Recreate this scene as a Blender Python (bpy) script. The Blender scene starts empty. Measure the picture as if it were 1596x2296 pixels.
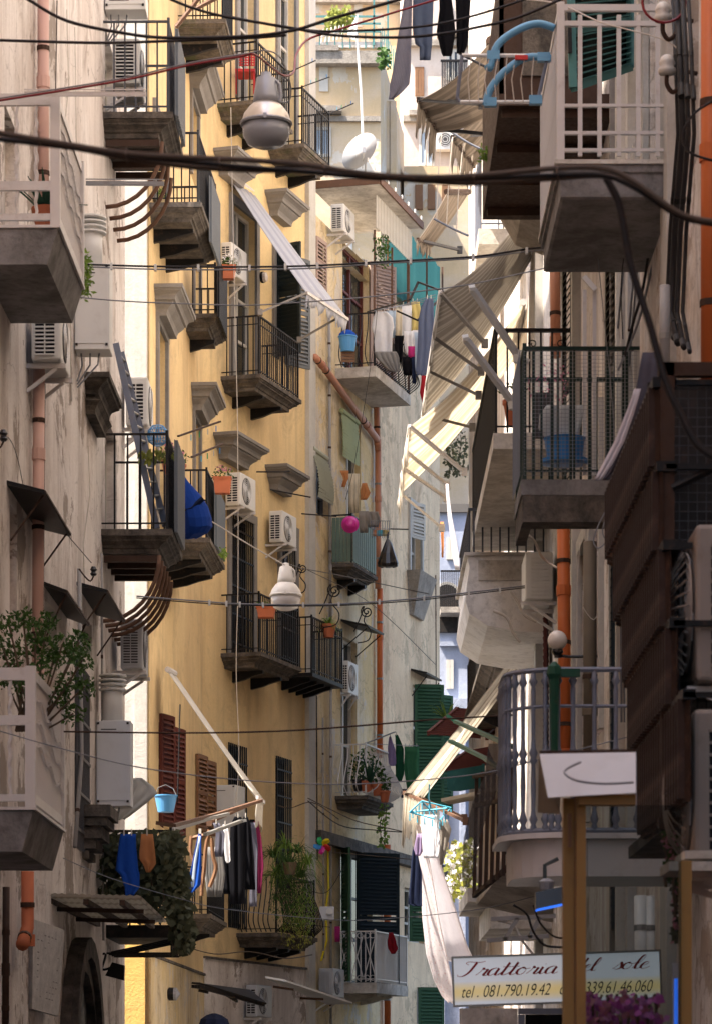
import bpy, bmesh, math, random
from mathutils import Vector, Matrix
random.seed(7)
R = math.radians
SC = bpy.context.scene
COL = SC.collection
# ---------------------------------------------------------------- camera, sky, sun, exposure
FPX, CX, HY, EYE = 6982.0, 798.0, 2440.0, 1.7      # focal length and horizon, measured on a 1596 px wide view of the photo
cam_d = bpy.data.cameras.new('camera'); cam = bpy.data.objects.new('camera', cam_d); COL.objects.link(cam)
cam.location = (0, 0, EYE); cam.rotation_euler = (R(90), 0, 0)
cam_d.sensor_fit = 'HORIZONTAL'; cam_d.sensor_width = 24; cam_d.lens = 105
cam_d.shift_y = (HY - 1148) / 1596
cam_d.clip_start = .3; cam_d.clip_end = 2000
cam_d.dof.use_dof = True; cam_d.dof.focus_distance = 46; cam_d.dof.aperture_fstop = 8
SC.camera = cam
SUN = Vector((-.52, -.22, 1.0)).normalized()
w = bpy.data.worlds.new('World'); SC.world = w; w.use_nodes = True
nt = w.node_tree; bg = nt.nodes['Background']
sky = nt.nodes.new('ShaderNodeTexSky'); sky.sky_type = 'NISHITA'; sky.sun_disc = False
sky.sun_elevation = math.asin(SUN.z); sky.sun_rotation = math.atan2(SUN.x, SUN.y)
sky.dust_density = 2.5; sky.ozone_density = .6
nt.links.new(sky.outputs[0], bg.inputs[0]); bg.inputs[1].default_value = .14
sl = bpy.data.lights.new('sun', 'SUN'); sl.energy = 5.0; sl.angle = R(.53); sl.color = (1, .93, .82)
so = bpy.data.objects.new('sun', sl); COL.objects.link(so); so.rotation_euler = (-SUN).to_track_quat('-Z', 'Y').to_euler()
so.location = (0, 0, 60)
SC.view_settings.view_transform = 'Standard'; SC.view_settings.look = 'None'; SC.view_settings.gamma = 1
SC.view_settings.use_curve_mapping = False
SC.view_settings.exposure = 1.9
SC.view_settings.use_white_balance = True; SC.view_settings.white_balance_temperature = 6750; SC.view_settings.white_balance_tint = 12
SC.cycles.max_bounces = 7; SC.cycles.diffuse_bounces = 4; SC.cycles.glossy_bounces = 3
SC.cycles.transparent_max_bounces = 12; SC.cycles.use_denoising = True

# ---------------------------------------------------------------- materials
def _new(name):
    m = bpy.data.materials.new(name); m.use_nodes = True
    t = m.node_tree; b = t.nodes['Principled BSDF']; return m, t, b
def _noise(t, scale, detail=4, rough=.6, vec=None, dist=0):
    n = t.nodes.new('ShaderNodeTexNoise'); n.inputs['Scale'].default_value = scale
    n.inputs['Detail'].default_value = detail; n.inputs['Roughness'].default_value = rough; n.inputs['Distortion'].default_value = dist
    if vec: t.links.new(vec, n.inputs['Vector'])
    return n.outputs[0]
def _map(t, sc, kind='Object'):
    c = t.nodes.new('ShaderNodeTexCoord'); m = t.nodes.new('ShaderNodeMapping'); m.inputs['Scale'].default_value = sc
    t.links.new(c.outputs[kind], m.inputs['Vector']); return m.outputs[0]
def _ramp(t, fac, a, b):
    r = t.nodes.new('ShaderNodeMapRange'); r.inputs[1].default_value = a; r.inputs[2].default_value = b; r.clamp = True
    t.links.new(fac, r.inputs[0]); return r.outputs[0]
def _mix(t, fac, a, b, mode='MIX'):
    m = t.nodes.new('ShaderNodeMix'); m.data_type = 'RGBA'; m.blend_type = mode
    for s, v in ((m.inputs[0], fac), (m.inputs[6], a), (m.inputs[7], b)):
        if isinstance(v, (int, float)): s.default_value = v
        elif isinstance(v, tuple): s.default_value = (*v[:3], 1)
        else: t.links.new(v, s)
    return m.outputs[2]
def _mul(t, a, b, op='MULTIPLY'):
    m = t.nodes.new('ShaderNodeMath'); m.operation = op
    for s, v in ((m.inputs[0], a), (m.inputs[1], b)):
        if isinstance(v, (int, float)): s.default_value = v
        else: t.links.new(v, s)
    return m.outputs[0]
def _bump(t, b, h, st, dist=.02):
    n = t.nodes.new('ShaderNodeBump'); n.inputs['Strength'].default_value = st; n.inputs['Distance'].default_value = dist
    t.links.new(h, n.inputs['Height']); t.links.new(n.outputs[0], b.inputs['Normal'])
def plaster(name, col, patch, stain, patch_amt=.45, streak=.5, bump=.5, crack=False, sc=1.0, under=None):
    m, t, b = _new(name); b.inputs['Roughness'].default_value = .9
    p = _map(t, (1, 1, 1)); ps = _map(t, (1.7, 1.7, .16)); ps2 = _map(t, (7, 7, .5))
    n1 = _noise(t, .55*sc, 7, .65, p, .6); n2 = _noise(t, 3.2*sc, 8, .7, p); n3 = _noise(t, 1.0, 5, .62, ps, .3); n4 = _noise(t, 1.0, 4, .6, ps2)
    n5 = _noise(t, 26, 5, .7, p)
    c = _mix(t, _ramp(t, n1, .5-patch_amt*.18, .5+.08), patch, col)
    c = _mix(t, _mul(t, _ramp(t, n2, .45, .75), .35), c, tuple(x*.72 for x in col))
    if under is not None:
        n6 = _noise(t, .8*sc, 9, .72, p, .4)
        c = _mix(t, _ramp(t, n6, .565, .58), c, under)
    c = _mix(t, _mul(t, _ramp(t, n3, .48, .72), streak), c, stain)
    c = _mix(t, _mul(t, _ramp(t, n4, .54, .78), streak*.45), c, stain)
    c = _mix(t, _mul(t, _ramp(t, n5, .35, .8), .22), c, tuple(x*.55 for x in stain))
    if crack:
        v = t.nodes.new('ShaderNodeTexVoronoi'); v.feature = 'DISTANCE_TO_EDGE'; v.inputs['Scale'].default_value = 1.3
        vm = _map(t, (.7, .7, .9)); nn = t.nodes.new('ShaderNodeTexNoise'); nn.inputs['Scale'].default_value = 2.5; nn.inputs['Detail'].default_value = 6
        t.links.new(vm, nn.inputs['Vector']); vm2 = _mix(t, .35, vm, nn.outputs[1]); t.links.new(vm2, v.inputs['Vector'])
        c = _mix(t, _mul(t, _ramp(t, v.outputs[0], .008, .0), .4), c, tuple(x*.3 for x in stain))
    n7 = _noise(t, 1.15, 9, .74, p, 1.2); c = _mix(t, _mul(t, _ramp(t, n7, .53, .66), min(.75, streak*1.15)), c, stain)
    t.links.new(c, b.inputs['Base Color'])
    h = _mul(t, _mul(t, n2, 1.0), _mul(t, n5, .5), 'ADD'); _bump(t, b, h, bump, .03)
    return m
def paint(name, col, rough=.45, metal=0, wear=.25, wcol=(.12, .06, .035), sc=9, bump=.15):
    m, t, b = _new(name); b.inputs['Roughness'].default_value = rough; b.inputs['Metallic'].default_value = metal; b.inputs['Specular IOR Level'].default_value = .25 if rough > .3 else .5
    p = _map(t, (1, 1, 1)); n1 = _noise(t, sc, 6, .68, p); n2 = _noise(t, sc*.3, 4, .6, p)
    c = _mix(t, _mul(t, _ramp(t, n1, .55, .72), wear), col, wcol)
    c = _mix(t, _mul(t, _ramp(t, n2, .4, .7), .25), c, tuple(x*.6 for x in col))
    t.links.new(c, b.inputs['Base Color'])
    t.links.new(_ramp(t, n1, 1.2, .2), b.inputs['Roughness']) if rough > .7 else None
    _bump(t, b, n1, bump, .004); return m
def stone(name, col, dark, moss=None, sc=4, bump=.8):
    m, t, b = _new(name); b.inputs['Roughness'].default_value = .92
    p = _map(t, (1, 1, 1)); n1 = _noise(t, sc, 8, .7, p, .3); n2 = _noise(t, sc*6, 6, .7, p); n3 = _noise(t, sc*.4, 4, .6, p)
    c = _mix(t, _ramp(t, n1, .38, .62), dark, col); c = _mix(t, _mul(t, _ramp(t, n2, .5, .7), .5), c, tuple(x*.45 for x in dark))
    if moss: c = _mix(t, _mul(t, _ramp(t, n3, .52, .62), .8), c, moss)
    t.links.new(c, b.inputs['Base Color']); _bump(t, b, _mul(t, n1, n2, 'ADD'), bump, .02); return m
def cloth(name, col, stripe=None, ssc=40, axis=0, trans=.35, sw=.5, speck=None):
    m, t, b = _new(name); b.inputs['Specular IOR Level'].default_value = .12; b.inputs['Roughness'].default_value = .95
    p = _map(t, (1, 1, 1)); n = _noise(t, 14, 4, .6, p); n2 = _noise(t, 160, 2, .5, p)
    c = _mix(t, _mul(t, _ramp(t, n, .4, .7), .25), col, tuple(x*.7 for x in col))
    if stripe:
        g = t.nodes.new('ShaderNodeTexCoord'); sp = t.nodes.new('ShaderNodeSeparateXYZ'); t.links.new(g.outputs['UV'], sp.inputs[0])
        s = _mul(t, _mul(t, sp.outputs[axis], ssc), 1.0, 'MODULO'); s = _mul(t, s, sw, 'LESS_THAN')
        c = _mix(t, s, c, stripe)
    if speck: c = _mix(t, _ramp(t, _noise(t, 30, 3, .5, p), .6, .63), c, speck)
    t.links.new(c, b.inputs['Base Color']); _bump(t, b, _mul(t, n, n2, 'ADD'), .25, .01)
    tr = t.nodes.new('ShaderNodeBsdfTranslucent'); t.links.new(c, tr.inputs[0]); ms = t.nodes.new('ShaderNodeMixShader')
    ms.inputs[0].default_value = trans; o = t.nodes['Material Output']
    t.links.new(b.outputs[0], ms.inputs[1]); t.links.new(tr.outputs[0], ms.inputs[2]); t.links.new(ms.outputs[0], o.inputs[0]); return m
def leafm(name, col, col2, trans=.3):
    m = cloth(name, col, trans=trans); t = m.node_tree; b = t.nodes['Principled BSDF']; b.inputs['Roughness'].default_value = .5
    oi = t.nodes.new('ShaderNodeNewGeometry'); c = _mix(t, oi.outputs['Random Per Island'], col, col2)
    t.links.new(c, b.inputs['Base Color'])
    for n in t.nodes:
        if n.type == 'BSDF_TRANSLUCENT': t.links.new(c, n.inputs[0])
    return m
def glassm(name, tint=(.9, .95, .95), dark=.5, rough=.04):
    m, t, b = _new(name); b.inputs['Base Color'].default_value = (*[x*.05 for x in tint], 1); b.inputs['Roughness'].default_value = rough
    b.inputs['Specular IOR Level'].default_value = .8
    tr = t.nodes.new('ShaderNodeBsdfTransparent'); tr.inputs[0].default_value = (*tint, 1); ms = t.nodes.new('ShaderNodeMixShader'); ms.inputs[0].default_value = dark
    o = t.nodes['Material Output']; t.links.new(tr.outputs[0], ms.inputs[1]); t.links.new(b.outputs[0], ms.inputs[2]); t.links.new(ms.outputs[0], o.inputs[0]); return m

M = {}
M['wallA'] = plaster('plaster_grey_pink', (.86, .81, .77), (.70, .63, .58), (.28, .21, .17), .6, .55, .6, True, 1, (.34, .29, .25))
M['wallY'] = plaster('plaster_yellow', (.80, .60, .31), (.70, .50, .25), (.36, .26, .15), .7, .42, .35, False, .7)
M['wallYB'] = plaster('plaster_bright_yellow', (.75, .48, .14), (.68, .42, .12), (.4, .26, .12), .4, .2)
M['grey_trim'] = plaster('plaster_grey_trim', (.25, .235, .22), (.205, .19, .175), (.11, .095, .085), .4, .35, .3)
M['pale_trim'] = plaster('plaster_pale_trim', (.55, .53, .49), (.48, .46, .42), (.28, .25, .21), .4, .3, .3)
M['wallC'] = plaster('plaster_ochre_peeling', (.70, .54, .28), (.74, .64, .46), (.28, .19, .11), .7, .6, .6, True, 1.3, (.60, .55, .48))
M['wallD'] = plaster('plaster_cream_weathered', (.88, .69, .46), (.76, .57, .37), (.36, .24, .14), .6, .55, .5, True, 1.2, (.60, .47, .31))
M['cream'] = plaster('plaster_cream_far', (.62, .46, .27), (.60, .50, .40), (.45, .33, .2), .8, .3, .4, False, .6, (.63, .57, .48))
M['pink'] = plaster('plaster_pink_far', (.64, .55, .48), (.58, .47, .38), (.40, .3, .24), .5, .35, .4, False, .8)
M['blue'] = plaster('plaster_blue_grey', (.38, .42, .52), (.33, .37, .47), (.22, .24, .3), .4, .35)
M['wallR'] = plaster('plaster_white_peeling', (.84, .80, .77), (.72, .63, .54), (.25, .19, .15), .6, .55, .7, True, 1.4, (.50, .42, .35))
M['wallO'] = plaster('plaster_orange_peeling', (.78, .38, .14), (.55, .44, .34), (.2, .12, .07), .6, .6, .8, False, 2.2, (.40, .36, .32))
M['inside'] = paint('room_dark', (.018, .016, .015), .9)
M['dish_grey'] = paint('dish_grey', (.34, .34, .35), .5, 0, .3, (.25, .2, .16), 5)
M['roof'] = paint('roof_tar', (.12, .11, .10), .9)
M['ground'] = stone('basalt_paving', (.07, .07, .075), (.035, .035, .04))
M['white_slab'] = stone('white_painted_slab', (.82, .80, .77), (.68, .65, .61), None, 1.5, .3)
M['stone'] = stone('weathered_stone', (.14, .117, .096), (.04, .034, .029))
M['stone_moss'] = stone('mossy_stone', (.17, .14, .11), (.06, .05, .04), (.07, .085, .03))
M['stone_pale'] = stone('pale_stone', (.36, .32, .27), (.22, .19, .16))
M['marble'] = stone('veined_marble', (.60, .58, .56), (.44, .43, .42), None, 9, .25)
M['concrete'] = stone('grey_concrete', (.27, .26, .26), (.11, .105, .10), None, 1.7, .6)
M['concrete_w'] = stone('white_concrete', (.66, .62, .56), (.38, .34, .29), None, 1.6, .6)
M['iron'] = paint('black_iron', (.010, .0095, .010), .5, .2, .5, (.10, .055, .03), 14)
M['iron_grey'] = paint('grey_iron', (.065, .068, .078), .5, .1, .35, (.10, .06, .04), 14)
M['iron_blue'] = paint('blue_grey_iron', (.16, .18, .23), .5, .05, .4, (.22, .15, .10), 11)
M['iron_green'] = paint('dark_green_iron', (.010, .028, .022), .45, .1, .3)
M['green_rack'] = paint('green_rack', (.008, .06, .035), .5)
M['rust'] = paint('rusty_iron', (.055, .030, .020), .85, .1, .7, (.05, .025, .018), 18, .5)
M['rust_l'] = paint('brown_iron', (.13, .07, .045), .8, .1, .5, (.2, .1, .05), 15, .4)
M['white_metal'] = paint('white_metal', (.62, .59, .57), .4, 0, .35, (.25, .16, .11), 7)
M['white_ac'] = paint('white_casing', (.66, .65, .62), .45, 0, .2, (.35, .3, .24), 5)
M['grey_ac'] = paint('grey_casing', (.42, .43, .45), .45, 0, .2, (.3, .25, .2), 5)
M['rag_ac'] = paint('dusty_casing', (.30, .26, .23), .6, 0, .4, (.15, .11, .08), 5)
M['blk'] = paint('dark_void', (.012, .013, .018), .6)
M['blk2'] = paint('dark_grey_coil', (.06, .055, .055), .6)
M['cable'] = paint('cable_black', (.02, .019, .02), .55)
M['cable_br'] = paint('cable_brown', (.10, .078, .062), .7, 0, .5, (.05, .04, .035), 20)
M['cable_gr'] = paint('cable_grey', (.22, .23, .25), .5)
M['cable_red'] = paint('cable_red', (.22, .025, .03), .5)
M['cable_wh'] = paint('cable_white', (.55, .5, .44), .6)
M['alu'] = paint('dull_aluminium', (.26, .26, .25), .4, .5, .3)
M['lamp_grey'] = paint('lamp_grey', (.30, .31, .34), .4, .3, .4, (.14, .09, .06))
M['lamp_white'] = paint('lamp_white', (.66, .62, .56), .4, .05, .35, (.3, .2, .13))
M['lamp_glass'] = paint('lamp_glass_dusty', (.27, .28, .31), .12, 0, .5, (.42, .42, .44))
M['lamp_dome'] = paint('lamp_dome_metal', (.62, .57, .52), .32, .75, .35, (.3, .17, .1), 8)
M['lamp_bowl'] = paint('lamp_frosted', (.50, .46, .43), .25)
M['globe'] = paint('globe_frosted', (.80, .72, .66), .25, 0, .05)
M['glass'] = glassm('window_glass', (.7, .78, .8), .62)
M['glass_box'] = glassm('case_glass', (.72, .77, .78), .10)
M['wood_w'] = paint('white_wood', (.55, .52, .46), .6, 0, .35, (.3, .24, .18))
M['wood_red'] = paint('dark_red_wood', (.10, .025, .02), .6, 0, .4, (.05, .02, .015))
M['wood_brown'] = paint('brown_wood', (.20, .10, .05), .6, 0, .4, (.3, .2, .12))
M['wood_pink'] = paint('pinkish_wood', (.38, .28, .24), .7, 0, .3, (.25, .18, .14))
M['shut_green'] = paint('green_shutter', (.035, .10, .05), .6, 0, .3, (.02, .05, .03))
M['shut_dark'] = paint('navy_shutter', (.012, .022, .028), .5, 0, .2, (.03, .04, .04))
M['shut_grey'] = paint('grey_shutter', (.13, .145, .16), .6)
M['shut_teal'] = paint('teal_shutter', (.08, .22, .21), .55, 0, .3, (.05, .1, .1))
M['blind_green'] = paint('pale_green_blind', (.36, .41, .22), .7, 0, .4, (.22, .25, .14))
M['blind_grey'] = paint('grey_green_blind', (.38, .39, .30), .7, 0, .4, (.2, .2, .15))
M['panel_green'] = paint('green_corrugated', (.13, .19, .15), .6, 0, .6, (.30, .30, .24), 10)
M['terra'] = paint('terracotta', (.50, .15, .07), .7, 0, .3, (.3, .12, .07))
M['pipe_pink'] = paint('pink_pipe', (.62, .40, .34), .55, 0, .3, (.5, .38, .3), 4)
M['pipe_or'] = paint('orange_pipe', (.52, .13, .035), .5, 0, .25, (.45, .25, .15), 4)
M['pipe_or2'] = paint('faded_orange_pipe', (.50, .22, .13), .55, 0, .35, (.4, .28, .2), 4)
M['pipe_gr'] = paint('grey_pipe', (.30, .29, .28), .5)
M['pipe_ol'] = paint('olive_pipe', (.15, .12, .085), .6)
M['brown_sheet'] = paint('brown_corrugated', (.040, .022, .016), .75, .05, .8, (.11, .055, .034), 9, .5)
M['oak'] = paint('golden_wood', (.30, .17, .05), .5, 0, .35, (.12, .06, .03), 6)
M['canopy_w'] = paint('white_canopy', (.58, .60, .63), .5, 0, .2, (.4, .38, .34), 5)
M['canopy_y'] = cloth('yellowed_sheet', (.66, .63, .56), (.45, .41, .34), 5, 1, .55, .3)
M['awn_beige'] = cloth('awning_beige', (.36, .33, .29), (.52, .48, .43), 34, 0, .35, .35)
M['awn_cream'] = cloth('awning_cream', (.74, .67, .56), (.84, .80, .72), 16, 0, .5, .45)
M['awn_white'] = cloth('awning_white', (.62, .64, .70), (.50, .52, .60), 5, 0, .4, .3)
M['awn_brown'] = cloth('awning_brown', (.28, .24, .20), (.36, .31, .26), 14, 0, .4, .4)
M['awn_ecru'] = cloth('awning_ecru', (.80, .77, .70), (.48, .43, .36), 6, 0, .5, .2)
for k, c in dict(white=(.74, .74, .76), grey=(.10, .10, .13), navy=(.012, .018, .045), black=(.004, .004, .006), blue=(.02, .10, .48), orange=(.62, .27, .11),
                 yellow=(.66, .55, .22), cream=(.66, .58, .44), slate=(.12, .15, .24), red=(.34, .02, .03), lilac=(.34, .26, .44), green=(.06, .22, .11),
                 dgreen=(.02, .10, .05), lblue=(.48, .58, .68), plum=(.20, .02, .07), teal=(.10, .42, .40), magenta=(.5, .04, .2), rag=(.30, .27, .24),
                 sheet=(.72, .70, .74), denim=(.10, .13, .20), brown=(.22, .12, .08), bag=(.012, .05, .26)).items():
    M['c_'+k] = cloth('cloth_'+k, c, trans=.12 if k in ('black', 'navy', 'grey', 'bag') else .3)
M['c_rose'] = cloth('cloth_rose_sheet', (.84, .80, .81), trans=.4, speck=(.72, .56, .57))
M['c_towel'] = cloth('cloth_grey_towel', (.16, .16, .20), (.24, .24, .29), 11, 1, .1, .12)
M['c_net'] = cloth('cloth_net', (.26, .25, .24), trans=.3)
M['plastic'] = cloth('clear_plastic_sheet', (.66, .66, .64), trans=.5)
M['pl_blue'] = paint('blue_plastic', (.03, .22, .55), .35, 0, .05)
M['pl_lblue'] = paint('light_blue_plastic', (.10, .33, .62), .35, 0, .05)
M['rack_blue'] = paint('rack_blue', (.13, .33, .52), .35, 0, .05)
M['pl_navy'] = paint('navy_plastic', (.03, .07, .13), .35, 0, .05)
M['pl_pink'] = paint('pink_plastic', (.62, .03, .30), .3, 0, .03)
M['pl_red'] = paint('red_plastic', (.50, .03, .025), .4, 0, .05)
M['pl_black'] = paint('black_plastic', (.012, .012, .014), .3, 0, .03)
M['pl_yellow'] = paint('yellow_plastic', (.7, .55, .02), .4, 0, .05)
M['pl_green'] = paint('green_plastic', (.03, .35, .12), .4, 0, .05)
M['pl_white'] = paint('white_plastic', (.7, .7, .68), .35, 0, .1, (.4, .36, .3))
M['pl_cyan'] = paint('cyan_plastic', (.08, .45, .62), .35, 0, .05)
M['leaf'] = leafm('leaf_mid', (.07, .14, .035), (.035, .075, .02))
M['leaf_l'] = leafm('leaf_light', (.24, .36, .07), (.13, .22, .05), .45)
M['leaf_y'] = leafm('leaf_yellow', (.34, .34, .07), (.20, .24, .07), .4)
M['leaf_d'] = leafm('leaf_grey_green', (.10, .11, .065), (.04, .05, .03))
M['leaf_g'] = leafm('leaf_dusty', (.16, .165, .095), (.075, .085, .05))
M['leaf_b'] = leafm('leaf_aloe', (.05, .12, .07), (.03, .08, .05))
M['bark'] = paint('bark', (.13, .09, .06), .9)
M['flower'] = leafm('petal_purple', (.48, .06, .40), (.55, .25, .5), .3)
M['flower_p'] = leafm('petal_pink', (.52, .16, .26), (.6, .3, .36), .3)
def netm(name, col, a):
    m = cloth(name, col, trans=.3); t = m.node_tree; o = t.nodes['Material Output']; l = o.inputs[0].links[0].from_socket; tr = t.nodes.new('ShaderNodeBsdfTransparent'); x = t.nodes.new('ShaderNodeMixShader'); x.inputs[0].default_value = a
    t.links.new(tr.outputs[0], x.inputs[1]); t.links.new(l, x.inputs[2]); t.links.new(x.outputs[0], o.inputs[0]); return m
M['net'] = netm('brown_netting', (.13, .11, .10), .55)
M['teal_net'] = cloth('teal_netting', (.04, .15, .15), trans=.3)
M['sign_w'] = None
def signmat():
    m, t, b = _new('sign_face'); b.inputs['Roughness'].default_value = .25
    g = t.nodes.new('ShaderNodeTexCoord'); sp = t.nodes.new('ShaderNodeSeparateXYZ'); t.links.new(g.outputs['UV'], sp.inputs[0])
    # white panel with a soft golden band in the lower third; whole face mildly emissive
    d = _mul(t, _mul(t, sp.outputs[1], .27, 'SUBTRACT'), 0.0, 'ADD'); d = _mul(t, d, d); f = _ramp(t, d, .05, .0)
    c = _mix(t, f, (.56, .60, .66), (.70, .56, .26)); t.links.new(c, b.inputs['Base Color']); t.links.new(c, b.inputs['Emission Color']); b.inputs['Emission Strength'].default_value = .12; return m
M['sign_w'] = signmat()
M['ink_red'] = paint('ink_red', (.30, .02, .025), .5, 0, 0)
M['ink_blk'] = paint('ink_black', (.03, .03, .035), .5, 0, 0)
def emitm(name, col, s):
    m, t, b = _new(name); b.inputs['Base Color'].default_value = (*col, 1); b.inputs['Emission Color'].default_value = (*col, 1); b.inputs['Emission Strength'].default_value = s; return m
M['neon'] = emitm('blue_neon', (.02, .18, 1), .28)

# ---------------------------------------------------------------- mesh builder
class MB:
    def __init__(s): s.v = []; s.f = []; s.uv = []
    def add(s, vs, fs, uvs=None):
        o = len(s.v); s.v += [Vector(p) for p in vs]; s.f += [tuple(o+i for i in f) for f in fs]
        s.uv += list(uvs) if uvs else [(0, 0)]*len(vs); return s
    def box(s, c, d, rz=0, ry=0, rx=0, tx=1, ty=1):
        hx, hy, hz = d[0]/2, d[1]/2, d[2]/2; m = Matrix.Rotation(rz, 3, 'Z') @ Matrix.Rotation(ry, 3, 'Y') @ Matrix.Rotation(rx, 3, 'X'); c = Vector(c)
        vs = [m @ Vector((x*hx*(tx if z < 0 else 1), y*hy*(ty if z < 0 else 1), z*hz)) + c for z in (-1, 1) for x, y in ((-1, -1), (1, -1), (1, 1), (-1, 1))]
        return s.add(vs, [(0, 3, 2, 1), (4, 5, 6, 7), (0, 1, 5, 4), (1, 2, 6, 5), (2, 3, 7, 6), (3, 0, 4, 7)])
    def bb(s, x0, x1, y0, y1, z0, z1): return s.box(((x0+x1)/2, (y0+y1)/2, (z0+z1)/2), (abs(x1-x0), abs(y1-y0), abs(z1-z0)))
    def bar(s, a, b, w, h=None):
        a, b = Vector(a), Vector(b); d = b-a; L = d.length
        if L < 1e-6: return s
        q = d.to_track_quat('X', 'Z').to_matrix(); h = h or w
        vs = [a + q @ Vector((x*L, y*w/2, z*h/2)) for z in (-1, 1) for x, y in ((0, -1), (1, -1), (1, 1), (0, 1))]
        return s.add(vs, [(0, 3, 2, 1), (4, 5, 6, 7), (0, 1, 5, 4), (1, 2, 6, 5), (2, 3, 7, 6), (3, 0, 4, 7)])
    def loft(s, W, D, prof):
        """a moulding: prof lists (inset, z) from the top down; back face on y = 0"""
        vs = [Vector((x, y, z)) for i, z in prof for x, y in ((-W/2+i, 0), (W/2-i, 0), (W/2-i, D-i), (-W/2+i, D-i))]; n = len(prof)
        fs = [(0, 1, 2, 3), (4*n-1, 4*n-2, 4*n-3, 4*n-4)]
        for k in range(n-1):
            for j in range(4): fs.append((4*k+j, 4*k+4+j, 4*k+4+(j+1) % 4, 4*k+(j+1) % 4))
        return s.add(vs, fs)
    def tube(s, pts, r, n=6, cap=True):
        pts = [Vector(p) for p in pts]; k = len(pts); rr = r if isinstance(r, (list, tuple)) else [r]*k; vs = []; fs = []
        up = None
        for i, p in enumerate(pts):
            d = (pts[min(i+1, k-1)] - pts[max(i-1, 0)])
            if d.length < 1e-9: d = Vector((0, 0, 1))
            d.normalize()
            if up is None: up = Vector((0, 0, 1)) if abs(d.z) < .9 else Vector((1, 0, 0))
            a = d.cross(up).normalized(); b = a.cross(d).normalized(); up = b
            for j in range(n):
                t = 2*math.pi*j/n; vs.append(p + (a*math.cos(t)+b*math.sin(t))*rr[i])
        for i in range(k-1):
            for j in range(n): fs.append((i*n+j, i*n+(j+1) % n, (i+1)*n+(j+1) % n, (i+1)*n+j))
        if cap: fs += [tuple(range(n))[::-1], tuple((k-1)*n+j for j in range(n))]
        return s.add(vs, fs)
    def lathe(s, prof, n=16, c=(0, 0, 0), m=None):
        c = Vector(c); vs = []; fs = []
        for r, z in prof:
            for j in range(n):
                t = 2*math.pi*j/n; p = Vector((r*math.cos(t), r*math.sin(t), z)); p = (m @ p if m else p)+c; vs.append(p)
        for i in range(len(prof)-1):
            for j in range(n): fs.append((i*n+j, i*n+(j+1) % n, (i+1)*n+(j+1) % n, (i+1)*n+j))
        if prof[0][0] > 1e-4: fs.append(tuple(range(n))[::-1])
        if prof[-1][0] > 1e-4: fs.append(tuple((len(prof)-1)*n+j for j in range(n)))
        return s.add(vs, fs)
    def ring(s, c, r, tr, m=None, n=20, k=4, sc=(1, 1)):
        pts = []
        for i in range(n+1):
            t = 2*math.pi*i/n; p = Vector((r*math.cos(t)*sc[0], r*math.sin(t)*sc[1], 0)); pts.append((m @ p if m else p)+Vector(c))
        return s.tube(pts, tr, k, False)
    def grid(s, P):   # P[i][j] of points; uv = i/(n-1), j/(m-1)
        n, m_ = len(P), len(P[0]); vs = [p for row in P for p in row]; uv = [(i/(n-1), j/(m_-1)) for i in range(n) for j in range(m_)]
        fs = [(i*m_+j, i*m_+j+1, (i+1)*m_+j+1, (i+1)*m_+j) for i in range(n-1) for j in range(m_-1)]
        return s.add(vs, fs, uv)
    def data(s, name, mat, T=None, smooth=False):
        me = bpy.data.meshes.new(name); vs = [T @ p for p in s.v] if T is not None else s.v
        me.from_pydata([tuple(p) for p in vs], [], s.f)
        uvl = me.uv_layers.new(name='UVMap'); li = [0]*len(me.loops); me.loops.foreach_get('vertex_index', li)
        flat = [c for i in li for c in s.uv[i]]; uvl.data.foreach_set('uv', flat)
        me.materials.append(M[mat] if isinstance(mat, str) else mat)
        if smooth: me.polygons.foreach_set('use_smooth', [True]*len(me.polygons))
        me.update(); return me
    def build(s, name, mat, parent=None, T=None, smooth=False, loc=None, solid=0):
        return obj(name, s.data(name, mat, T, smooth), parent, loc, solid=solid)
def obj(name, me, parent=None, loc=None, rz=0, solid=0):
    o = bpy.data.objects.new(name, me); COL.objects.link(o)
    if parent is not None: o.parent = parent
    if loc is not None: o.location = loc
    if rz: o.rotation_euler = (0, 0, rz)
    if solid:
        md = o.modifiers.new('thickness', 'SOLIDIFY'); md.thickness = solid; md.offset = 0
    return o
def tag(o, label, cat, group=None, kind=None):
    if label: o['label'] = label
    if cat: o['category'] = cat
    if group: o['group'] = group
    if kind: o['kind'] = kind
    return o
def thing(name, label, cat, loc=(0, 0, 0), rz=0, group=None):
    o = bpy.data.objects.new(name, None); COL.objects.link(o); o.location = loc; o.rotation_euler = (0, 0, rz); o.empty_display_size = .1
    return tag(o, label, cat, group)
def kids(o): return [c for c in bpy.data.objects if c.parent == o]
def P(px, py, Y): return Vector(((px-CX)/FPX*Y, Y, EYE+(HY-py)/FPX*Y))
def ppm(Y): return FPX/Y
def smooth_pts(pts, k=6):
    pts = [Vector(p) for p in pts]; out = []
    for i in range(len(pts)-1):
        p0 = pts[max(i-1, 0)]; p1 = pts[i]; p2 = pts[i+1]; p3 = pts[min(i+2, len(pts)-1)]
        for j in range(k):
            t = j/k; out.append(.5*((2*p1)+(p2-p0)*t+(2*p0-5*p1+4*p2-p3)*t*t+(3*p1-p0-3*p2+p3)*t*t*t))
    out.append(pts[-1]); return out

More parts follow.
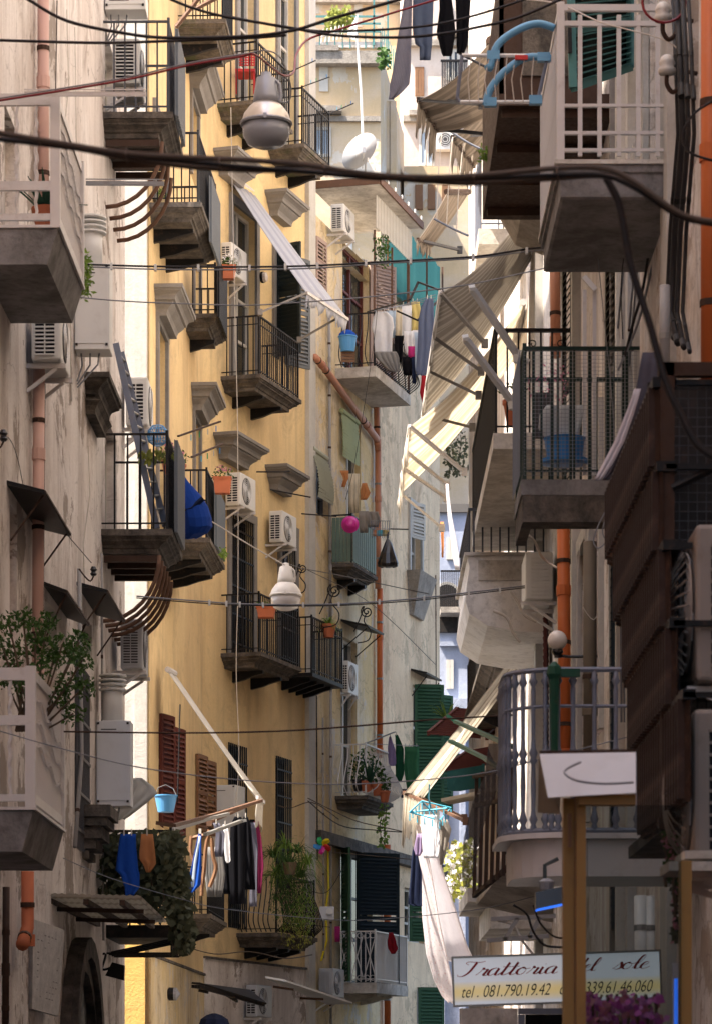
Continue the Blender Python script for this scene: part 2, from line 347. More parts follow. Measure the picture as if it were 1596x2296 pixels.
# ---------------------------------------------------------------- facades: vertical planes measured along s (away from the camera), off (out to the street), z
class Fac:
    def __init__(s, x0, y0, m, left):
        s.o = Vector((x0, y0)); s.t = Vector((m, 1)).normalized(); s.left = left
        s.n = Vector((s.t.y, -s.t.x)) if left else Vector((-s.t.y, s.t.x))
        lx = -s.t if left else s.t; s.rz = math.atan2(lx.y, lx.x); s.nr = 1 if left else -1
    def sp(s, px, off=0):
        k = (px-CX)/FPX; a = s.o+s.n*off; return (k*a.y-a.x)/(s.t.x-k*s.t.y)
    def Y(s, sv, off=0): return (s.o+s.t*sv+s.n*off).y
    def zp(s, py, sv, off=0): return EYE+(HY-py)/FPX*s.Y(sv, off)
    def pt(s, sv, off, z): p = s.o+s.t*sv+s.n*off; return Vector((p.x, p.y, z))
    def T(s, sv, z, off=0): return Matrix.Translation(s.pt(sv, off, z)) @ Matrix.Rotation(s.rz, 4, 'Z')
FA = Fac(-3.26, 0, .0146, True)
FB = Fac(-2.95, 44.5, .0476, True)
FC = Fac(-2.35, 53.1, .3154, True)
FD = Fac(-.89, 57.75, .277, True)
FR = Fac(2.2, 0, 0, False)

def facade(F, s0, s1, H, holes, mat, parent, depth=7, name='wall'):
    """street wall with real openings (each a recess), and the solid body of the house behind it"""
    ss = sorted({s0, s1, *[v for h in holes for v in h[:2]]}); zs = sorted({0, H, *[v for h in holes for v in h[2:4]]})
    mb = MB(); D = -.28
    for a, b in zip(ss, ss[1:]):
        for c, d in zip(zs, zs[1:]):
            ms, mz = (a+b)/2, (c+d)/2
            if any(h[0] < ms < h[1] and h[2] < mz < h[3] for h in holes): continue
            mb.add([F.pt(a, 0, c), F.pt(b, 0, c), F.pt(b, 0, d), F.pt(a, 0, d)], [(0, 1, 2, 3)])
    for h in holes:
        a, b, c, d = h[:4]
        for (p, q, u, v) in ((a, c, a, d), (b, c, b, d), (a, c, b, c), (a, d, b, d)):
            mb.add([F.pt(p, 0, q), F.pt(u, 0, v), F.pt(u, D, v), F.pt(p, D, q)], [(0, 1, 2, 3)])
    mb.add([F.pt(s0, 0, 0), F.pt(s0, 0, H), F.pt(s0, D, H), F.pt(s0, D, 0)], [(0, 1, 2, 3)])
    mb.add([F.pt(s1, 0, 0), F.pt(s1, 0, H), F.pt(s1, D, H), F.pt(s1, D, 0)], [(0, 1, 2, 3)])
    mb.add([F.pt(s0, 0, H), F.pt(s1, 0, H), F.pt(s1, D, H), F.pt(s0, D, H)], [(0, 1, 2, 3)])
    mb.build(name, mat, parent)
    L = s1-s0; side = MB(); T = F.T((s0+s1)/2, H/2, 0)
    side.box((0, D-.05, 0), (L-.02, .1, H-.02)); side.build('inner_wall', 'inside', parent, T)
    body = MB(); body.box((0, D-.1-depth/2, 0), (L, depth, H)); body.build('side_wall', mat, parent, T)
    rf = MB(); rf.box((0, D-.1-depth/2, H/2+.06), (L+.1, depth+.1, .12)); rf.build('roof', 'roof', parent, T)
def hole(F, p0, p1, y0, y1):
    s0, s1 = F.sp(p0), F.sp(p1); return (s0, s1, F.zp(y1, s0), F.zp(y0, s0))
def window(F, h, parent, fm='wood_w', style='french', name='window', rows=3, grille=None):
    a, b, c, d = h[:4]; W, H = b-a, d-c; T = F.T((a+b)/2, c); mb = MB(); fw = .06; y = -.15
    for x in (-W/2+fw/2, W/2-fw/2): mb.box((x, y, H/2), (fw, .07, H))
    mb.box((0, y, H-fw/2), (W-2*fw, .07, fw)); mb.box((0, y, fw/2), (W-2*fw, .07, fw))
    o = mb.build(name, fm, parent, T)
    mull = MB(); mull.box((0, y+.005, H/2), (.08, .06, H-2*fw))
    for k in range(1, rows):
        for sx in (-1, 1): mull.box((sx*(W/2-fw+.04)/2, y, fw+(H-2*fw)*k/rows), (W/2-fw-.04, .045, .05))
    mull.build('mullion', fm, o, T)
    for sx in (-1, 1):
        pn = MB(); pn.box((sx*(W/2-fw+.04)/2, y-.02, H/2), (W/2-fw-.04, .008, H-2*fw)); pn.build('pane', 'glass', o, T)
    if grille:
        g = MB()
        for k in range(int(W/.1)+1): g.box((-W/2+.03+k*.1, .02, H/2), (.018, .018, H))
        for k in range(5): g.box((0, .031, H*(k+.5)/5), (W, .012, .03))
        g.build('grille', grille, o, T)
    return o
def surround(F, h, parent, w=.16, mat='grey_trim', hood=True, d=.28, over=.22):
    a, b, c, d_ = h[:4]; W, H = b-a, d_-c; T = F.T((a+b)/2, c); mb = MB()
    for x in (-W/2-w/2, W/2+w/2): mb.box((x, .02, H/2), (w, .05, H))
    mb.box((0, .022, H+w/2), (W+2*w, .054, w)); o = mb.build('window_surround', mat, parent, T)
    if hood: hoodm(F, (a+b)/2, d_+w+.32, W+2*w+over, d, parent)
    return o
def hoodm(F, s, z, W, D, parent, mat='grey_trim'):
    mb = MB(); prof = [(.0, .05, 1.0), (-.05, .035, .93), (-.085, .035, .84), (-.12, .03, .72), (-.15, .03, .60), (-.18, .06, .48), (-.24, .03, .36), (-.27, .03, .26), (-.30, .34, .16)]
    e = D*.62; mb.loft(W, D, [(0, 0), (0, -.055), (.025, -.06), (.03, -.085), (.06, -.10), (.10, -.125), (.12, -.16), (.125, -.20), (.16, -.205), (.165, -.23), (e-.06, -.27), (e-.02, -.31), (e, -.36), (e, -.40)])
    return mb.build('window_hood', mat, parent, F.T(s, z))
def shutter(F, s, z0, H, W, ang, mat, parent, near=True, off=.03, pitch=.07):
    """a louvred leaf hinged at s, swung by ang from the wall; its slats are pieces of their own"""
    x = F.nr if near else -F.nr; T = F.T(s, z0, off) @ Matrix.Rotation(ang*x, 4, 'Z'); mb = MB(); f = .06
    for xx in (f/2, W-f/2): mb.box((x*xx, 0, H/2), (f, .04, H))
    for zz in (f/2, H*.5, H-f/2): mb.box((x*W/2, 0, zz), (W-2*f, .038, f*1.2))
    o = mb.build('shutter', mat, parent, T); sm = MB(); sm.box((0, 0, 0), (W-2*f, .10, .008), rx=R(-56)); me = sm.data('slat', mat)
    n = int((H-2*f)/pitch)
    for k in range(n):
        z = f+(k+.5)*(H-2*f)/n
        if abs(z-H*.5) < .06: continue
        q = obj('slat', me, o); q.matrix_world = T @ Matrix.Translation((x*W/2, 0, z))
    return o

def balcony(F, pn, pf, ytop, depth, label, base='stone', rail='iron', H=1.0, step=.115, slabm=None, th=.14, brackets=2, bulge=0, mid=False,
            bw=.018, post=.03, near=True, name='balcony', railing=True, skirt=None, group=None, toprail=.035, s1=None, curved=0):
    s0 = F.sp(pn, depth); s1 = F.sp(pf, depth) if s1 is None else s0+s1; z = F.zp(ytop, s0, depth); L = s1-s0
    t = thing(name, label, 'balcony', F.pt((s0+s1)/2, 0, z), F.rz, group); t['L'] = L; t['D'] = depth
    sm = slabm or ('stone' if base == 'stone' else 'concrete_w')
    mb = MB()
    if base == 'stone':
        mb.bb(-L/2-.03, L/2+.03, 0, depth+.03, -.07, 0); mb.build('slab', sm, t)
        md = MB()
        md.loft(L, depth, [(.0, -.071), (.01, -.09), (.03, -.10), (.03, -.12), (.06, -.13), (.10, -.155), (.115, -.18), (.14, -.185), (.145, -.24)])
        md.build('moulding', sm, t)
        zb = -.24
    else:
        mb.bb(-L/2, L/2, 0, depth, -th, 0); mb.build('slab', sm, t); zb = -th
    for k in range(brackets):
        x = (-.5+(k+.5)/brackets)*L*.9; b = MB()
        b.add([Vector((x+dx, y, zz)) for dx in (-.04, .04) for y, zz in ((0, zb), (depth*.8, zb), (depth*.8, zb-.05), (depth*.55, zb-.09), (depth*.3, zb-.15), (0, zb-.19))],
              [(0, 1, 2, 3, 4, 5), (11, 10, 9, 8, 7, 6)]+[(i, (i+1) % 6+0, (i+1) % 6+6, i+6) for i in range(6)])
        b.build('bracket', 'iron' if base == 'stone' else sm, t)
    if not railing: return t
    hx, hy = L/2-.02, depth-.03
    for zz, ww, nm in ((H, toprail, 'top_rail'), (.07, .022, 'bottom_rail')) + (((H*.86, .02, 'middle_rail'),) if mid else ()):
        tr = MB(); tr.bar((-hx, .0, zz), (-hx, hy, zz), ww, ww*.7); tr.bar((hx, 0, zz), (hx, hy, zz), ww, ww*.7); tr.bar((-hx-.01, hy, zz), (hx+.01, hy, zz), ww, ww*.7)
        tr.build(nm, rail, t)
    def bal(Lx):
        b = MB()
        if bulge:
            pts = smooth_pts([(0, 0, .02), (0, bulge*.95, H*.16), (0, bulge, H*.3), (0, bulge*.45, H*.55), (0, 0, H*.75), (0, 0, H-.01)], 3); b.tube(pts, bw*.6, 5)
        else: b.box((0, 0, H/2), (bw, bw, H-.02))
        return b.data('baluster', rail)
    me = bal(0); n = max(1, round(2*hx/step))
    for k in range(n+1): obj('baluster', me, t, (-hx+2*hx*k/n, hy, 0))
    m2 = max(1, round(hy/step))
    for sx in (-1, 1):
        for k in range(1, m2):
            obj('baluster', me, t, (sx*hx, hy*k/m2, 0), -sx*math.pi/2)
    pm = MB(); pm.box((0, 0, H/2+.02), (post, post, H+.04)); pme = pm.data('post', rail)
    for sx in (-1, 1): obj('post', pme, t, (sx*hx, hy+.004, 0))
    return t

def ac_unit(F, pn, ytop, off, label, W=.78, D=.3, H=.56, fan=True, body='white_ac', group='air conditioners on the walls', bracket=True, dark='blk', slats=5):
    """pn, ytop: where the top of its near street-side corner shows"""
    s0 = F.sp(pn, off+D); z1 = F.zp(ytop, s0, off+D); t = thing('air_conditioner', label, 'air conditioner', F.pt(s0+W/2, off, z1-H), F.rz, group); nr = F.nr
    mb = MB(); mb.bb(-W/2, W/2, 0, D, .0, H); c = mb.build('casing', body, t)
    md = c.modifiers.new('bevel', 'BEVEL'); md.width = .02; md.segments = 2
    g = MB(); g.bb(nr*W/2, nr*(W/2+.006), D*.14, D*.78, H*.1, H*.86); gv = g.build('side_vent', dark, t)
    sm = MB(); sm.box((nr*(W/2+.014), D*.46, 0), (.016, D*.66, .012)); me = sm.data('slat', body)
    ns = slats*2
    for k in range(ns+1): obj('slat', me, gv, (0, 0, H*(.1+.76*k/ns)))
    q = MB(); q.bb(nr*(W/2+.008), nr*(W/2+.024), D*.44, D*.48, H*.1, H*.86); q.build('grille_bar', body, gv)
    if fan:
        cx = nr*W*.12; Mx = Matrix.Rotation(R(90), 3, 'X'); r = H*.41
        d = MB(); d.lathe([(0.001, 0), (r, 0), (r, .004)], 24, (cx, D+.001, H/2), Mx @ Matrix.Rotation(R(180), 3, 'X')); fo = d.build('fan_opening', 'blk2', t)
        gg = MB()
        for k in range(1, 8): gg.ring((cx, D+.012+.01*(1-k/8), H/2), r*k/7.5, .004, Mx, 22, 3)
        gg.build('fan_guard', body, t); bl = MB()
        for k in range(4):
            a = k*math.pi/2+.4; bl.box((cx+math.cos(a)*r*.5, D+.007, H/2+math.sin(a)*r*.5), (r*.8, .004, r*.42), ry=-a)
        bl.build('fan_blade', 'grey_ac', t)
    if bracket:
        for sx in (-1, 1):
            b = MB(); b.bar((sx*W*.36, -off, -.03), (sx*W*.36, D+.03, -.03), .04, .04); b.bar((sx*W*.36, -off, -.25), (sx*W*.36, D*.8, -.05), .03); b.build('bracket', 'white_metal', t)
    return t

def cable(pts, wpx, mat, label, name='cable', cat='cable', group=None, k=6, n=6):
    """pts: (px, py, depth); wpx: width"""
    q = smooth_pts([P(*p) for p in pts], k); r = [wpx/2*p.y/FPX for p in q]; c = q[len(q)//2].copy()
    mb = MB(); mb.tube([p-c for p in q], r, n); return tag(mb.build(name, mat, None, smooth=True, loc=c), label, cat, group)

def drape(rows, Y, mat, label, name='garment', cat='garment', folds=4, amp=.03, cols=14, th=.006, slope=0.0, group=None, pegs=0, parent=None, hem=.0, sub=1, yend=None):
    """hanging cloth: rows of (py, px left, px right) from the line down, with folds; a closed sheet with thickness"""
    rr = []
    for i in range(len(rows)-1):
        a, b = rows[i], rows[i+1]
        for k in range(3): u = k/3; rr.append([a[j]+(b[j]-a[j])*u for j in range(3)])
    rr.append(rows[-1]); G = []; ph = random.random()*6; n = len(rr); amp = min(amp, .07*sum(q[2]-q[1] for q in rr)/n/ppm(Y)); folds = min(folds, 5 if folds < 9 else 99)
    for i, (py, l, r_) in enumerate(rr):
        row = []
        for j in range(cols+1):
            u = j/cols; v = i/(n-1); k = .35+.65*min(1, v*2.2)
            y = Y + (slope*(u-.5)) + amp*k*(math.sin(folds*2*math.pi*u*.5+ph+.8*math.sin(v*3+ph))+.35*math.sin(folds*5.1*u+ph*2))
            if yend is not None: y += (yend-Y)*v
            dx = .7*math.sin(v*7+ph)*(0 if i == 0 else 1); dy = (math.sin(u*9+ph)*2.0*hem if i == n-1 else 0)
            row.append(P(l+(r_-l)*u+dx, py+dy, y))
        G.append(row)
    c = (G[0][0]+G[0][-1])/2; G = [[p-c for p in row] for row in G]
    mb = MB(); mb.grid(G)
    if parent is not None:
        o = mb.build(name, mat, parent, smooth=True, loc=c-parent.location, solid=th); return o
    o = mb.build(name, mat, None, smooth=True, loc=c, solid=th); tag(o, label, cat, group)
    if pegs:
        pm = MB(); pm.box((0, 0, .02), (.012, .02, .07)); me = pm.data('peg', 'pl_cyan' if pegs < 0 else 'wood_w')
        for k in range(abs(pegs)): u = (k+.5)/abs(pegs); j = int(u*cols); obj('peg', me, o, G[0][j])
    return o

def leaves(n, ctr, rad, size, mat, parent=None, name='foliage', droop=0, shell=False, wide=.45, loc=None, seed=1):
    rd = random.Random(seed); mb = MB()
    for _ in range(n):
        while True:
            q = Vector((rd.uniform(-1, 1), rd.uniform(-1, 1), rd.uniform(-1, 1)))
            if q.length <= 1: break
        if shell: q = q.normalized()*rd.uniform(.7, 1)
        p = Vector((ctr[0]+q.x*rad[0], ctr[1]+q.y*rad[1], ctr[2]+q.z*rad[2]))
        d = Vector((rd.uniform(-1, 1), rd.uniform(-1, 1), rd.uniform(-1, 1)-droop)).normalized(); L = size*rd.uniform(.6, 1.3)
        s_ = d.cross(Vector((rd.uniform(-1, 1), rd.uniform(-1, 1), rd.uniform(-1, 1)))).normalized()*L*wide/2; nn = d.cross(s_).normalized()*L*.08
        mb.add([p, p+d*L*.5+s_+nn, p+d*L, p+d*L*.5-s_+nn], [(0, 1, 2, 3)])
    o = mb.build(name, mat, parent, loc=loc); o['kind'] = 'stuff'; return o
def blades(n, c, L, mat, parent, name='leaf', seed=3, w=.03, spread=1, droop=.6, joined=True):
    rd = random.Random(seed); mb = MB(); out = []
    for _ in range(n):
        a = rd.uniform(0, 6.28); l = L*rd.uniform(.6, 1.1); e = rd.uniform(.3, 1); pts = []
        for k in range(5):
            u = k/4; h = l*u*spread*e; z = l*(u*(1.2-e*.5) - droop*e*u*u); pts.append(Vector((c[0]+math.cos(a)*h, c[1]+math.sin(a)*h, c[2]+z)))
        s_ = Vector((-math.sin(a), math.cos(a), 0)); vs = []
        for k, p in enumerate(pts): ww = w*(1-(k/4)**1.5)*.5+.002; vs += [p-s_*ww, p+s_*ww+Vector((0, 0, .004))]
        if not joined: mb = MB()
        mb.add(vs, [(2*k, 2*k+1, 2*k+3, 2*k+2) for k in range(4)])
        if not joined: out.append(mb.build(name, mat, parent, solid=.006))
    if joined: o = mb.build('foliage', mat, parent); o['kind'] = 'stuff'; return o
def pot(px, py, Y, w, h, mat, label, plant=None, cat='flower pot', name='flower_pot', n=120, box=False, seed=1, psz=.05, ph=.14, group='flower pots', **kw):
    """px, py: bottom centre of the pot"""
    t = thing(name, label, cat, P(px, py, Y), 0, group); mb = MB()
    if box:
        mb.box((0, 0, h/2), (w, w*.75, h), tx=.82, ty=.82); mb.box((0, 0, h+.008), (w*1.08, w*.82, .022)); mb.build('planter_body', mat, t)
    else:
        mb.lathe([(w*.33, 0), (w*.5, h*.82), (w*.56, h*.83), (w*.56, h), (w*.46, h), (w*.44, h*.85)], 14); mb.build('pot_body', mat, t, smooth=False)
    so_ = MB(); so_.lathe([(.001, h*.86), (w*.42, h*.86)], 10); so_.build('soil', 'bark', t)
    if plant == 'bush': leaves(n, (0, 0, h+ph*.6), (w*.7, w*.5, ph), psz, kw.get('pm', 'leaf'), t, seed=seed)
    if plant == 'fern': blades(n, (0, 0, h), ph, kw.get('pm', 'leaf_l'), t, seed=seed, w=psz, droop=kw.get('droop', 1.4))
    if plant == 'flower':
        leaves(n, (0, 0, h+ph*.5), (w*.6, w*.5, ph*.8), psz, 'leaf', t, seed=seed); leaves(n//5, (0, 0, h+ph*1.1), (w*.5, w*.4, ph*.4), psz*.8, 'flower_p' if not kw.get('fw') else 'c_white', t, 'blossom', seed=seed+1, wide=.9)
    return t

# ================================================================ the ground and the houses
def slabq(name, x0, x1, y0, y1, z, mat, label=None):
    mb = MB(); mb.bb(x0, x1, y0, y1, z-.2, z); o = mb.build(name, mat); o['kind'] = 'structure'; return o
slabq('ground', -300, 300, -100, 700, 0, 'ground')
def building(label): return thing('apartment_building', label, 'building', (0, 0, 0))
def boxp(parent, name, mat, x0, x1, y0, y1, z0, z1):
    mb = MB(); mb.bb(x0, x1, y0, y1, z0, z1); return mb.build(name, mat, parent)

# --- A: grey pink house on the left
bA = building('grey pink peeling plaster house along the left edge of the street')
hA = [hole(FA, 10, 42, 230, 511), hole(FA, 22, 38, 1130, 1420), hole(FA, 168, 196, 1480, 1900), hole(FA, 100, 128, 1340, 1560), hole(FA, 236, 262, 930, 1187),
      hole(FA, 236, 262, 60, 251), hole(FA, 178, 206, 1360, 1440)]
sE = FA.sp(280)
facade(FA, -12, sE, 20.4, hA, 'wallA', bA, 9)
for i in (0, 1, 3, 4, 5): window(FA, hA[i], bA, 'wood_w')
o = window(FA, hA[2], bA, 'iron_grey', grille='iron_grey')
hoodm(FA, FA.sp(205), FA.zp(915, FA.sp(225), .2), 1.5, .26, bA, 'stone')
# arched stone portal at the bottom left
s0, s1 = FA.sp(132), FA.sp(205); z1 = FA.zp(2085, s0)
mb = MB(); mid = (s0+s1)/2; hw = (s1-s0)/2; hw = min(hw, 1.3)
for wdt, off in ((.34, .10), (.20, .16)):
    pts = []
    for k in range(13):
        a = math.pi*k/12; pts.append((math.cos(a)*hw, math.sin(a)*hw))
    out = [(p[0]*(1+wdt/hw), p[1]*(1+wdt/hw)) for p in pts]
    T = FA.T(mid, z1-hw-wdt)
    vs = []; 
    for (a, b) in zip(pts, out): vs += [Vector((a[0], 0, a[1])), Vector((b[0], 0, b[1])), Vector((b[0], off, b[1])), Vector((a[0], off, a[1]))]
    fs = []
    for k in range(12):
        i = k*4
        for q in ((1, 2), (2, 3), (3, 0)): fs.append((i+q[0], i+q[1], i+4+q[1], i+4+q[0]))
    mb.add([T @ v for v in vs], fs)
    for sx in (-1, 1):
        m2 = MB(); m2.box((sx*(hw+wdt/2), off/2, -3), (wdt, off, 6)); mb.add([T @ v for v in m2.v], m2.f)
mb.build('portal_arch', 'stone', bA)
mb = MB(); pts = [(math.cos(math.pi*k/12)*hw, math.sin(math.pi*k/12)*hw) for k in range(13)]
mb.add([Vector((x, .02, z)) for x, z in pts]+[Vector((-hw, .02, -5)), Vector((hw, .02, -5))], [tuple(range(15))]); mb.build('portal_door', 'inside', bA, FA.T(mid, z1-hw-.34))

# --- B + C: the yellow house, bending with the street
bY = building('tall yellow plaster house with grey window surrounds at the bend')
hB = [hole(FB, 352, 371, 725, 1206), hole(FB, 434, 446, 935, 1240), hole(FB, 433, 446, 560, 703), hole(FB, 428, 442, 215, 390), hole(FB, 345, 372, 250, 453),
      hole(FB, 356, 384, 1600, 1850), hole(FB, 438, 449, 1690, 1860)]
eB = FB.sp(455); facade(FB, 0, eB, 23, hB, 'wallY', bY, 8)
for i in (0, 2, 3, 4): window(FB, hB[i], bY, 'wood_w', rows=4)
window(FB, hB[1], bY, 'wood_brown', rows=4); window(FB, hB[5], bY, 'wood_red'); 
for i, hd in ((0, 1), (1, 1), (3, 1), (2, 0), (4, 0)): surround(FB, hB[i], bY, hood=bool(hd), d=.42, over=.5)
s = FC.sp(455)
hC = [hole(FC, 520, 572, 455, 845), hole(FC, 516, 566, 1150, 1470), hole(FC, 534, 570, -140, 223), hole(FC, 512, 552, 1665, 2080),
      hole(FC, 616, 640, 545, 800), hole(FC, 628, 660, 1185, 1500), hole(FC, 624, 660, -160, 321), hole(FC, 618, 652, 1695, 1990)]
eC = FC.sp(690)
facade(FC, s, eC, 23, hC, 'wallY', bY, 8)
for i in range(8): window(FC, hC[i], bY, 'wood_w' if i in (0, 2, 6) else 'iron', rows=4, grille='iron' if i in (1, 3, 5, 7) else None)
for i in (0, 1, 4, 5, 2, 6): surround(FC, hC[i], bY, hood=False, w=.15)
for (a, b, y, d) in ((500, 596, 325, .45), (500, 607, 965, .45), (610, 697, 420, .42), (610, 698, 1038, .42)):
    sa, sb = FC.sp(a+34, d), FC.sp(b-2, d); z = FC.zp(y, sa, d); hoodm(FC, (sa+sb)/2, z, max(1.3, sb-sa), d, bY)
mb = MB(); sP0, sP1 = FC.sp(684), FC.sp(699); mb.box((0, .03, 0), (sP1-sP0, .10, 23)); mb.build('corner_pilaster', 'pale_trim', bY, FC.T((sP0+sP1)/2, 11.5))
# its end wall over the side street, facing the viewer
Ye = 44.4
def endw(name, mat, p0, p1, y0, y1, d): a, b = P(p0, y1, Ye), P(p1, y0, Ye); return boxp(bY, name, mat, a.x, b.x, Ye-d, Ye-.002, a.z, b.z)
endw('end_wall', 'pale_trim', 120, 303.5, 2060, -900, .08); endw('corner_pilaster', 'pale_trim', 304, 331, 2060, -900, .18); endw('end_wall_base', 'wallYB', 120, 326, 2440+160, 2061, .1)
for (sa, sb, zb) in ((FC.sp(452), FC.sp(465), 0),): pass

def plinth(F, p0, p1, y, mat, par, d=.03):
    a, b_ = F.sp(p0), F.sp(p1); z = F.zp(y, a); mb = MB(); mb.box((0, d/2, z/2), (b_-a, d, z)); mb.build('plinth', mat, par, F.T((a+b_)/2, 0)); mb = MB(); mb.box((0, .03, z+.02), (b_-a, .06, .04)); mb.build('string_course', 'stone', par, F.T((a+b_)/2, 0))
plinth(FB, 334, 454, 2145, 'wallC', bY); plinth(FC, 456, 683, 2150, 'wallA', bY)
# --- C and D: ochre peeling house and its cream neighbour
bC = building('lower peeling ochre house between the yellow house and the cream wall')
hD = [hole(FD, 705, 724, 528, 638), hole(FD, 768, 826, 540, 820), hole(FD, 776, 808, 925, 1160), hole(FD, 709, 738, 1012, 1150), hole(FD, 764, 800, 1425, 1784), hole(FD, 764, 835, 1905, 2202)]
s0 = FD.sp(700); eD = FD.sp(851); H = FD.zp(425, FD.sp(745))
facade(FD, s0, eD, H-1.1, hD, 'wallC', bC, 7)
for i, m_ in ((0, 'wood_pink'), (1, 'wood_red'), (2, 'wood_w'), (3, 'iron_grey'), (4, 'wood_w'), (5, 'shut_dark')): window(FD, hD[i], bC, m_)
bD = building('cream weathered house with green shutters past the orange downpipe')
hE = [hole(FD, 918, 942, 1130, 1280), hole(FD, 926, 972, 1535, 1800), hole(FD, 880, 890, 1951, 2004), hole(FD, 906, 950, 1990, 2110), hole(FD, 934, 962, 2215, 2440), hole(FD, 900, 910, 2110, 2200)]
eE = FD.sp(985)
facade(FD, eD+.02, eE, FD.zp(610, FD.sp(870)), hE, 'wallD', bD, 7)
for i in (0, 1, 3, 4): window(FD, hE[i], bD, 'wood_w')
surround(FD, hE[0], bD, hood=False, mat='pale_trim', w=.12)
# slatted box ledge under the cream window
mb = MB(); a = hE[0]; W = a[1]-a[0]+.5
mb.add([Vector(p) for p in ((-W/2, 0, 0), (W/2, 0, 0), (W/2, .3, 0), (-W/2, .3, 0), (-W*.35, 0, -.9), (W*.35, 0, -.9), (W*.3, .08, -.9), (-W*.3, .08, -.9))],
       [(0, 1, 2, 3), (4, 7, 6, 5), (0, 4, 5, 1), (1, 5, 6, 2), (2, 6, 7, 3), (3, 7, 4, 0)]); mb.build('window_corbel', 'stone_pale', bD, FD.T((a[0]+a[1])/2, a[2]-.02))
# string course and old cornice low on the ochre house
for (y, hh, mt) in ((1875, .22, 'stone'),):
    mb = MB(); mb.box((0, .08, 0), (eE-s0, .2, hh)); mb.build('cornice', mt, bC, FD.T((s0+eE)/2, FD.zp(y, s0)))

# shutters
shutter(FC, hC[4][1]-.02, hC[4][2], hC[4][3]-hC[4][2]-.05, .62, R(24), 'shut_grey', bY, near=False)
shutter(FC, hC[4][0]+.02, hC[4][2], hC[4][3]-hC[4][2]-.05, .55, R(70), 'shut_dark', bY, near=True, off=.03)
shutter(FB, hB[6][0]+.02, hB[6][2], hB[6][3]-hB[6][2], .55, R(12), 'wood_brown', bY, near=False)
shutter(FB, hB[6][1], hB[6][2], hB[6][3]-hB[6][2], .7, R(14), 'wood_brown', bY, near=False)
shutter(FB, hB[5][0], hB[5][2], hB[5][3]-hB[5][2], .5, R(17), 'wood_red', bY, near=False)
shutter(FB, hB[5][1], hB[5][2], hB[5][3]-hB[5][2], .5, R(15), 'wood_red', bY, near=False)
for a, b in ((0, .62),): shutter(FD, hD[0][0], hD[0][2], hD[0][3]-hD[0][2], hD[0][1]-hD[0][0], R(4), 'wood_pink', bC, near=False)
shutter(FD, hD[1][1], hD[1][2], hD[1][3]-hD[1][2]+.1, .72, R(30), 'wood_pink', bC, near=False)
shutter(FD, hD[5][0], hD[5][2], hD[5][3]-hD[5][2], .55, R(150), 'shut_green', bC, near=False)
shutter(FD, hD[5][0]+.9, hD[5][2]+.0, hD[5][3]-hD[5][2], .92, R(50), 'shut_dark', bC, near=False, off=.06)
shutter(FD, hE[1][0], hE[1][2], hE[1][3]-hE[1][2], .62, R(66), 'shut_green', bD, near=False)
shutter(FD, hE[1][1], hE[1][2], hE[1][3]-hE[1][2], .45, R(42), 'shut_green', bD, near=False)
shutter(FD, hE[3][0]+.3, hE[3][2], hE[3][3]-hE[3][2], .5, R(60), 'shut_green', bD, near=False)
shutter(FD, hE[4][0], hE[4][2]+.4, hE[4][3]-hE[4][2]-.4, .6, R(50), 'shut_green', bD, near=False)
shutter(FD, hE[0][0], hE[0][2]+.7, .75, .5, R(20), 'wood_w', bD, near=False)

# --- R: the right side of the street
bR = building('white peeling plaster house rising along the right edge of the street')
hR = [(20.0, 21.0, 1.7+6.0, 1.7+9.0), (22.3, 23.4, 1.7+6.48, 1.7+9.0), (24.3, 25.3, 1.7+4.7, 1.7+7.2), (27.8, 28.9, 1.7+3.2, 1.7+6.0), (33, 34, 12.5, 15), (33, 34, 8, 10.5), (29.4, 30.4, 4.2, 6.9),
      (35.6, 36.6, 5.0, 7.6), (44, 45, 8.5, 11), (52, 53, 8, 10.5), (44, 45, 4, 6.5), (52, 53, 4, 6.5)]
facade(FR, 17.6, 61, 24, hR, 'wallR', bR, 8)
for i, h in enumerate(hR): window(FR, h, bR, ('wood_w', 'shut_teal', 'wood_brown', 'wood_red')[i % 4])
for i, h in enumerate(hR):
    if i in (1, 2, 3, 6): surround(FR, h, bR, hood=False, mat='pale_trim', w=.14)
for k, (y, z0, H_, m_) in enumerate(((31.2, 7, 3.6, 'iron'), (26.2, 3.0, 3.6, 'shut_dark'), (25.7, 6.4, 2.6, 'iron'), (35.5, 5, 2.6, 'wood_red'))):
    shutter(FR, y, z0, H_, .6, R(5), m_, bR, near=bool(k % 2))
for k, (px, wd, mt) in enumerate(((1508, .5, 'pale_trim'), (1424, .20, 'pale_trim'), (1400, .12, 'wood_w'), (1388, .10, 'grey_trim'), (1300, .16, 'pale_trim'), (1215, .3, 'pale_trim'))):
    s = FR.sp(px); mb = MB(); mb.box((0, .03, 0), (wd, .07+.01*k, 23)); mb.build('plaster_band', mt, bR, FR.T(s, 11.5))
bN = building('orange peeling house at the right edge of the picture')
facade(FR.__class__(2.2, 0, 0, False), -10, 17.55, 22, [(11, 12, 3, 5.2), (15, 16, 8, 10)], 'wallO', bN, 8)

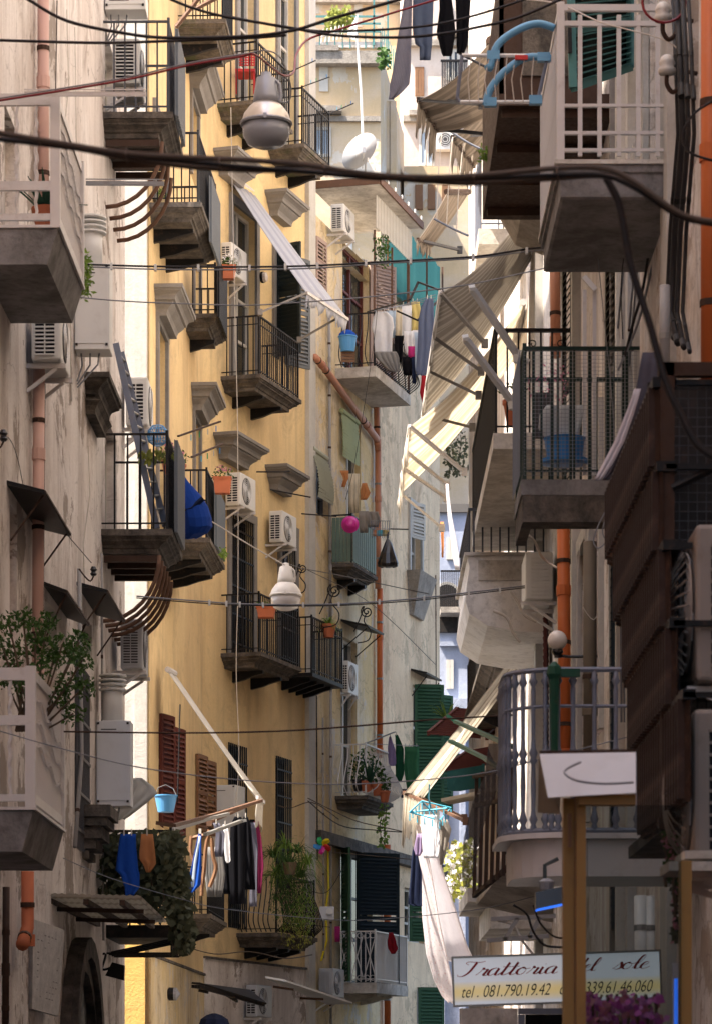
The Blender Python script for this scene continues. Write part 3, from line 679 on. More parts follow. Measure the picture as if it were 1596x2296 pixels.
# --- closing the view
bB = building('pale blue house with an arch at the end of the alley')
def fb(p0, p1, y0, y1, Y): a, b = P(p0, y1, Y), P(p1, y0, Y); return a, b
a, b = fb(930, 1090, 1150, 2440+155, 76)
boxp(bB, 'wall', 'blue', a.x, b.x+3, 76, 86, 0, b.z)
boxp(bB, 'roof', 'roof', a.x-.1, b.x+3.1, 75.9, 86.1, b.z+.001, b.z+.2)
mb = MB(); ac = P(1001, 1335, 75.9); r = .26
for rr, yy, mt, nm in ((.34, 75.96, 'pale_trim', 'arch_surround'), (.27, 75.92, 'inside', 'arch_opening')):
    m1 = MB(); vs = [Vector((ac.x+math.cos(math.pi*k/12)*rr, yy, ac.z+math.sin(math.pi*k/12)*rr)) for k in range(13)]+[Vector((ac.x-rr, yy, ac.z-.9)), Vector((ac.x+rr, yy, ac.z-.9))]
    m1.add(vs+[v+Vector((0, .1, 0)) for v in vs], [tuple(range(15)), tuple(range(29, 14, -1))]+[(i, (i+1) % 15, (i+1) % 15+15, i+15) for i in range(15)]); m1.build(nm, mt, bB)
for (p0, p1, y0, y1, d) in ((985, 1090, 1570, 1600, .3), (1030, 1042, 1600, 2300, .25), (985, 1060, 1440, 1450, .12), (985, 996, 1600, 2300, .15), (1050, 1056, 1150, 1570, .2)):
    a, b = P(p0, y1, 76), P(p1, y0, 76); boxp(bB, 'pilaster' if b.z-a.z > 1 else 'moulding', 'blue', a.x, b.x, 76-d, 76-.003, a.z, b.z)
def farwin(par, Y, p0, p1, y0, y1, fm='wood_w', ledge=True, curtain=None):
    a, b = P(p0, y1, Y), P(p1, y0, Y); W = b.x-a.x; H = b.z-a.z; mb = MB(); f = .09
    mb.bb(a.x, a.x+f, Y-.05, Y-.002, a.z, b.z); mb.bb(b.x-f, b.x, Y-.05, Y-.002, a.z, b.z); mb.bb(a.x+f, b.x-f, Y-.05, Y-.002, b.z-f, b.z); mb.bb(a.x+f, b.x-f, Y-.05, Y-.002, a.z, a.z+f)
    mb.bb((a.x+b.x)/2-f/2, (a.x+b.x)/2+f/2, Y-.045, Y-.004, a.z+f, b.z-f); w_ = mb.build('window', fm, par)
    m2 = MB(); m2.bb(a.x+f, b.x-f, Y-.02, Y-.003, a.z+f, b.z-f); m2.build('pane', curtain or 'glass', w_)
    if ledge: m3 = MB(); m3.bb(a.x-.3, b.x+.3, Y-.4, Y-.003, b.z+.35, b.z+.5); m3.build('window_hood', 'stone_pale', w_)
    return w_
bK = building('sunlit cream house with a roof terrace at the top centre')
z = P(0, 108, 88).z; a, b = P(640, 0, 88), P(853, 0, 88)
boxp(bK, 'wall', 'cream', a.x, b.x, 88, 100, 0, z)
mb = MB(); a2, b2 = P(853, 0, 88), P(905, 0, 94)     # its side, running away
mb.add([Vector((a2.x, 88, 0)), Vector((b2.x, 94, 0)), Vector((b2.x, 94, z-.6)), Vector((a2.x, 88, z)), Vector((a2.x, 100, 0)), Vector((a2.x, 100, z))], [(0, 1, 2, 3), (3, 2, 5), (1, 4, 5, 2)]); mb.build('side_wall', 'cream', bK)
boxp(bK, 'roof', 'concrete_w', a.x-.1, b.x+.1, 87.9, 100, z+.001, z+.16)
farwin(bK, 88, 700, 742, 285, 352, curtain='c_lblue'); farwin(bK, 88, 776, 790, 520, 600)
for px in (866, 880): c = P(px, 400, 90); boxp(bK, 'pilaster', 'cream', c.x-.1, c.x+.1, 89.5, 90.4, 0, z-1)
bL = building('second cream house rising behind the roof terrace')
a, b = P(640, 0, 104), P(935, 0, 104); boxp(bL, 'wall', 'cream', a.x, b.x, 104, 112, 0, 46); boxp(bL, 'roof', 'roof', a.x, b.x, 104, 112, 46.001, 46.2)
farwin(bL, 104, 795, 812, 10, 60, ledge=False)
bP = building('pinkish cream house with a small window behind the awnings')
a, b = P(903, 0, 97), P(1250, 0, 97); boxp(bP, 'wall', 'pink', a.x, b.x, 97, 109, 0, 44); boxp(bP, 'roof', 'roof', a.x, b.x, 97, 109, 44.001, 44.2)
farwin(bP, 97, 938, 974, 290, 372, curtain='c_lblue'); farwin(bP, 97, 1000, 1030, 110, 180)
a, b = P(905, 415, 93), P(1050, 372, 93); boxp(bP, 'ledge_wall', 'cream', a.x, b.x, 93, 96.9, 0, b.z)
# yellow wall with brown shutters under the pink house
for p in (930, 958, 990): a, b = P(p, 470, 93), P(p+17, 415, 93); boxp(bP, 'shutter', 'wood_brown', a.x, b.x, 92.9, 92.99, a.z, b.z)

for (par, Y, p0, p1, y0, y1) in ((bK, 88, 716, 736, 150, 205), (bL, 104, 700, 716, -5, 30), (bP, 97, 1050, 1072, 110, 180), (bP, 97, 930, 950, 150, 215), (bP, 97, 925, 948, 20, 80), (bP, 97, 990, 1012, 10, 60)): farwin(par, Y, p0, p1, y0, y1, 'wood_brown' if par is bP else 'wood_w', ledge=par is not bP)
for (par, Y, p0, p1, y, h_, d) in ((bK, 88, 640, 853, 122, .35, .35), (bK, 88, 640, 853, 262, .14, .12), (bP, 97, 903, 1090, 262, .18, .2), (bP, 97, 903, 1090, 92, .18, .2), (bL, 104, 640, 935, -10, .3, .3)):
    a, b = P(p0, y, Y), P(p1, y, Y); boxp(par, 'string_course', 'stone_pale', a.x, b.x, Y-d, Y-.004, a.z-h_, a.z)
# a narrow balcony on the far pink house and wiring down its wall
a, b = P(985, 232, 97), P(1045, 225, 97); boxp(bP, 'balcony_slab', 'stone_pale', a.x, b.x, 96, 96.99, a.z-.2, a.z)
for k in range(14): x = a.x+.05+(b.x-a.x-.1)*k/13; boxp(bP, 'baluster', 'iron', x-.02, x+.02, 96.03, 96.07, a.z, a.z+1)
boxp(bP, 'rail', 'iron', a.x, b.x, 96.01, 96.09, a.z+1.001, a.z+1.06)
# openings in the blue house
for (p0, p1, y0, y1) in ((1000, 1016, 1480, 1545), (1002, 1018, 1650, 1740), (1000, 1016, 1205, 1255)): farwin(bB, 76, p0, p1, y0, y1, 'wood_w', ledge=False)
a, b = P(985, 1372, 76), P(1040, 1360, 76); boxp(bB, 'balcony_slab', 'stone_pale', a.x, b.x, 75.2, 75.99, a.z-.14, a.z)
for k in range(12): x = a.x+.03+(b.x-a.x-.06)*k/11; boxp(bB, 'baluster', 'iron', x-.012, x+.012, 75.23, 75.26, a.z, a.z+.85)
boxp(bB, 'rail', 'iron', a.x, b.x, 75.22, 75.27, a.z+.851, a.z+.89)

# ================================================================ balconies (slab, mouldings, brackets, rails, every baluster)
# left side, near
def white_balcony(pn, pf, ytop, label, top_y, mid_ys, nearpx, twisted, th=.28, slab='concrete'):
    """white painted metal railing on a plain cement slab; front panel with posts and twisted bars, street side closely barred"""
    F = FA; d = .60; s0, s1 = F.sp(pn, d), F.sp(pf, d); z = F.zp(ytop, s0, d); L = s1-s0; t = thing('balcony', label, 'balcony', F.pt((s0+s1)/2, 0, z), F.rz)
    H = F.zp(top_y, s0, d)-z; nx = L/2
    mb = MB(); mb.add([Vector(p) for p in ((-L/2, 0, 0), (L/2, 0, 0), (L/2, d, 0), (-L/2, d, 0), (-L/2, 0, -th), (L/2, 0, -th), (L/2, d*.86, -th), (-L/2, d*.86, -th))],
        [(0, 1, 2, 3), (4, 7, 6, 5), (0, 4, 5, 1), (1, 5, 6, 2), (2, 6, 7, 3), (3, 7, 4, 0)]); mb.build('slab', slab, t)
    mb = MB(); mb.bb(-L/2-.02, L/2+.02, 0, d+.02, .001, .022); mb.build('slab_edge', 'white_metal', t)
    tr = MB()
    for zz, hh in ((H-.045, .09), (.09, .05))+tuple((F.zp(y, s0, d)-z, .07) for y in mid_ys):
        tr.box((nx-.02, d/2-.02, zz), (.04, d-.05, hh))
    for zz in (H-.045, .09): tr.box((0, d-.021, zz), (L-.09, .045, .07))
    tr.build('rail', 'white_metal', t)
    pm = MB(); pm.box((0, 0, H/2), (.06, .075, H)); me = pm.data('post', 'white_metal')
    for x in (nx-.022, -nx+.022): obj('post', me, t, (x, d-.022, .012))
    pts = []; b = MB()
    if twisted:
        for k in range(25): u = k/24; pts.append((math.cos(u*40)*.006, math.sin(u*40)*.006, .1+u*(H-.18)))
        b.tube(pts, [.012+.006*math.sin(math.pi*k/24) for k in range(25)], 5)
    else: b.box((0, 0, H/2), (.025, .025, H-.1))
    me = b.data('bar', 'white_metal')
    for k in range(1, 4): obj('bar', me, t, (nx-.02, d-.022-k*.15, 0))
    b = MB(); b.box((0, 0, H/2), (.028, .028, H-.14)); me = b.data('baluster', 'white_metal')
    n = 26
    for k in range(1, n): obj('baluster', me, t, (-nx+.04+(L-.08)*k/n, d-.024, 0))
    g = MB()     # the wavy band of small loops across the balusters
    for q in range(3):
        for k in range(n*2):
            x = -nx+.06+(L-.12)*k/(n*2); g.box((x, d+.002, H*(.30+.16*q)+.03*math.sin(k*.35)+.22*k/(n*2)), (.016, .014, .022))
    g.build('ornament', 'white_metal', t)['kind'] = 'stuff'
    return t
white_balcony(130, 185, 511, 'white barred balcony with twisted bars on a cracked cement slab, holding an aloe', 208, (415,), 0, True)
white_balcony(75, 142, 1817, 'white barred balcony overgrown by a jade bush, on a smooth grey cement slab', 1497, (1615,), 0, True, .30)
def iron_bows(t, L, D, n=6, rad=.85, mat='rust_l'):
    for k in range(n):
        x = -L/2*.9+L*.9*k/(n-1)*1.0; pts = []
        for j in range(9): a = math.pi/2*j/8; pts.append((x, .02+(D-.12)*math.sin(a), -.3-rad*.75*(1-0) + rad*.75*(1-math.cos(a))))
        b = MB(); b.tube(pts, .024, 6); b.build('bracket', mat, t, smooth=True)
def joists(t, L, D, z=-.26, n=4, mat='rust'):
    b0 = MB(); b0.box((0, D*.42, z-.035), (.07, D*.8, .07)); me = b0.data('joist', mat)
    for k in range(n): obj('joist', me, t, (-L/2*.8+L*.8*k/(n-1), 0, 0))
t = balcony(FA, 383, 405, 251, .74, 'stone balcony above with rusty bow brackets, an air conditioner standing inside', rail='iron_grey', H=1.0, brackets=0, toprail=.03)
joists(t, t['L'], t['D']); iron_bows(t, t['L'], t['D'], 4, .95)
t = balcony(FA, 380, 403, 1187, .74, 'stone balcony with a ladder leaning inside and rusty bow brackets below', rail='iron', H=1.04, brackets=0, toprail=.03, step=.13)
joists(t, t['L'], t['D']); iron_bows(t, t['L']*1.25, t['D'], 6, .95)
t = balcony(FA, 388, 412, 2075, .74, 'ivy covered balcony with dark steel frame and towels hung in front', base='plain', slabm='inside', rail='iron', H=1.04, brackets=0)
for q in range(4):
    b = MB(); L = t['L']; b.bar((L/2-.05-q*.3, .05, -.30), (L/2-.05-q*.3, .70, -.16), .018); b.bar((L/2-.05-q*.3, .0, -.31), (L/2-.05-q*.3, .74, -.31), .02); b.bar((L/2-.05-q*.3, .72, -.31), (L/2-.05-q*.3, .72, -.1), .02); b.build('bracket', 'iron', t)
# yellow house
balcony(FB, 448, 487, 453, .72, 'stone balcony high on the yellow house with pierced iron brackets and a grey side screen', rail='iron', brackets=3)
balcony(FB, 486, 505, 703, .50, 'small stone balcony on the yellow house beside the flower pot air conditioner', rail='iron', H=.78, brackets=1, group=None)
balcony(FB, 467, 500, 1206, .72, 'stone balcony on the yellow house just behind the blue bag', rail='iron', brackets=3)
balcony(FB, 503, 524, 42, .72, 'moss stained stone balcony at the top edge of the yellow house', slabm='stone_moss', rail='iron', brackets=2)
t = balcony(FB, 470, 505, 2050, .6, 'crumbling stone balcony low on the yellow house, right of the ivy', rail='iron', H=.9, brackets=1, slabm='stone')
balcony(FC, 578, 652, 223, .72, 'mossy stone balcony holding a red chair, topmost of the yellow house', slabm='stone_moss', mid=True)
balcony(FC, 680, 741, 321, .66, 'mossy stone balcony with drying racks, beside the one with the red chair', slabm='stone_moss', mid=True)
balcony(FC, 583, 672, 838, .70, 'iron railed balcony of the yellow house under the white awning', mid=True, step=.10)
balcony(FC, 583, 672, 1462, .70, 'iron railed balcony of the yellow house just behind the white street lamp', mid=True, step=.10)
t = balcony(FC, 701, 770, 1508, .68, 'iron railed balcony carried by four curved dark brackets, next to an air conditioner', base='plain', slabm='iron', th=.07, brackets=4, mid=True, step=.10)
t = balcony(FC, 622, 708, 2092, .74, 'bulging iron balcony overflowing with ferns, lowest of the yellow house', bulge=.16, step=.085, brackets=3)
# grey side screens seen as dark strips beside the balconies
for F, t0, y0, y1, nm, off in ((FB, 486, 392, 600, 'dark grey corrugated screen on the side of the high yellow balcony', .72), (FB, 497, 1088, 1260, 'dark grey corrugated screen beside the balcony with the blue bag', .72),
                     (FB, 502, 575, 760, 'black corrugated screen on the small yellow house balcony', .5), (FA, 404, 60, 330, 'grey slatted screen along the street side of the top left balcony', .76), (FA, 403, 985, 1235, 'grey slatted screen along the street side of the ladder balcony', .76)):
    s1 = F.sp(t0, off); s0 = s1-(1.5 if F is FB else 1.2); z1, z0 = F.zp(y0, s0, off), F.zp(y1, s1, off); t = thing('side_screen', nm, 'screen', F.pt((s0+s1)/2, off+.03, z0), F.rz); L = s1-s0
    fr = MB(); fr.box((0, 0, z1/2-z0/2), (L, .008, z1-z0)); fr.build('backing', 'shut_grey' if 'grey' in nm else 'iron', t)
    n = int(L/.09); b = MB(); b.box((0, 0, (z1-z0)/2), (.05, .03, z1-z0)); me = b.data('slat', 'shut_grey' if 'grey' in nm else 'iron')
    for k in range(n): obj('slat', me, t, (-L/2+.05+k*.09, .018, 0))
# ochre house
t = balcony(FD, 842, 920, 820, .80, 'bulging iron balcony on a cream slab, with a blue tub and the big laundry line', base='plain', th=.2, bulge=.2, H=1.02, brackets=0, mid=False, step=.12)
iron = MB(); L = t['L']
for x, hh in ((L/2-.03, 2.6), (-L/2+.03, 2.6), (0, 2.6)): iron.box((x, .77, hh/2), (.035, .035, hh))
iron.build('canopy_post', 'rust_l', t)
t = balcony(FD, 790, 842, 1262, .42, 'little balcony boarded with green corrugated sheets under the pink basin', H=.92, brackets=2, step=.3)
L = t['L']; b = MB(); b.box((0, 0, .42), (.065, .02, .84)); me = b.data('panel', 'panel_green')
for k in range(int(L/.075)): obj('panel', me, t, (-L/2+.05+k*.075, .42+.006*(k % 2), .03))
for k in range(5): o = obj('panel', me, t, (L/2+.006, .06+k*.075, .03), math.pi/2)
t = balcony(FD, 822, 877, 1784, .62, 'flower balcony with white bulging bars and potted cactus, below the orange pipe', rail='white_metal', bulge=.24, H=.98, step=.11, brackets=0)
t = balcony(FD, 843, 914, 2204, .78, 'white balcony with crossed wrought iron panels in front of dark shutters', base='plain', slabm='concrete_w', rail='white_metal', th=.2, step=.09, H=.98, brackets=2)
for k in range(3):
    b = MB(); x0 = t['L']/2-.02; y0, y1 = .04+k*.25, .27+k*.25
    b.bar((x0+.02, y0, .1), (x0+.02, y1, .9), .016); b.bar((x0+.026, y1, .1), (x0+.026, y0, .9), .016)
    for q in (.09, .9):
        for yy in (y0+.06, y1-.06): b.ring((x0+.02, yy, q), .05, .007, Matrix.Rotation(R(90), 3, 'Y'), 12)
    b.build('cross_panel', 'white_metal', t)
# roof slab over the ochre terrace
s0, s1 = FD.sp(905, .9), FD.sp(960, .9); 
# right side
def rbal(*a, **k): return balcony(FR, *a, **k)
t = rbal(1168, 1152, 1075, .92, 'dark green balcony wrapped in wire mesh, with a blue basin behind the net', base='plain', slabm='concrete', rail='iron_green', H=1.02, th=.12, brackets=0, step=.125, toprail=.04)
L, D = t['L'], t['D']; b = MB(); b.bb(-L/2+.06, L/2-.06, 0, D-.08, -.20, -.121); b.bb(-L/2+.02, L/2-.02, D-.09, D-.01, -.33, -.122); b.bb(-L/2, -L/2+.09, 0, D-.02, -.33, -.123); b.build('slab_edge', 'stone', t)
m = MB()
for k in range(31): m.bar((-L/2-.012, .03+k*.029, .03), (-L/2-.012, .03+k*.029, 1.0), .0025)
for k in range(33): m.bar((-L/2-.014, .02, .03+k*.03), (-L/2-.014, D-.02, .03+k*.03), .0025)
for k in range(28): m.bar((-L/2+L*k/27, D+.012, .03), (-L/2+L*k/27, D+.012, 1.0), .0025)
m.build('mesh_net', 'cable_gr', t)
b = MB()
for k in range(6): b.box((-L/2+.02, .1+k*.145, .5), (.022, .022, 1.0))
b.build('bar', 'iron_green', t)
t = rbal(1105, 1056, 971, .82, 'black balcony with iron scrolls, between the long awning and the mesh balcony', base='plain', slabm='concrete_w', rail='iron', th=.16, H=1.04, brackets=0, step=.12, toprail=.05)
for k in range(3):
    b = MB()
    for sg in (-1, 1):
        pts = [(-t['L']/2, .28+.14*sg+sg*.045*math.cos(a*.7)*(1-a/14), .90+.045*math.sin(a*.7)*(1-a/14)) for a in range(11)]; b.tube(pts, .006, 4)
    if k == 1: b.build('scroll', 'iron', t)
t = rbal(1113, 1090, 272, .85, 'dark grey barred balcony under the brown sheeted one', rail='iron_grey', H=.72, base='plain', slabm='concrete_w', th=.10, brackets=0, step=.14, bw=.035)
b = MB(); L = t['L']; b.add([Vector(p) for p in ((-L/2+.02, 0, -.1), (-L/2+.02, .82, -.1), (-L/2+.02, .55, -.55), (-L/2+.02, 0, -.75), (L/2, 0, -.1), (L/2, .82, -.1), (L/2, .55, -.55), (L/2, 0, -.75))],
    [(0, 3, 2, 1), (4, 5, 6, 7), (1, 2, 6, 5), (2, 3, 7, 6)]); b.build('bracket', 'stone_pale', t)
# brown sheeted balcony above it
t = thing('balcony', 'brown sheet metal balcony floor at the top, above the dark grey barred balcony', 'balcony', FR.pt(28.5, 0, FR.zp(185, 26, .95)), FR.rz)
b = MB(); b.bb(-1.9, 1.6, 0, .98, 0, .10); b.build('slab', 'rust', t)
b = MB(); b.bb(-1.9, -1.86, .1, .98, .1, 1.2); b.bb(-1.9, 1.6, .94, .98, .1, 1.2); b.build('sheet_front', 'rust', t)
b = MB(); b.bb(-1.92, -1.905, .18, .78, .25, 1.0); b.build('door', 'stone', t)
for q in range(4): b = MB(); b.bb(-1.8+q*1.0, -1.74+q*1.0, 0, .95, -.07, -.001); b.build('joist', 'rust', t)
# R1 : white barred balcony, near, top right
s0 = FR.sp(1250, .80); D = .80; z = FR.zp(368, s0, D); t = thing('balcony', 'tall white barred balcony with a green shutter behind, top right', 'balcony', FR.pt(s0+1.0, 0, z), FR.rz)
b = MB(); b.loft(2.0, D, [(0, 0), (0, -.05), (.02, -.06), (.02, -.22), (.04, -.235)]); b.build('slab', 'concrete', t); b = MB(); b.bb(-1.02, 1.0, 0, D+.02, .001, .03); b.build('slab_edge', 'concrete_w', t)
H = 1.09; b = MB()
for zz, hh in ((H, .045), (.98, .035), (.22, .022), (.10, .022), (.41, .02)): b.box((-.99, D/2, zz), (.035, D-.06, hh))
for zz, hh in ((H, .045), (.10, .03)): b.box((0, D-.02, zz), (1.96, .035, hh))
b.build('rail', 'white_metal', t)
b = MB(); b.box((0, 0, H/2), (.05, .05, H+.02)); me = b.data('post', 'white_metal'); obj('post', me, t, (-.985, D-.02, .03)); obj('post', me, t, (0.97, D-.02, .03))
b = MB(); b.box((0, 0, .55), (.03, .03, .98)); me = b.data('baluster', 'white_metal')
for k in range(1, 6): obj('baluster', me, t, (-.99, D-.02-k*.135, 0))
for k in range(1, 21): obj('baluster', me, t, (-.985+k*.095, D-.02, 0))
b = MB(); b.bb(-.97, .9, D-.05, D-.046, .12, 1.05); b.build('side_sheet', 'canopy_w', t)
# R4 white bellied balcony
s0 = FR.sp(1048, .92); L = 3.2; D = .92; z = FR.zp(1247, s0, D); t = thing('balcony', 'white balcony with a rounded cement belly, behind the back of an air conditioner', 'balcony', FR.pt(s0+L/2, 0, z), FR.rz)
b = MB(); prof = [(D, 0), (D, -.05), (D-.02, -.12), (D+.03, -.5), (D-.02, -.66), (D*.75, -.80), (D*.4, -.86), (0, -.88), (0, 0)]
vs = [Vector((x, p[0], p[1])) for x in (-L/2, L/2) for p in prof]; n = len(prof)
b.add(vs, [tuple(range(n)), tuple(range(2*n-1, n-1, -1))]+[(i, (i+1) % n, (i+1) % n+n, i+n) for i in range(n)]); b.build('slab', 'white_slab', t)
b = MB(); b.bb(-L/2-.03, L/2, 0, D+.04, .001, .04); b.bb(-L/2-.02, -L/2-.002, .02, .8, -.28, -.05); b.build('slab_edge', 'concrete_w', t)
b = MB(); b.box((0, 0, .25), (.02, .02, .5)); me = b.data('baluster', 'iron_grey')
for k in range(9): obj('baluster', me, t, (-L/2+.02, .05+k*.1, .03))
for k in range(22): obj('baluster', me, t, (-L/2+.05+k*.14, D-.02, .03))
b = MB(); b.box((0, D-.02, .54), (L, .03, .03)); b.box((-L/2+.02, D/2, .54), (.03, D-.06, .03)); b.build('rail', 'iron_grey', t)
rbal(1087, 1045, 1462, .45, 'small dark balcony beyond the white bellied one', rail='iron', base='stone', H=.75, step=.07, brackets=2)
rbal(1072, 1062, 512, .62, 'pale mesh fenced balcony between the awnings, high on the right', base='plain', slabm='concrete_w', rail='iron_blue', H=1.05, brackets=0, step=.28, th=.2)
# R6 rounded balcony with turned balusters
s0 = 19.6; D = 1.22; z = FR.zp(1865, 19.4, D*.9); Hh = 1.03
t = thing('balcony', 'rounded balcony with blue grey turned iron balusters on a white slab', 'balcony', FR.pt(s0, 0, z), FR.rz)
path = [(-.0, .0)] ; path = []
for k in range(6): path.append((-.05, .30+k*.135))
cx, cy, rr = .30, .85, .40
for k in range(1, 8): a = math.pi-math.pi/2*k/7.5; path.append((cx+rr*math.cos(a)*.9, cy+rr*math.sin(a)))
for k in range(5): path.append((.36+k*.12, cy+rr+.005))
def ledge(sc, z0, z1):
    pts = [(-.10, 0)]+[(-.10, .25), (-.10, .8)]+[(cx+(rr+.06)*math.cos(math.pi-math.pi/2*k/6), cy+(rr+.05)*math.sin(math.pi-math.pi/2*k/6)) for k in range(7)]+[(1.0, cy+rr+.05), (1.0, 0)]
    mx, my = .5, 0; pts = [(mx+(x-mx)*sc, my+(y-my)*sc) for x, y in pts]; n = len(pts); m = MB()
    m.add([Vector((x, y, zz)) for zz in (z0, z1) for x, y in pts], [tuple(range(n))[::-1], tuple(range(n, 2*n))]+[(i, (i+1) % n, (i+1) % n+n, i+n) for i in range(n)]); return m
ledge(1.0, -.035, .0).build('slab_edge', 'white_metal', t); ledge(.93, -.27, -.036).build('slab', 'white_metal', t)
pr = [(.016, .02), (.022, .04), (.014, .06), (.028, .09), (.018, .12), (.013, .15), (.017, .3), (.013, .44), (.026, .46), (.016, .48), (.028, .51), (.016, .54), (.013, .6), (.015, .9), (.012, .93), (.028, .96), (.018, .98), (.012, 1.03)]
b = MB(); b.lathe(pr, 8); me = b.data('baluster', 'iron_blue', None, True)
for x, y in path: obj('baluster', me, t, (x, y, 0))
for zz, w_ in ((Hh, .03), (.02, .03), (.80, .02)):
    b = MB(); b.tube([(-.05, 0, zz)]+[(x, y, zz) for x, y in path], w_*.6, 6); b.build('rail', 'iron_blue', t)
b = MB(); b.lathe([(.015, .48), (.022, .5), (.03, .9), (.035, 1.02), (.05, 1.05), (.04, 1.10), (.012, 1.13)], 8); b.box((0, -.08, 1.06), (.04, .16, .05)); b.build('finial', 'green_rack', t, loc=(-.11, .96, -.06))
# R7 brown corrugated, nearest
s0 = FR.sp(1480, .85); z = FR.zp(845, s0, .85)
t = thing('sheeted_balcony', 'dark brown balcony screened by stepped corrugated sheets, nearest on the right', 'balcony', FR.pt(s0, 0, z), FR.rz)
ys = [(880, 1480, 1090, 1370), (1100, 1480, 1290, 1385), (1290, 1490, 1475, 1398), (1475, 1500, 1600, 1405), (1600, 1510, 1720, 1418), (1720, 1535, 1925, 1430)]
zt = [FR.zp(y, FR.sp(p, .85), .85)-z for y, p in ((880, 1470), (1020, 1470), (1200, 1475), (1375, 1480), (1545, 1490), (1790, 1530))]
rowsz = [zt[0], zt[1]-.10, zt[2]-.10, zt[3]-.10, zt[4]-.10, zt[5]]
for r_ in range(5):
    xa = (0, -.04, -.22, -.38, -.8)[r_]; top, bot = rowsz[r_]-.0, rowsz[r_+1]; L = (2.6, 2.2, 1.85, 1.6, 1.2)[r_]-xa; n = int(L/.11)
    cm = MB(); pts = []
    for k in range(n*2+1): x = xa+L*k/(n*2); pts.append((x, .85-.0-.012*r_+(.030 if k % 2 else 0)))
    vs = [Vector((x, y, zz)) for zz in (bot, top-.015) for x, y in pts]; m_ = len(pts); cm.add(vs, [(i, i+1, i+1+m_, i+m_) for i in range(m_-1)])
    cm.build('corrugated_sheet', 'brown_sheet', t, solid=.006)
    bt = MB(); bt.box((0, 0, 0), (.035, .03, top-bot-.03)); me = bt.data('batten', 'brown_sheet')
    for k in range(int(L/.11)): obj('batten', me, t, (xa+.05+k*.11, .85-.012*r_+.035, (top+bot)/2))
    b = MB(); b.bb(xa-.01, xa+L, .78, .885-.012*r_, top-.022, top+.022); b.bb(xa-.01, xa+.02, .05, .83, top-.014, top+.010); b.build('frame', 'iron', t)
b = MB(); b.bb(-.03, .03, .79, .85, rowsz[5], .06); b.bb(-.03, .03, .45, .49, rowsz[5], .06); b.bb(-.03, .03, .0, .86, .0, .06); b.bb(-.03, .03, .0, .86, rowsz[5]-.05, rowsz[5]); b.build('post', 'rust', t)
b = MB()
for k in range(20): b.bar((.05, .04+k*.04, rowsz[5]), (.05, .04+k*.04, 0), .003)
for k in range(50): b.bar((.05, 0, -k*.042), (.05, .8, -k*.042), .003)
b.build('mesh_net', 'iron_grey', t)
b = MB(); b.bb(.5, 2.2, 0, .8, rowsz[5]-.02, rowsz[5]+.04); b.build('slab', 'inside', t)
b = MB(); b.bb(-2.6, 2.4, .01, .03, rowsz[5], -.02); b.build('shade_back_sheet', 'inside', t)  # near-black sheet added over the wall, stands for the shade behind the mesh
b = MB(); b.bb(1.12, 1.16, .032, .80, rowsz[5]+.05, .23); b.build('shade_end_sheet', 'inside', t)  # added dark panel for the shaded inside, hides the bright wall beyond
b = MB(); b.bb(.4, .43, .18, .34, rowsz[5]+.05, -.06); b.build('inner_panel', 'concrete', t)
b = MB(); b.tube([(-.02, .3, -.1), (-.02, .5, -.35), (-.02, .8, -.5)], .02); b.build('brace', 'iron', t)

# ================================================================ air conditioners, boiler cabinets, pipes
ac_unit(FA, 313, 84, .08, 'white air conditioner inside the top left stone balcony', D=.3, H=.5)
ac_unit(FA, 137, 690, .05, 'white air conditioner tucked right under the aloe balcony', D=.26, H=.45)
ac_unit(FA, 332, 845, .05, 'dusty air conditioner at the end of the grey house, above the blue laundry basket', D=.26)
ac_unit(FA, 320, 1388, .1, 'tall grey framed air conditioner below the rusty bow brackets', D=.25, H=.56, body='grey_ac', dark='blk2', slats=7)
ac_unit(FC, 520, 541, .1, 'air conditioner on the yellow house with a flower box hung in front, uppermost', D=.2, H=.53)
ac_unit(FC, 540, 1058, .1, 'air conditioner on the yellow house beside a hanging terracotta box', D=.28, H=.56)
ac_unit(FC, 634, 1144, .1, 'air conditioner on the yellow house up and right of the white lamp', D=.26, H=.56)
ac_unit(FD, 771, 455, .1, 'air conditioner on the ochre terrace beneath the rusty canopy edge', D=.26, H=.52)
ac_unit(FD, 781, 1481, .05, 'air conditioner with big round fan next to the four bracket balcony', D=.12, H=.62, W=.7)
ac_unit(FD, 747, 2172, .1, 'grey air conditioner left of the white crossed balcony', D=.28, H=.54, body='grey_ac', dark='grey_ac')
ac_unit(FC, 578, 2209, .1, 'air conditioner low on the yellow house under the flat metal canopy', D=.22, H=.56, body='grey_ac')
ac_unit(FR, 1177, 1237, .05, 'beige air conditioner seen from its end beside the white bellied balcony', D=.3, H=.52, fan=False, dark='white_ac')
ac_unit(FR, 1158, 290, .25, 'pale air conditioner under the dark grey barred balcony', D=.24, H=.5, fan=False, dark='white_ac')
t = ac_unit(FR, 1556, 1590, .45, 'large dusty air conditioner with bulging fan guard, lower one at the right edge', D=.3, H=.68, W=.8, body='rag_ac')
t2 = ac_unit(FR, 1560, 1175, .43, 'large dusty air conditioner above the other one at the right edge', D=.3, H=.68, W=.8, body='rag_ac')
for q in (t, t2):
    for k in range(14):
        g = MB(); r = .27; pts = []
        for j in range(9): a = -1+2*j/8; pts.append((-.06+a*r, .3+.10*math.sqrt(max(0, 1-a*a*.95)), .34)) 
        m = Matrix.Translation((-.06, .3, .34)) @ Matrix.Rotation(math.pi*k/14, 4, 'Y') @ Matrix.Translation((.06, -.3, -.34)); g.tube([m @ Vector(p) for p in pts], .004, 4); g.build('fan_rib', 'rag_ac', q)
t = thing('air_conditioner', 'tiny air conditioner on the far pinkish house beside its window', 'air conditioner', P(998, 340, 96.9), 0, 'air conditioners on the walls')
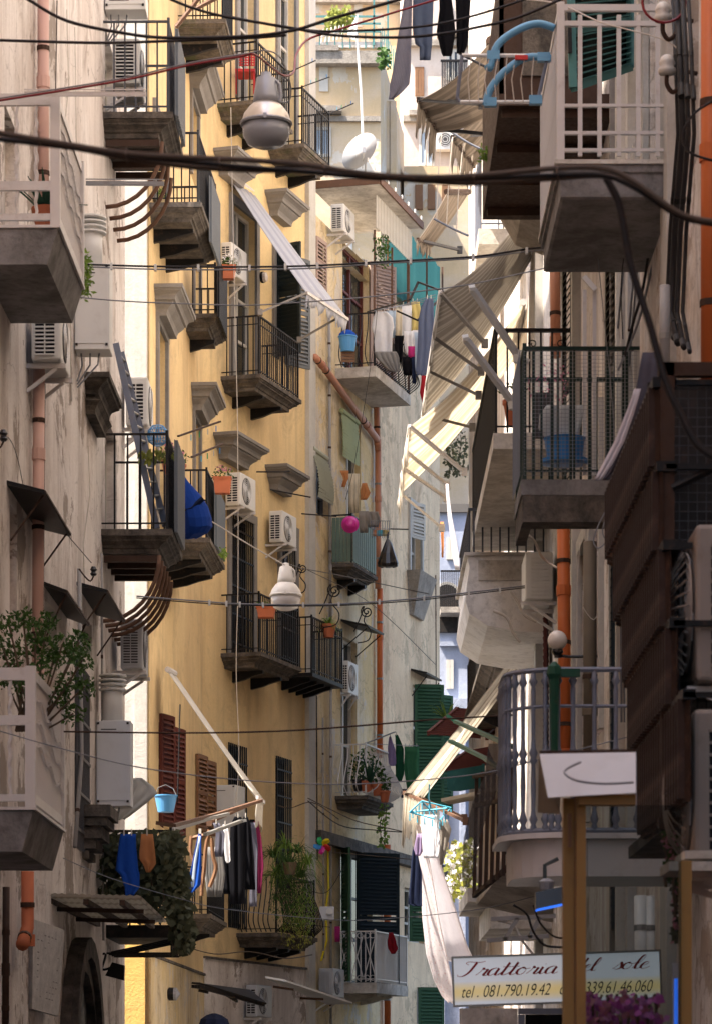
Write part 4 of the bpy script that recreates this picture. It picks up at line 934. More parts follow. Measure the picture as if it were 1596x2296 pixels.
b = MB(); b.bb(-.3, .3, -.3, 0, 0, .6); b.build('casing', 'white_ac', t); b = MB(); b.lathe([(.001, 0), (.22, 0), (.22, .01)], 16, (-.02, -.301, .3), Matrix.Rotation(R(90), 3, 'X')); b.build('fan_opening', 'blk2', t)
for k in range(3): b = MB(); b.ring((-.02, -.32, .3), .08+.06*k, .008, Matrix.Rotation(R(90), 3, 'X'), 14, 3); b.build('fan_guard', 'white_ac', t)

def cabinet(F, pw, pe, y0, y1, label, mat='white_ac', D=None, vent=False, trim='iron', name='boiler_cabinet', cat='boiler cabinet', hole_=None, W=.34):
    s0 = F.sp(pw); ppm_ = ppm(F.Y(s0)); D = (pe-pw)/ppm_; z1, z0 = F.zp(y0, s0, D), F.zp(y1, s0, D); H = z1-z0; t = thing(name, label, cat, F.pt(s0+W/2, 0, z0), F.rz, 'white metal cabinets on the left walls'); n = F.nr
    b = MB(); b.bb(-W/2, W/2, .01, D, 0, H); o = b.build('casing', mat, t); md = o.modifiers.new('b', 'BEVEL'); md.width = .008; md.segments = 2
    b = MB(); b.bb(n*W/2, n*(W/2+.008), .03, D-.02, .06, H-.03); b.build('door', mat, t)
    for yy in (.03, D-.03):
        for zz in (.05, H-.03): b = MB(); b.bb(n*W/2, n*(W/2+.014), yy-.012, yy+.012, zz-.012, zz+.012); b.build('clip', trim, t)
    b = MB(); b.bb(n*(W/2+.008), n*(W/2+.011), .06, D*.6, H-.10, H-.09); b.build('handle', trim, t)
    if vent:
        b = MB(); b.lathe([(.11, 0), (.11, .42)], 14, (0, D*.45, H)); b.build('flue', 'pl_white', t, smooth=True)
        for k in range(4): b = MB(); b.lathe([(.11, 0), (.15, .01), (.15, .025), (.11, .035)], 16, (0, D*.45, H+.33+k*.05)); b.build('flue_ring', 'pl_white', t)
    if hole_: b = MB(); b.lathe([(.001, 0), (.07, 0), (.075, .006)], 18, (n*(W/2+.009), D*.4, H*.55), Matrix.Rotation(R(90)*n, 3, 'Y')); b.build('vent_hole', 'blk2', t)
    for k in range(3): b = MB(); b.tube([(0, .06+k*.09, 0), (.02*k, .07+k*.08, -.12), (0, .02, -.28-.03*k)], .009, 5); b.build('hose', 'cable_gr', t)
    return t
cabinet(FA, 165, 246, 590, 783, 'white boiler cabinet beside the aloe balcony, with a flue on top', vent=True)
cabinet(FA, 214, 293, 1616, 1808, 'blue white boiler cabinet with ringed flue, left of the blue bucket', mat='canopy_w', vent=True)
cabinet(FA, 233, 327, -20, 20, 'white cabinet cut by the top edge above the stone balcony', vent=False)
cabinet(FC, 474, 531, 1760, 1908, 'cream boiler cabinet with a round vent behind the hanging dark clothes', mat='white_ac', hole_=True, W=.5)
cabinet(FD, 840, 868, 610, 690, 'slim white gas meter cabinet behind the terrace posts', W=.3)

def vpipe(F, pts, off, r, mat, label, clamps=3, name='drain_pipe', cat='drain pipe', group=None, n=10, clampm='rust'):
    """pts: (px, py) on the wall"""
    q = []
    for px, py in pts: s = F.sp(px, off); q.append(F.pt(s, off, F.zp(py, s, off)))
    s = F.sp(pts[0][0], off); t = thing(name, label, cat, tuple(q[-1]), 0, group); c = q[-1]; b = MB(); b.tube([p-c for p in q], r, n); b.build('tube', mat, t, smooth=True)
    for k in range(clamps):
        u = (k+.6)/clamps*(len(q)-1); i = min(int(u), len(q)-2); p = q[i].lerp(q[i+1], u-i)-c; d = (q[i+1]-q[i]).normalized()
        b = MB(); b.tube([p-d*.02, p+d*.02], r*1.12, n); b.build('clamp', clampm, t)
        if k % 2 == 0: b = MB(); b.tube([p+d*.3-d*.05, p+d*.3+d*.05], r*1.18, n); b.build('socket', mat, t)
    return t
vpipe(FA, [(97, -60), (97, 500)], .08, .052, 'pipe_pink', 'pinkish downpipe on the grey house behind the aloe balcony', 2)
vpipe(FA, [(88, 800), (84, 1520)], .08, .052, 'pipe_pink', 'faded pink downpipe dropping past the slate door hoods', 3)
vpipe(FA, [(62, 1955), (62, 2080), (50, 2120)], .10, .055, 'terra', 'terracotta downpipe at the bottom left beside the stone plaque', 2)
vpipe(FA, [(14, 1990), (12, 2330)], .06, .03, 'rust', 'thin rusty pipe at the bottom left edge', 2)
vpipe(FA, [(178, 1275), (183, 1700), (168, 1900)], .05, .022, 'pipe_gr', 'thin grey conduit bending over above the slate hood', 2, cat='pipe', name='conduit')
vpipe(FA, [(228, 1240), (232, 2110)], .05, .012, 'pipe_gr', 'thin dark conduit running down past the white cabinet', 6, cat='pipe', name='conduit')
vpipe(FA, [(128, 0), (118, 640)], .02, .006, 'cable_br', 'thin brown cable beside the pink downpipe, top left', 0, cat='cable', name='wall_cable')
vpipe(FA, [(101, 820), (95, 1580)], .02, .007, 'cable', 'dark wall cable beside the lower pink downpipe', 0, cat='cable', name='wall_cable')
for i, (a, b_, y0, y1) in enumerate(((150, 143, 20, 520), (168, 160, 60, 900), (198, 190, 1000, 1330))):
    q = [(a, y0), (a+4, (y0*2+y1)/3), (b_-3, (y0+2*y1)/3), (b_, y1)]; vpipe(FA, q, .015, .005, 'cable_wh', ('loose pale wire down the upper grey wall', 'longer pale wire down the grey wall to the boiler cabinet', 'pale wire hanging slack above the second slate hood')[i], 0, cat='cable', name='wall_cable')
t = vpipe(FD, [(706, 800), (722, 818), (845, 985)], .12, .066, 'pipe_or2', 'orange downpipe running diagonally under the laundry balcony', 3)
vpipe(FD, [(843, 880), (846, 1010)], .10, .062, 'pipe_or2', 'short faded orange downpipe above the diagonal one', 1)
vpipe(FD, [(847, 985), (847, 1320)], .10, .064, 'pipe_or2', 'faded upper length of orange downpipe behind the black bag', 2, clampm='alu')
vpipe(FD, [(851, 1320), (851, 1700)], .10, .062, 'pipe_or', 'bright orange downpipe below the black bag', 3, clampm='alu')
vpipe(FD, [(868, 1895), (868, 2330)], .10, .068, 'pipe_or', 'bright orange downpipe behind the white crossed balcony', 2, clampm='alu')
vpipe(FR, [(1243, 560), (1245, 800)], .12, .055, 'pipe_or2', 'brown orange downpipe behind the black scroll balcony', 1)
vpipe(FR, [(1262, 1150), (1266, 1700)], .14, .065, 'pipe_or', 'orange downpipe behind the globe lamp', 3)
vpipe(FR, [(1593, -40), (1593, 860)], .10, .06, 'pipe_or', 'rust orange downpipe at the top right edge', 2)
vpipe(FR, [(1322, 1215), (1322, 1720)], .10, .062, 'pipe_ol', 'olive brown wide downpipe above the turned balusters', 1)
vpipe(FR, [(1436, 2010), (1438, 2250)], .10, .05, 'pl_white', 'white pipe seen through the glass case above the sign', 2, clampm='alu')
vpipe(FR, [(1458, 2010), (1459, 2250)], .10, .03, 'pl_white', 'thinner white pipe beside the white one above the sign', 2, clampm='alu')
vpipe(FR, [(1490, 640), (1490, 830)], .2, .035, 'pipe_gr', 'pale grey vertical tube near the brown sheeted balcony', 1, clampm='alu')
vpipe(FD, [(738, 700), (741, 1400)], .06, .03, 'pipe_gr', 'grey conduit bundle down the ochre house', 6)
vpipe(FD, [(742, 1400), (742, 2330)], .06, .025, 'pipe_gr', 'lower grey conduit down the ochre house to the street', 5)
vpipe(FD, [(724, 1610), (726, 2150)], .05, .018, 'pipe_gr', 'thin conduit beside the pinwheel', 4)
vpipe(FD, [(710, 1560), (712, 1930)], .03, .012, 'cable', 'thin dark cable on the grey corner of the yellow house', 3, cat='cable', name='wall_cable')
vpipe(FD, [(976, 1290), (977, 1560)], .05, .012, 'rust', 'rusty thin conduit at the edge of the cream wall', 3)
vpipe(FD, [(735, 1890), (737, 1990), (731, 2040), (733, 2110), (720, 2155)], .05, .02, 'pl_yellow', 'yellow gas hose snaking down beside the dark shutters', 0, cat='hose', name='gas_hose')
for k, (px, r) in enumerate(((1514, .014), (1524, .022), (1537, .017), (1550, .013))):
    vpipe(FR, [(px-8, -30), (px, 120), (px+6, 300), (px-12, 520), (px-20, 700), (px-4, 760+10*k)], .08+.02*k, r, 'cable', ('black cable bundle strand closest to the white wall, top right', 'thickest black cable strand, top right', 'third black cable strand, top right', 'black cable strand against the orange pipe, top right')[k], 3, cat='cable', name='wall_cable', clampm='iron')
for k, px in enumerate((1402, 1395, 1370)):
    vpipe(FR, [(px+30, 560), (px+18, 700), (px, 900), (px-4, 1300), (px-2, 1620)], .06, .009, 'cable_gr', ('grey wire down the right wall to the turned balusters', 'second grey wire down the right wall', 'slack grey wire left of the brown sheets')[k], 2, cat='cable', name='wall_cable')

# small slate hoods over the doors on the left
for a, b_, y, ln, lab in ((15, 100, 1086, .42, 'dark slate hood over a door, leftmost on the grey wall'), (97, 150, 1312, .36, 'small dark slate hood, middle one on the grey wall'), (172, 240, 1312, .42, 'dark slate hood next to the rusty bow brackets')):
    s0 = FA.sp(a); z = FA.zp(y, s0); s1 = s0+2.0; t = thing('door_hood', lab, 'door hood', FA.pt((s0+s1)/2, 0, z), FA.rz, 'slate hoods on the left wall')
    d = (b_-a)/ppm(FA.Y(s0)); b = MB(); b.add([Vector(p) for p in ((-1, 0, 0), (1, 0, 0), (1, d, -.08), (-1, d, -.08), (-1, 0, .035), (1, 0, .035), (1, d, -.045), (-1, d, -.045))],
        [(0, 1, 2, 3), (4, 7, 6, 5), (0, 4, 5, 1), (1, 5, 6, 2), (2, 6, 7, 3), (3, 7, 4, 0)]); b.build('slate', 'iron', t)
    for sx in (-.9, .9): b = MB(); b.tube([(sx, .02, -.45), (sx, d-.02, -.07)], .009, 5); b.build('brace', 'rust', t)
    b = MB(); b.bar((-1, d, -.06), (1, d, -.06), .02); b.build('edge_bar', 'rust', t)
for F, a, b_, y, L, d, lab, m_ in ((FD, 763, 835, 1398, 1.2, .55, 'dark sloping hood above the pale door of the ochre house', 'iron'), (FD, 920, 975, 1506, 1.3, .35, 'thin dark hood above the green shutters', 'iron')):
    s0 = F.sp(a); z = F.zp(y, s0); t = thing('door_hood', lab, 'door hood', F.pt(s0+L/2, 0, z), F.rz); b = MB(); b.box((0, d/2, 0), (L, d, .04), rx=R(-14)); b.build('slate', m_, t)
    for sx in (-1, 1): b = MB(); b.tube([(sx*L*.42, 0, -.5), (sx*L*.42, d*.9, -.1)], .012, 5); b.build('brace', 'iron', t)

# ================================================================ lamps
def pendant(px, ytop, Y, scale, label, body, cap, glass, ribs=True):
    t = thing('street_lamp', label, 'street lamp', P(px, ytop, Y), 0); k = scale
    b = MB(); b.lathe([(.02, .0), (.05, -.01), (.055, -.05), (.10, -.07), (.13, -.26), (.135, -.33)], 16); o = b.build('lamp_housing', cap, t, smooth=True)
    b = MB(); b.lathe([(.135, -.33), (.17, -.36), (.23, -.44), (.255, -.52), (.255, -.535), (.24, -.53)], 24); b.build('reflector', body, t, smooth=True)
    b = MB(); b.lathe([(.262, -.515), (.272, -.53), (.262, -.55), (.25, -.545)], 24); b.build('rim', cap, t)
    b = MB(); b.lathe([(.245, -.55), (.235, -.66), (.19, -.74), (.10, -.775), (.001, -.785)], 24); b.build('lamp_bowl', glass, t, smooth=True)
    b = MB(); b.lathe([(.05, -.50), (.06, -.60), (.04, -.68), (.001, -.70)], 10); b.build('bulb', 'lamp_bowl', t, smooth=True)
    b = MB(); b.tube([(0, 0, 0), (0, 0, .06), (.015, 0, .1)], .018, 6); b.build('hook', 'iron_grey', t)
    b = MB(); b.tube([(.1, -.03, -.1), (.14, -.03, -.14), (.15, -.03, -.25), (.14, -.03, -.32)], .02, 6); b.build('handle', cap, t)
    for a in range(3): q = a*2.1+.5; b = MB(); b.box((math.cos(q)*.262, math.sin(q)*.262, -.53), (.035, .035, .05)); b.build('clip', cap, t)
    t.scale = (k, k, k); return t
pendant(597, 160, 25.5, .80, 'grey glass bowled street lamp hanging from the red cable', 'lamp_dome', 'lamp_grey', 'lamp_glass')
pendant(641, 1262, 39, .77, 'white bell shaped street lamp with frosted bowl hanging from the twisted wire', 'lamp_white', 'lamp_white', 'lamp_bowl')
t = thing('wall_lamp', 'frosted globe lamp on a black wall arm before the orange pipe', 'lamp', P(1249, 1458, 28)); b = MB(); r = .088
b.lathe([(max(.001, r*math.sin(math.pi*k/14)), .088-r*math.cos(math.pi*k/14)) for k in range(15)], 22); b.build('globe', 'globe', t, smooth=True)
b = MB(); b.lathe([(.05, .005), (.055, -.02), (.03, -.05), (.03, -.07)], 12); b.tube([(0, 0, -.05), (.12, 0, -.06), (.36, 0, -.055)], .014, 6); b.build('arm', 'pl_black', t)
t = thing('floodlight', 'black floodlight with a blue lit rim under the rounded balcony', 'floodlight', P(1232, 2015, 18.8)); b = MB(); b.box((0, 0, 0), (.16, .14, .10), ry=R(-12), tx=1.25, ty=1.2); b.build('housing', 'pl_black', t)
b = MB(); b.box((0, -.012, -.056), (.17, .16, .008), ry=R(-12)); b.build('light_rim', 'neon', t); b = MB(); b.tube([(-.03, 0, .06), (-.03, 0, .2), (.05, 0, .24)], .014, 5); b.build('arm', 'pl_black', t); b = MB(); b.lathe([(.04, .05), (.05, .1), (.02, .12)], 10, (-.02, 0, 0)); b.build('rear_cap', 'lamp_grey', t)
t = thing('wall_lantern', 'old black floodlight on a scrolled arm at the bottom left corner', 'lamp', P(262, 2195, 34)); b = MB(); b.box((0, 0, .08), (.14, .12, .16), ry=R(15), tx=1.5); b.build('housing', 'iron', t); b = MB(); b.tube(smooth_pts([(-.06, 0, .12), (-.16, 0, .10), (-.22, 0, .22), (-.12, 0, .26), (-.2, 0, .02)], 4), .014, 5); b.build('arm', 'iron', t)
t = thing('wall_light', 'small round bulkhead light on the yellow wall beside the white awning', 'lamp', FC.pt(FC.sp(581), .02, FC.zp(622, FC.sp(581))), FC.rz); b = MB(); b.lathe([(.06, 0), (.10, .03), (.10, .07)], 14, m=Matrix.Rotation(R(-90), 3, 'X')); b.build('base', 'iron', t); b = MB(); b.lathe([(.09, .07), (.08, .12), (.001, .15)], 14, m=Matrix.Rotation(R(-90), 3, 'X')); b.build('glass_cover', 'globe', t)
t = thing('wall_light', 'small round bulkhead light low on the yellow house by a blue bag', 'lamp', FB.pt(FB.sp(372), .02, FB.zp(2230, FB.sp(372))), FB.rz); b = MB(); b.lathe([(.06, 0), (.10, .03), (.10, .10)], 14, m=Matrix.Rotation(R(-90), 3, 'X')); b.build('base', 'iron', t); b = MB(); b.lathe([(.1, .10), (.1, .14), (.001, .2)], 14, m=Matrix.Rotation(R(-90), 3, 'X')); b.build('glass_cover', 'lamp_grey', t)

# ================================================================ cables across the street
cable([(60, -6, 16), (67, 0, 16), (151, 46, 16), (281, 74, 16), (386, 84, 16), (560, 80, 16), (662, 66, 16), (750, 39, 16), (901, -4, 16)], 7.5, 'cable', 'black cable sagging deeply from the top left corner')
cable([(-10, 89, 18), (211, 95, 18), (351, 92, 18.2), (560, 84, 18.2), (640, 78, 18)], 6.5, 'cable', 'nearly level black cable across the top left')
cable([(380, -4, 17), (430, 16, 17), (504, 36, 17), (645, 60, 17), (750, 78, 17), (890, 83, 17), (996, 74, 17), (1065, 61, 17), (1158, 39, 17), (1260, -4, 17)], 6.5, 'cable', 'black cable sagging lowest behind the dark trousers')
cable([(504, 34, 19), (680, 66, 19), (820, 67, 19), (961, 56, 19), (1065, 33, 19), (1180, -4, 19)], 5.5, 'cable', 'thinner black cable just above the deeply sagging one at top centre')
cable([(-10, 226, 20), (60, 215, 20), (123, 205, 20), (288, 177, 20), (421, 146, 20), (540, 126, 20), (571, 121, 20), (610, 151, 21), (638, 169, 22), (659, 160, 23), (664, 123, 24), (690, 88, 25), (750, 68, 25), (820, 46, 25), (990, -6, 25)], 5, 'cable_red', 'dark red cable rising from the left and looping over the grey lamp')
cable([(-10, 221, 20.2), (123, 200, 20.2), (288, 172, 20.2), (421, 141, 20.2), (560, 118, 20.3), (597, 112, 20.4), (625, 124, 22), (640, 150, 24), (652, 195, 25), (648, 226, 25.5), (625, 228, 25.5)], 3.6, 'cable_gr', 'grey cable running along the red one to the lamp')
for k, (dy, wd, m_, ph, lab) in enumerate(((-5, 13, 'cable_br', 0, 'thick brown cable of the near bundle, upper strand'), (5, 11, 'cable', 1.6, 'black cable twisted under the thick brown strand'), (9, 12, 'cable_br', 3.4, 'thick brown cable of the near bundle, lower strand'))):
    base = [(-20, 300), (140, 322), (280, 345), (420, 360), (560, 368), (680, 374), (820, 390), (940, 398), (1065, 399), (1246, 386), (1351, 384), (1421, 411), (1527, 480), (1620, 500)]
    cable([(x, y+dy+4.5*math.sin(x*.009+ph), 9.5+.02*k) for x, y in base], wd, m_, lab, k=8)
t = None
b = MB()
for i, x in enumerate((90, 285, 495, 732, 872, 1065, 1251)):
    y = [310, 346, 364, 379, 394, 399, 386][i]; tag(cable([(x-1, y-15, 9.45), (x-4, y, 9.4), (x+1, y+17, 9.45)], 3.4, 'cable_br', None, 'cable_tie'), ('brown tie around the near cable bundle above the aloe', 'brown tie on the near bundle under the stone balcony', 'brown tie with loose tail on the near bundle above the white awning', 'brown tie on the near bundle below the mossy balcony', 'brown tie on the near bundle above the rusty canopy', 'brown tie on the near bundle before the dark awnings', 'brown tie on the near bundle below the white barred balcony')[i], 'cable tie', 'ties on the thick cable bundle')
cable([(1358, 398, 9.6), (1387, 457, 9.6), (1406, 560, 9.6), (1418, 610, 9.6), (1457, 729, 9.6), (1492, 856, 9.6), (1527, 930, 9.6), (1562, 995, 9.6), (1610, 1030, 9.6)], 18, 'cable', 'thick black cable dropping from the bundle to the lower right')
for dy, m_, wd, lab in ((0, 'cable', 4.5, 'black cable of the clipped pair crossing at the orange flower box'), (5, 'cable_gr', 3.5, 'grey cable of the clipped pair crossing at the orange flower box')):
    cable([(x, y+dy+1.2*math.sin(x*.03+dy), 28) for x, y in ((-10, 587), (176, 593), (351, 598), (560, 599), (715, 594), (856, 586), (1065, 574), (1211, 556), (1351, 555), (1440, 563), (1492, 532), (1500, 480))], wd, m_, lab)
cable([(-10, 644, 26), (176, 666, 26), (299, 676, 26), (457, 682, 26), (560, 684, 26), (680, 677, 26), (820, 666, 26), (961, 650, 26), (1065, 635, 26), (1211, 603, 26), (1404, 561, 26), (1492, 532, 26)], 3, 'cable_gr', 'thin pale grey cable below the clipped pair')
cable([(306, 1337, 33), (457, 1349, 33), (560, 1355, 33), (750, 1355, 33), (926, 1343, 33), (1065, 1327, 33), (1176, 1314, 33)], 3.6, 'cable_gr', 'clipped grey cable passing behind the white lamp')
cable([(306, 1341, 33), (457, 1353, 33), (560, 1358, 33), (750, 1358, 33), (926, 1347, 33), (1065, 1331, 33), (1176, 1318, 33)], 2.6, 'cable', 'thin black cable strapped under the clipped grey one behind the white lamp')
cable([(143, 1641, 24), (386, 1644, 24), (560, 1642, 24), (715, 1635, 24), (961, 1615, 24), (1148, 1604, 24)], 4.2, 'rust', 'rusty straight steel wire crossing above the boiler cabinets')
cable([(-10, 1637, 22), (123, 1675, 22), (281, 1715, 22), (421, 1737, 22), (560, 1751, 22), (715, 1759, 22), (856, 1756, 22), (1065, 1737, 22), (1211, 1703, 22), (1411, 1652, 22)], 3, 'cable_gr', 'grey cable sagging over the yellow house boiler cabinet')
cable([(137, 1923, 30), (246, 1969, 30), (404, 2016, 30), (504, 2039, 30), (715, 2061, 30), (838, 2063, 30), (1065, 2041, 30), (1200, 2010, 30)], 2, 'cable_gr', 'thin pale wire sagging in front of the ferns')
cable([(474, 1169, 37), (504, 1187, 37.5), (560, 1222, 38), (641, 1268, 39)], 3, 'cable_wh', 'twisted white wire from the blue bag to the white lamp')
cable([(641, 1262, 39), (680, 1275, 41), (760, 1290, 44), (960, 1332, 50)], 2, 'cable', 'thin black wire from the white lamp to the cream wall')
cable([(690, 1278, 41), (840, 1360, 52), (975, 1490, 62)], 1.4, 'cable', 'faint wire slanting down from the white lamp to the green shutters')
cable([(518, 240, 47), (521, 420, 47), (527, 700, 47), (533, 960, 47), (534, 1300, 47), (530, 1500, 47), (536, 1700, 47), (525, 1870, 47)], 1.8, 'cable_wh', 'long pale cord hanging down the yellow house', cat='cord', name='cord')
cable([(0, 975, 24), (22, 985, 24), (40, 1030, 26), (67, 1140, 27), (112, 1155, 28), (160, 1210, 29), (205, 1262, 30)], 2, 'cable', 'black wire from the left edge insulator down to the slate hoods')
cable([(835, 520, 55), (845, 700, 55), (800, 1010, 55), (775, 1120, 55)], 1.3, 'cable', 'thin slack wire hanging before the laundry balcony')
cable([(1120, -4, 24), (1242, 5, 22), (1350, 50, 21), (1497, 92, 20.6), (1545, 150, 20.4)], 3.2, 'cable_wh', 'frayed pale rope from the top to the glass insulators')
cable([(1215, 560, 24), (1330, 520, 23), (1418, 440, 22.4), (1440, 400, 22)], 2, 'cable_gr', 'thin wire across the underside of the white barred balcony')
cable([(1596, 226, 15), (1555, 255, 15), (1530, 300, 15), (1545, 340, 15), (1600, 360, 15)], 6, 'cable', 'black cable looping out at the right edge beside the orange pipe')
cable([(1365, 1130, 23), (1340, 1180, 23), (1330, 1215, 23), (1345, 1228, 23), (1375, 1190, 23), (1378, 1140, 23)], 3.4, 'cable_gr', 'coiled grey cable hanging left of the brown sheets')
cable([(1362, 1150, 23.2), (1350, 1190, 23.2), (1362, 1210, 23.2), (1382, 1170, 23.2), (1372, 1135, 23.2)], 3, 'cable_gr', 'second loop of the coiled grey cable')
cable([(1165, 1190, 30), (1195, 1210, 30), (1215, 1250, 31), (1250, 1275, 31)], 6, 'cable_wh', 'cream flexible hose above the end of the beige air conditioner', cat='hose', name='hose')
cable([(1105, 1370, 34), (1135, 1385, 34), (1150, 1420, 34), (1166, 1440, 34)], 7, 'cable_wh', 'cream flexible hose below the white bellied balcony, left one', cat='hose', name='hose')
cable([(1143, 1325, 34), (1160, 1350, 34), (1175, 1380, 34), (1202, 1395, 34)], 6, 'cable_wh', 'cream flexible hose below the white bellied balcony, right one', cat='hose', name='hose')
cable([(1300, 1710, 12.4), (1265, 1730, 12.2), (1290, 1750, 12), (1350, 1758, 12), (1420, 1755, 12)], 5.5, 'cable_gr', 'grey cable looped over the white canopy')
cable([(1150, 2030, 22), (1180, 2050, 22), (1195, 2090, 22), (1220, 2120, 22), (1262, 2125, 22)], 6, 'cable', 'black hose looping under the rounded balcony', cat='hose', name='hose')
cable([(1195, 2030, 21), (1210, 2070, 21), (1240, 2100, 21), (1270, 2105, 21)], 5, 'cable', 'second black hose nearer the wooden post', cat='hose', name='hose')
cable([(1115, 2065, 26), (1150, 2075, 26), (1170, 2110, 26), (1198, 2145, 26)], 6, 'cable_wh', 'tan flexible hose above the restaurant sign', cat='hose', name='hose')

# small ties that hold the paired cables together
def clips(xs, f, Y, lab):
    t = thing('cable_ties', lab, 'cable ties', P(xs[0], f(xs[0]), Y)); c = Vector(t.location); m = MB(); m.box((0, 0, 0), (.022, .05, .055)); me = m.data('tie', 'pl_white')
    for x in xs: obj('tie', me, t, P(x, f(x)+2, Y)-c)
def interp(pts): return lambda x: next((a[1]+(b[1]-a[1])*(x-a[0])/(b[0]-a[0]) for a, b in zip(pts, pts[1:]) if a[0] <= x <= b[0]), pts[-1][1])
clips([67, 156, 250, 349, 445, 560, 640, 712, 820, 920, 1060, 1180, 1260, 1340], interp([(-10, 587), (176, 593), (351, 598), (560, 599), (715, 594), (856, 586), (1065, 574), (1211, 556), (1351, 555)]), 28, 'pale ties on the clipped cable pair at the orange flower box')
clips([470, 508, 538, 590, 680, 760, 850, 950, 1050, 1120], interp([(306, 1337), (457, 1349), (560, 1355), (750, 1355), (926, 1343), (1065, 1327), (1176, 1314)]), 33, 'pale ties on the clipped grey cable behind the white lamp')
for k, (x0, y0, x1, y1) in enumerate(((966, 268, 954, 372), (990, 287, 978, 500), (1014, 307, 1000, 512), (1038, 318, 1022, 520))):
    cable([(x0, y0, 38), ((x0+x1)/2-2, (y0+y1)/2, 38), (x1, y1, 38)], 2.6, 'cable_wh', ('leftmost white cord hanging from the dark awnings', 'second white cord hanging from the dark awnings', 'third white cord hanging from the dark awnings', 'rightmost white cord hanging from the dark awnings')[k], cat='cord', name='cord')
cable([(975, 270, 37), (1050, 320, 37), (1108, 345, 37)], 5, 'iron_blue', 'blue grey bar holding the white cords under the dark awnings', cat='bar', name='metal_bar')
cable([(972, 490, 37.5), (1020, 515, 37.5), (1050, 528, 37.5)], 5, 'iron_blue', 'lower blue grey bar tied to the white cords', cat='bar', name='metal_bar')
cable([(1028, 118, 31), (1070, 140, 31), (1110, 160, 31)], 6, 'iron_grey', 'dark bar behind the blue drying rack', cat='bar', name='metal_bar')
for k, pts in enumerate(([(1338, 560), (1352, 700), (1372, 900), (1380, 1060)], [(1400, 560), (1392, 640), (1396, 760)], [(1300, 1215), (1296, 1330), (1330, 1390), (1348, 1340)], [(1455, 560), (1440, 650), (1420, 720), (1400, 800)], [(1470, 560), (1452, 640), (1428, 730), (1385, 830)])):
    cable([(x, y, 23.2 if k != 2 else 27) for x, y in pts], (2, 2.4, 2, 7, 6)[k], ('cable_gr', 'cable', 'cable_wh', 'cable', 'cable_gr')[k], ('thin wire dropping past the mesh balcony', 'short black wire left of the grey tube', 'cream wire looping over the olive pipe', 'thick dark cable bundle running down to the brown sheets', 'grey cable beside the thick dark bundle')[k])

# ================================================================ awnings
def awning(wn, wf, ff, fn, mat, label, drop=.2, sag=.12, arms=(), rag=.05, n=22, m=12, roller=True, armmat='white_metal', bar='white_metal', seed=2, ripple=.018):
    """corners (px, py, depth): wall near, wall far, front far, front near"""
    A, B, C_, D_ = [P(*q) for q in (wn, wf, ff, fn)]; rd = random.Random(seed); t = thing('awning', label, 'awning', tuple(A)); G = []
    for i in range(n+1):
        u = i/n; row = []
        for j in range(m+1):
            v = j/m; p = (A.lerp(B, u)).lerp(D_.lerp(C_, u), v); p.z -= sag*math.sin(math.pi*v)*(.7+.3*math.sin(u*6)) + ripple*math.sin(u*43+v*2) + ripple*2.2*math.sin(u*17+math.sin(u*31)*2)*(.4+v); row.append(p-A)
        G.append(row)
    b = MB(); b.grid(G); b.build('canvas', mat, t, smooth=True, solid=.006)
    if drop:
        V = []
        for i in range(n*2+1):
            u = i/(n*2); p = D_.lerp(C_, u)-A; o = Vector((-.03+.02*math.sin(u*30), 0, 0)); d = drop*(1+rag*rd.uniform(-3, 3)+.12*math.sin(u*math.pi*16)); V.append([p, p+o*.6+Vector((0, 0, -d*.5)), p+o+Vector((0, 0, -d))])
        b = MB(); b.grid(V); b.build('valance', mat, t, smooth=True, solid=.004)
    if roller: b = MB(); b.tube([Vector((0, 0, .03)), B-A+Vector((0, 0, .03))], .045, 8); b.build('roller', bar, t)
    b = MB(); b.bar(D_-A, C_-A, .04, .05); b.build('front_bar', bar, t)
    for (u, q) in arms:
        a = D_.lerp(C_, u)-A; e = P(*q)-A; b = MB(); b.bar(a, e, .05, .035); b.build('arm', armmat, t); b = MB(); b.box(e, (.08, .08, .1)); b.build('arm_joint', armmat, t)
    return t
awning((1211, 418, 36.5), (1190, 585, 39.3), (946, 935, 42.0), (986, 655, 36.8), 'awn_beige', 'huge beige striped awning stretched down across the street from the right', .22, .25,
       arms=((.0, (1086, 770, 37.5)), (.33, (1078, 832, 38.5)), (.6, (1072, 886, 39.5)), (.98, (1058, 958, 41))), armmat='grey_trim', rag=.12)
awning((1172, 682, 40), (1150, 810, 43.3), (896, 1108, 44.2), (917, 955, 40.3), 'awn_cream', 'sunlit cream striped awning below the huge beige one', .32, .2,
       arms=((.0, (1040, 1058, 41)), (.35, (1002, 1088, 42)), (.6, (1000, 1117, 43)), (.98, (990, 1184, 44))), rag=.2, seed=5)
awning((1196, 1408, 38.4), (1190, 1462, 38.9), (948, 1792, 41.8), (905, 1778, 41.2), 'awn_ecru', 'narrow half folded cream awning sloping down to the blue peg hanger', .52, .05,
       arms=((.1, (1043, 1842, 40)), (.9, (1040, 1835, 41))), armmat='rust_l', rag=.12, bar='rust_l', n=12)
awning((511, 392, 53.6), (566, 432, 54.9), (780, 716, 54.6), (688, 656, 53.0), 'awn_white', 'long white awning reaching down from the yellow house over its balcony', .16, .05, arms=((.0, (584, 700, 52.6)), (.85, (671, 762, 54.2))), armmat='grey_trim', rag=.2)
awning((376, 1506, 45.3), (392, 1515, 46.0), (592, 1800, 45.4), (577, 1788, 44.6), 'wood_w', 'folded off white awning pole slanting over the blue bucket, with fringe', .34, .02, arms=((.5, (470, 1845, 44)),), armmat='rust_l', rag=.1, n=8)
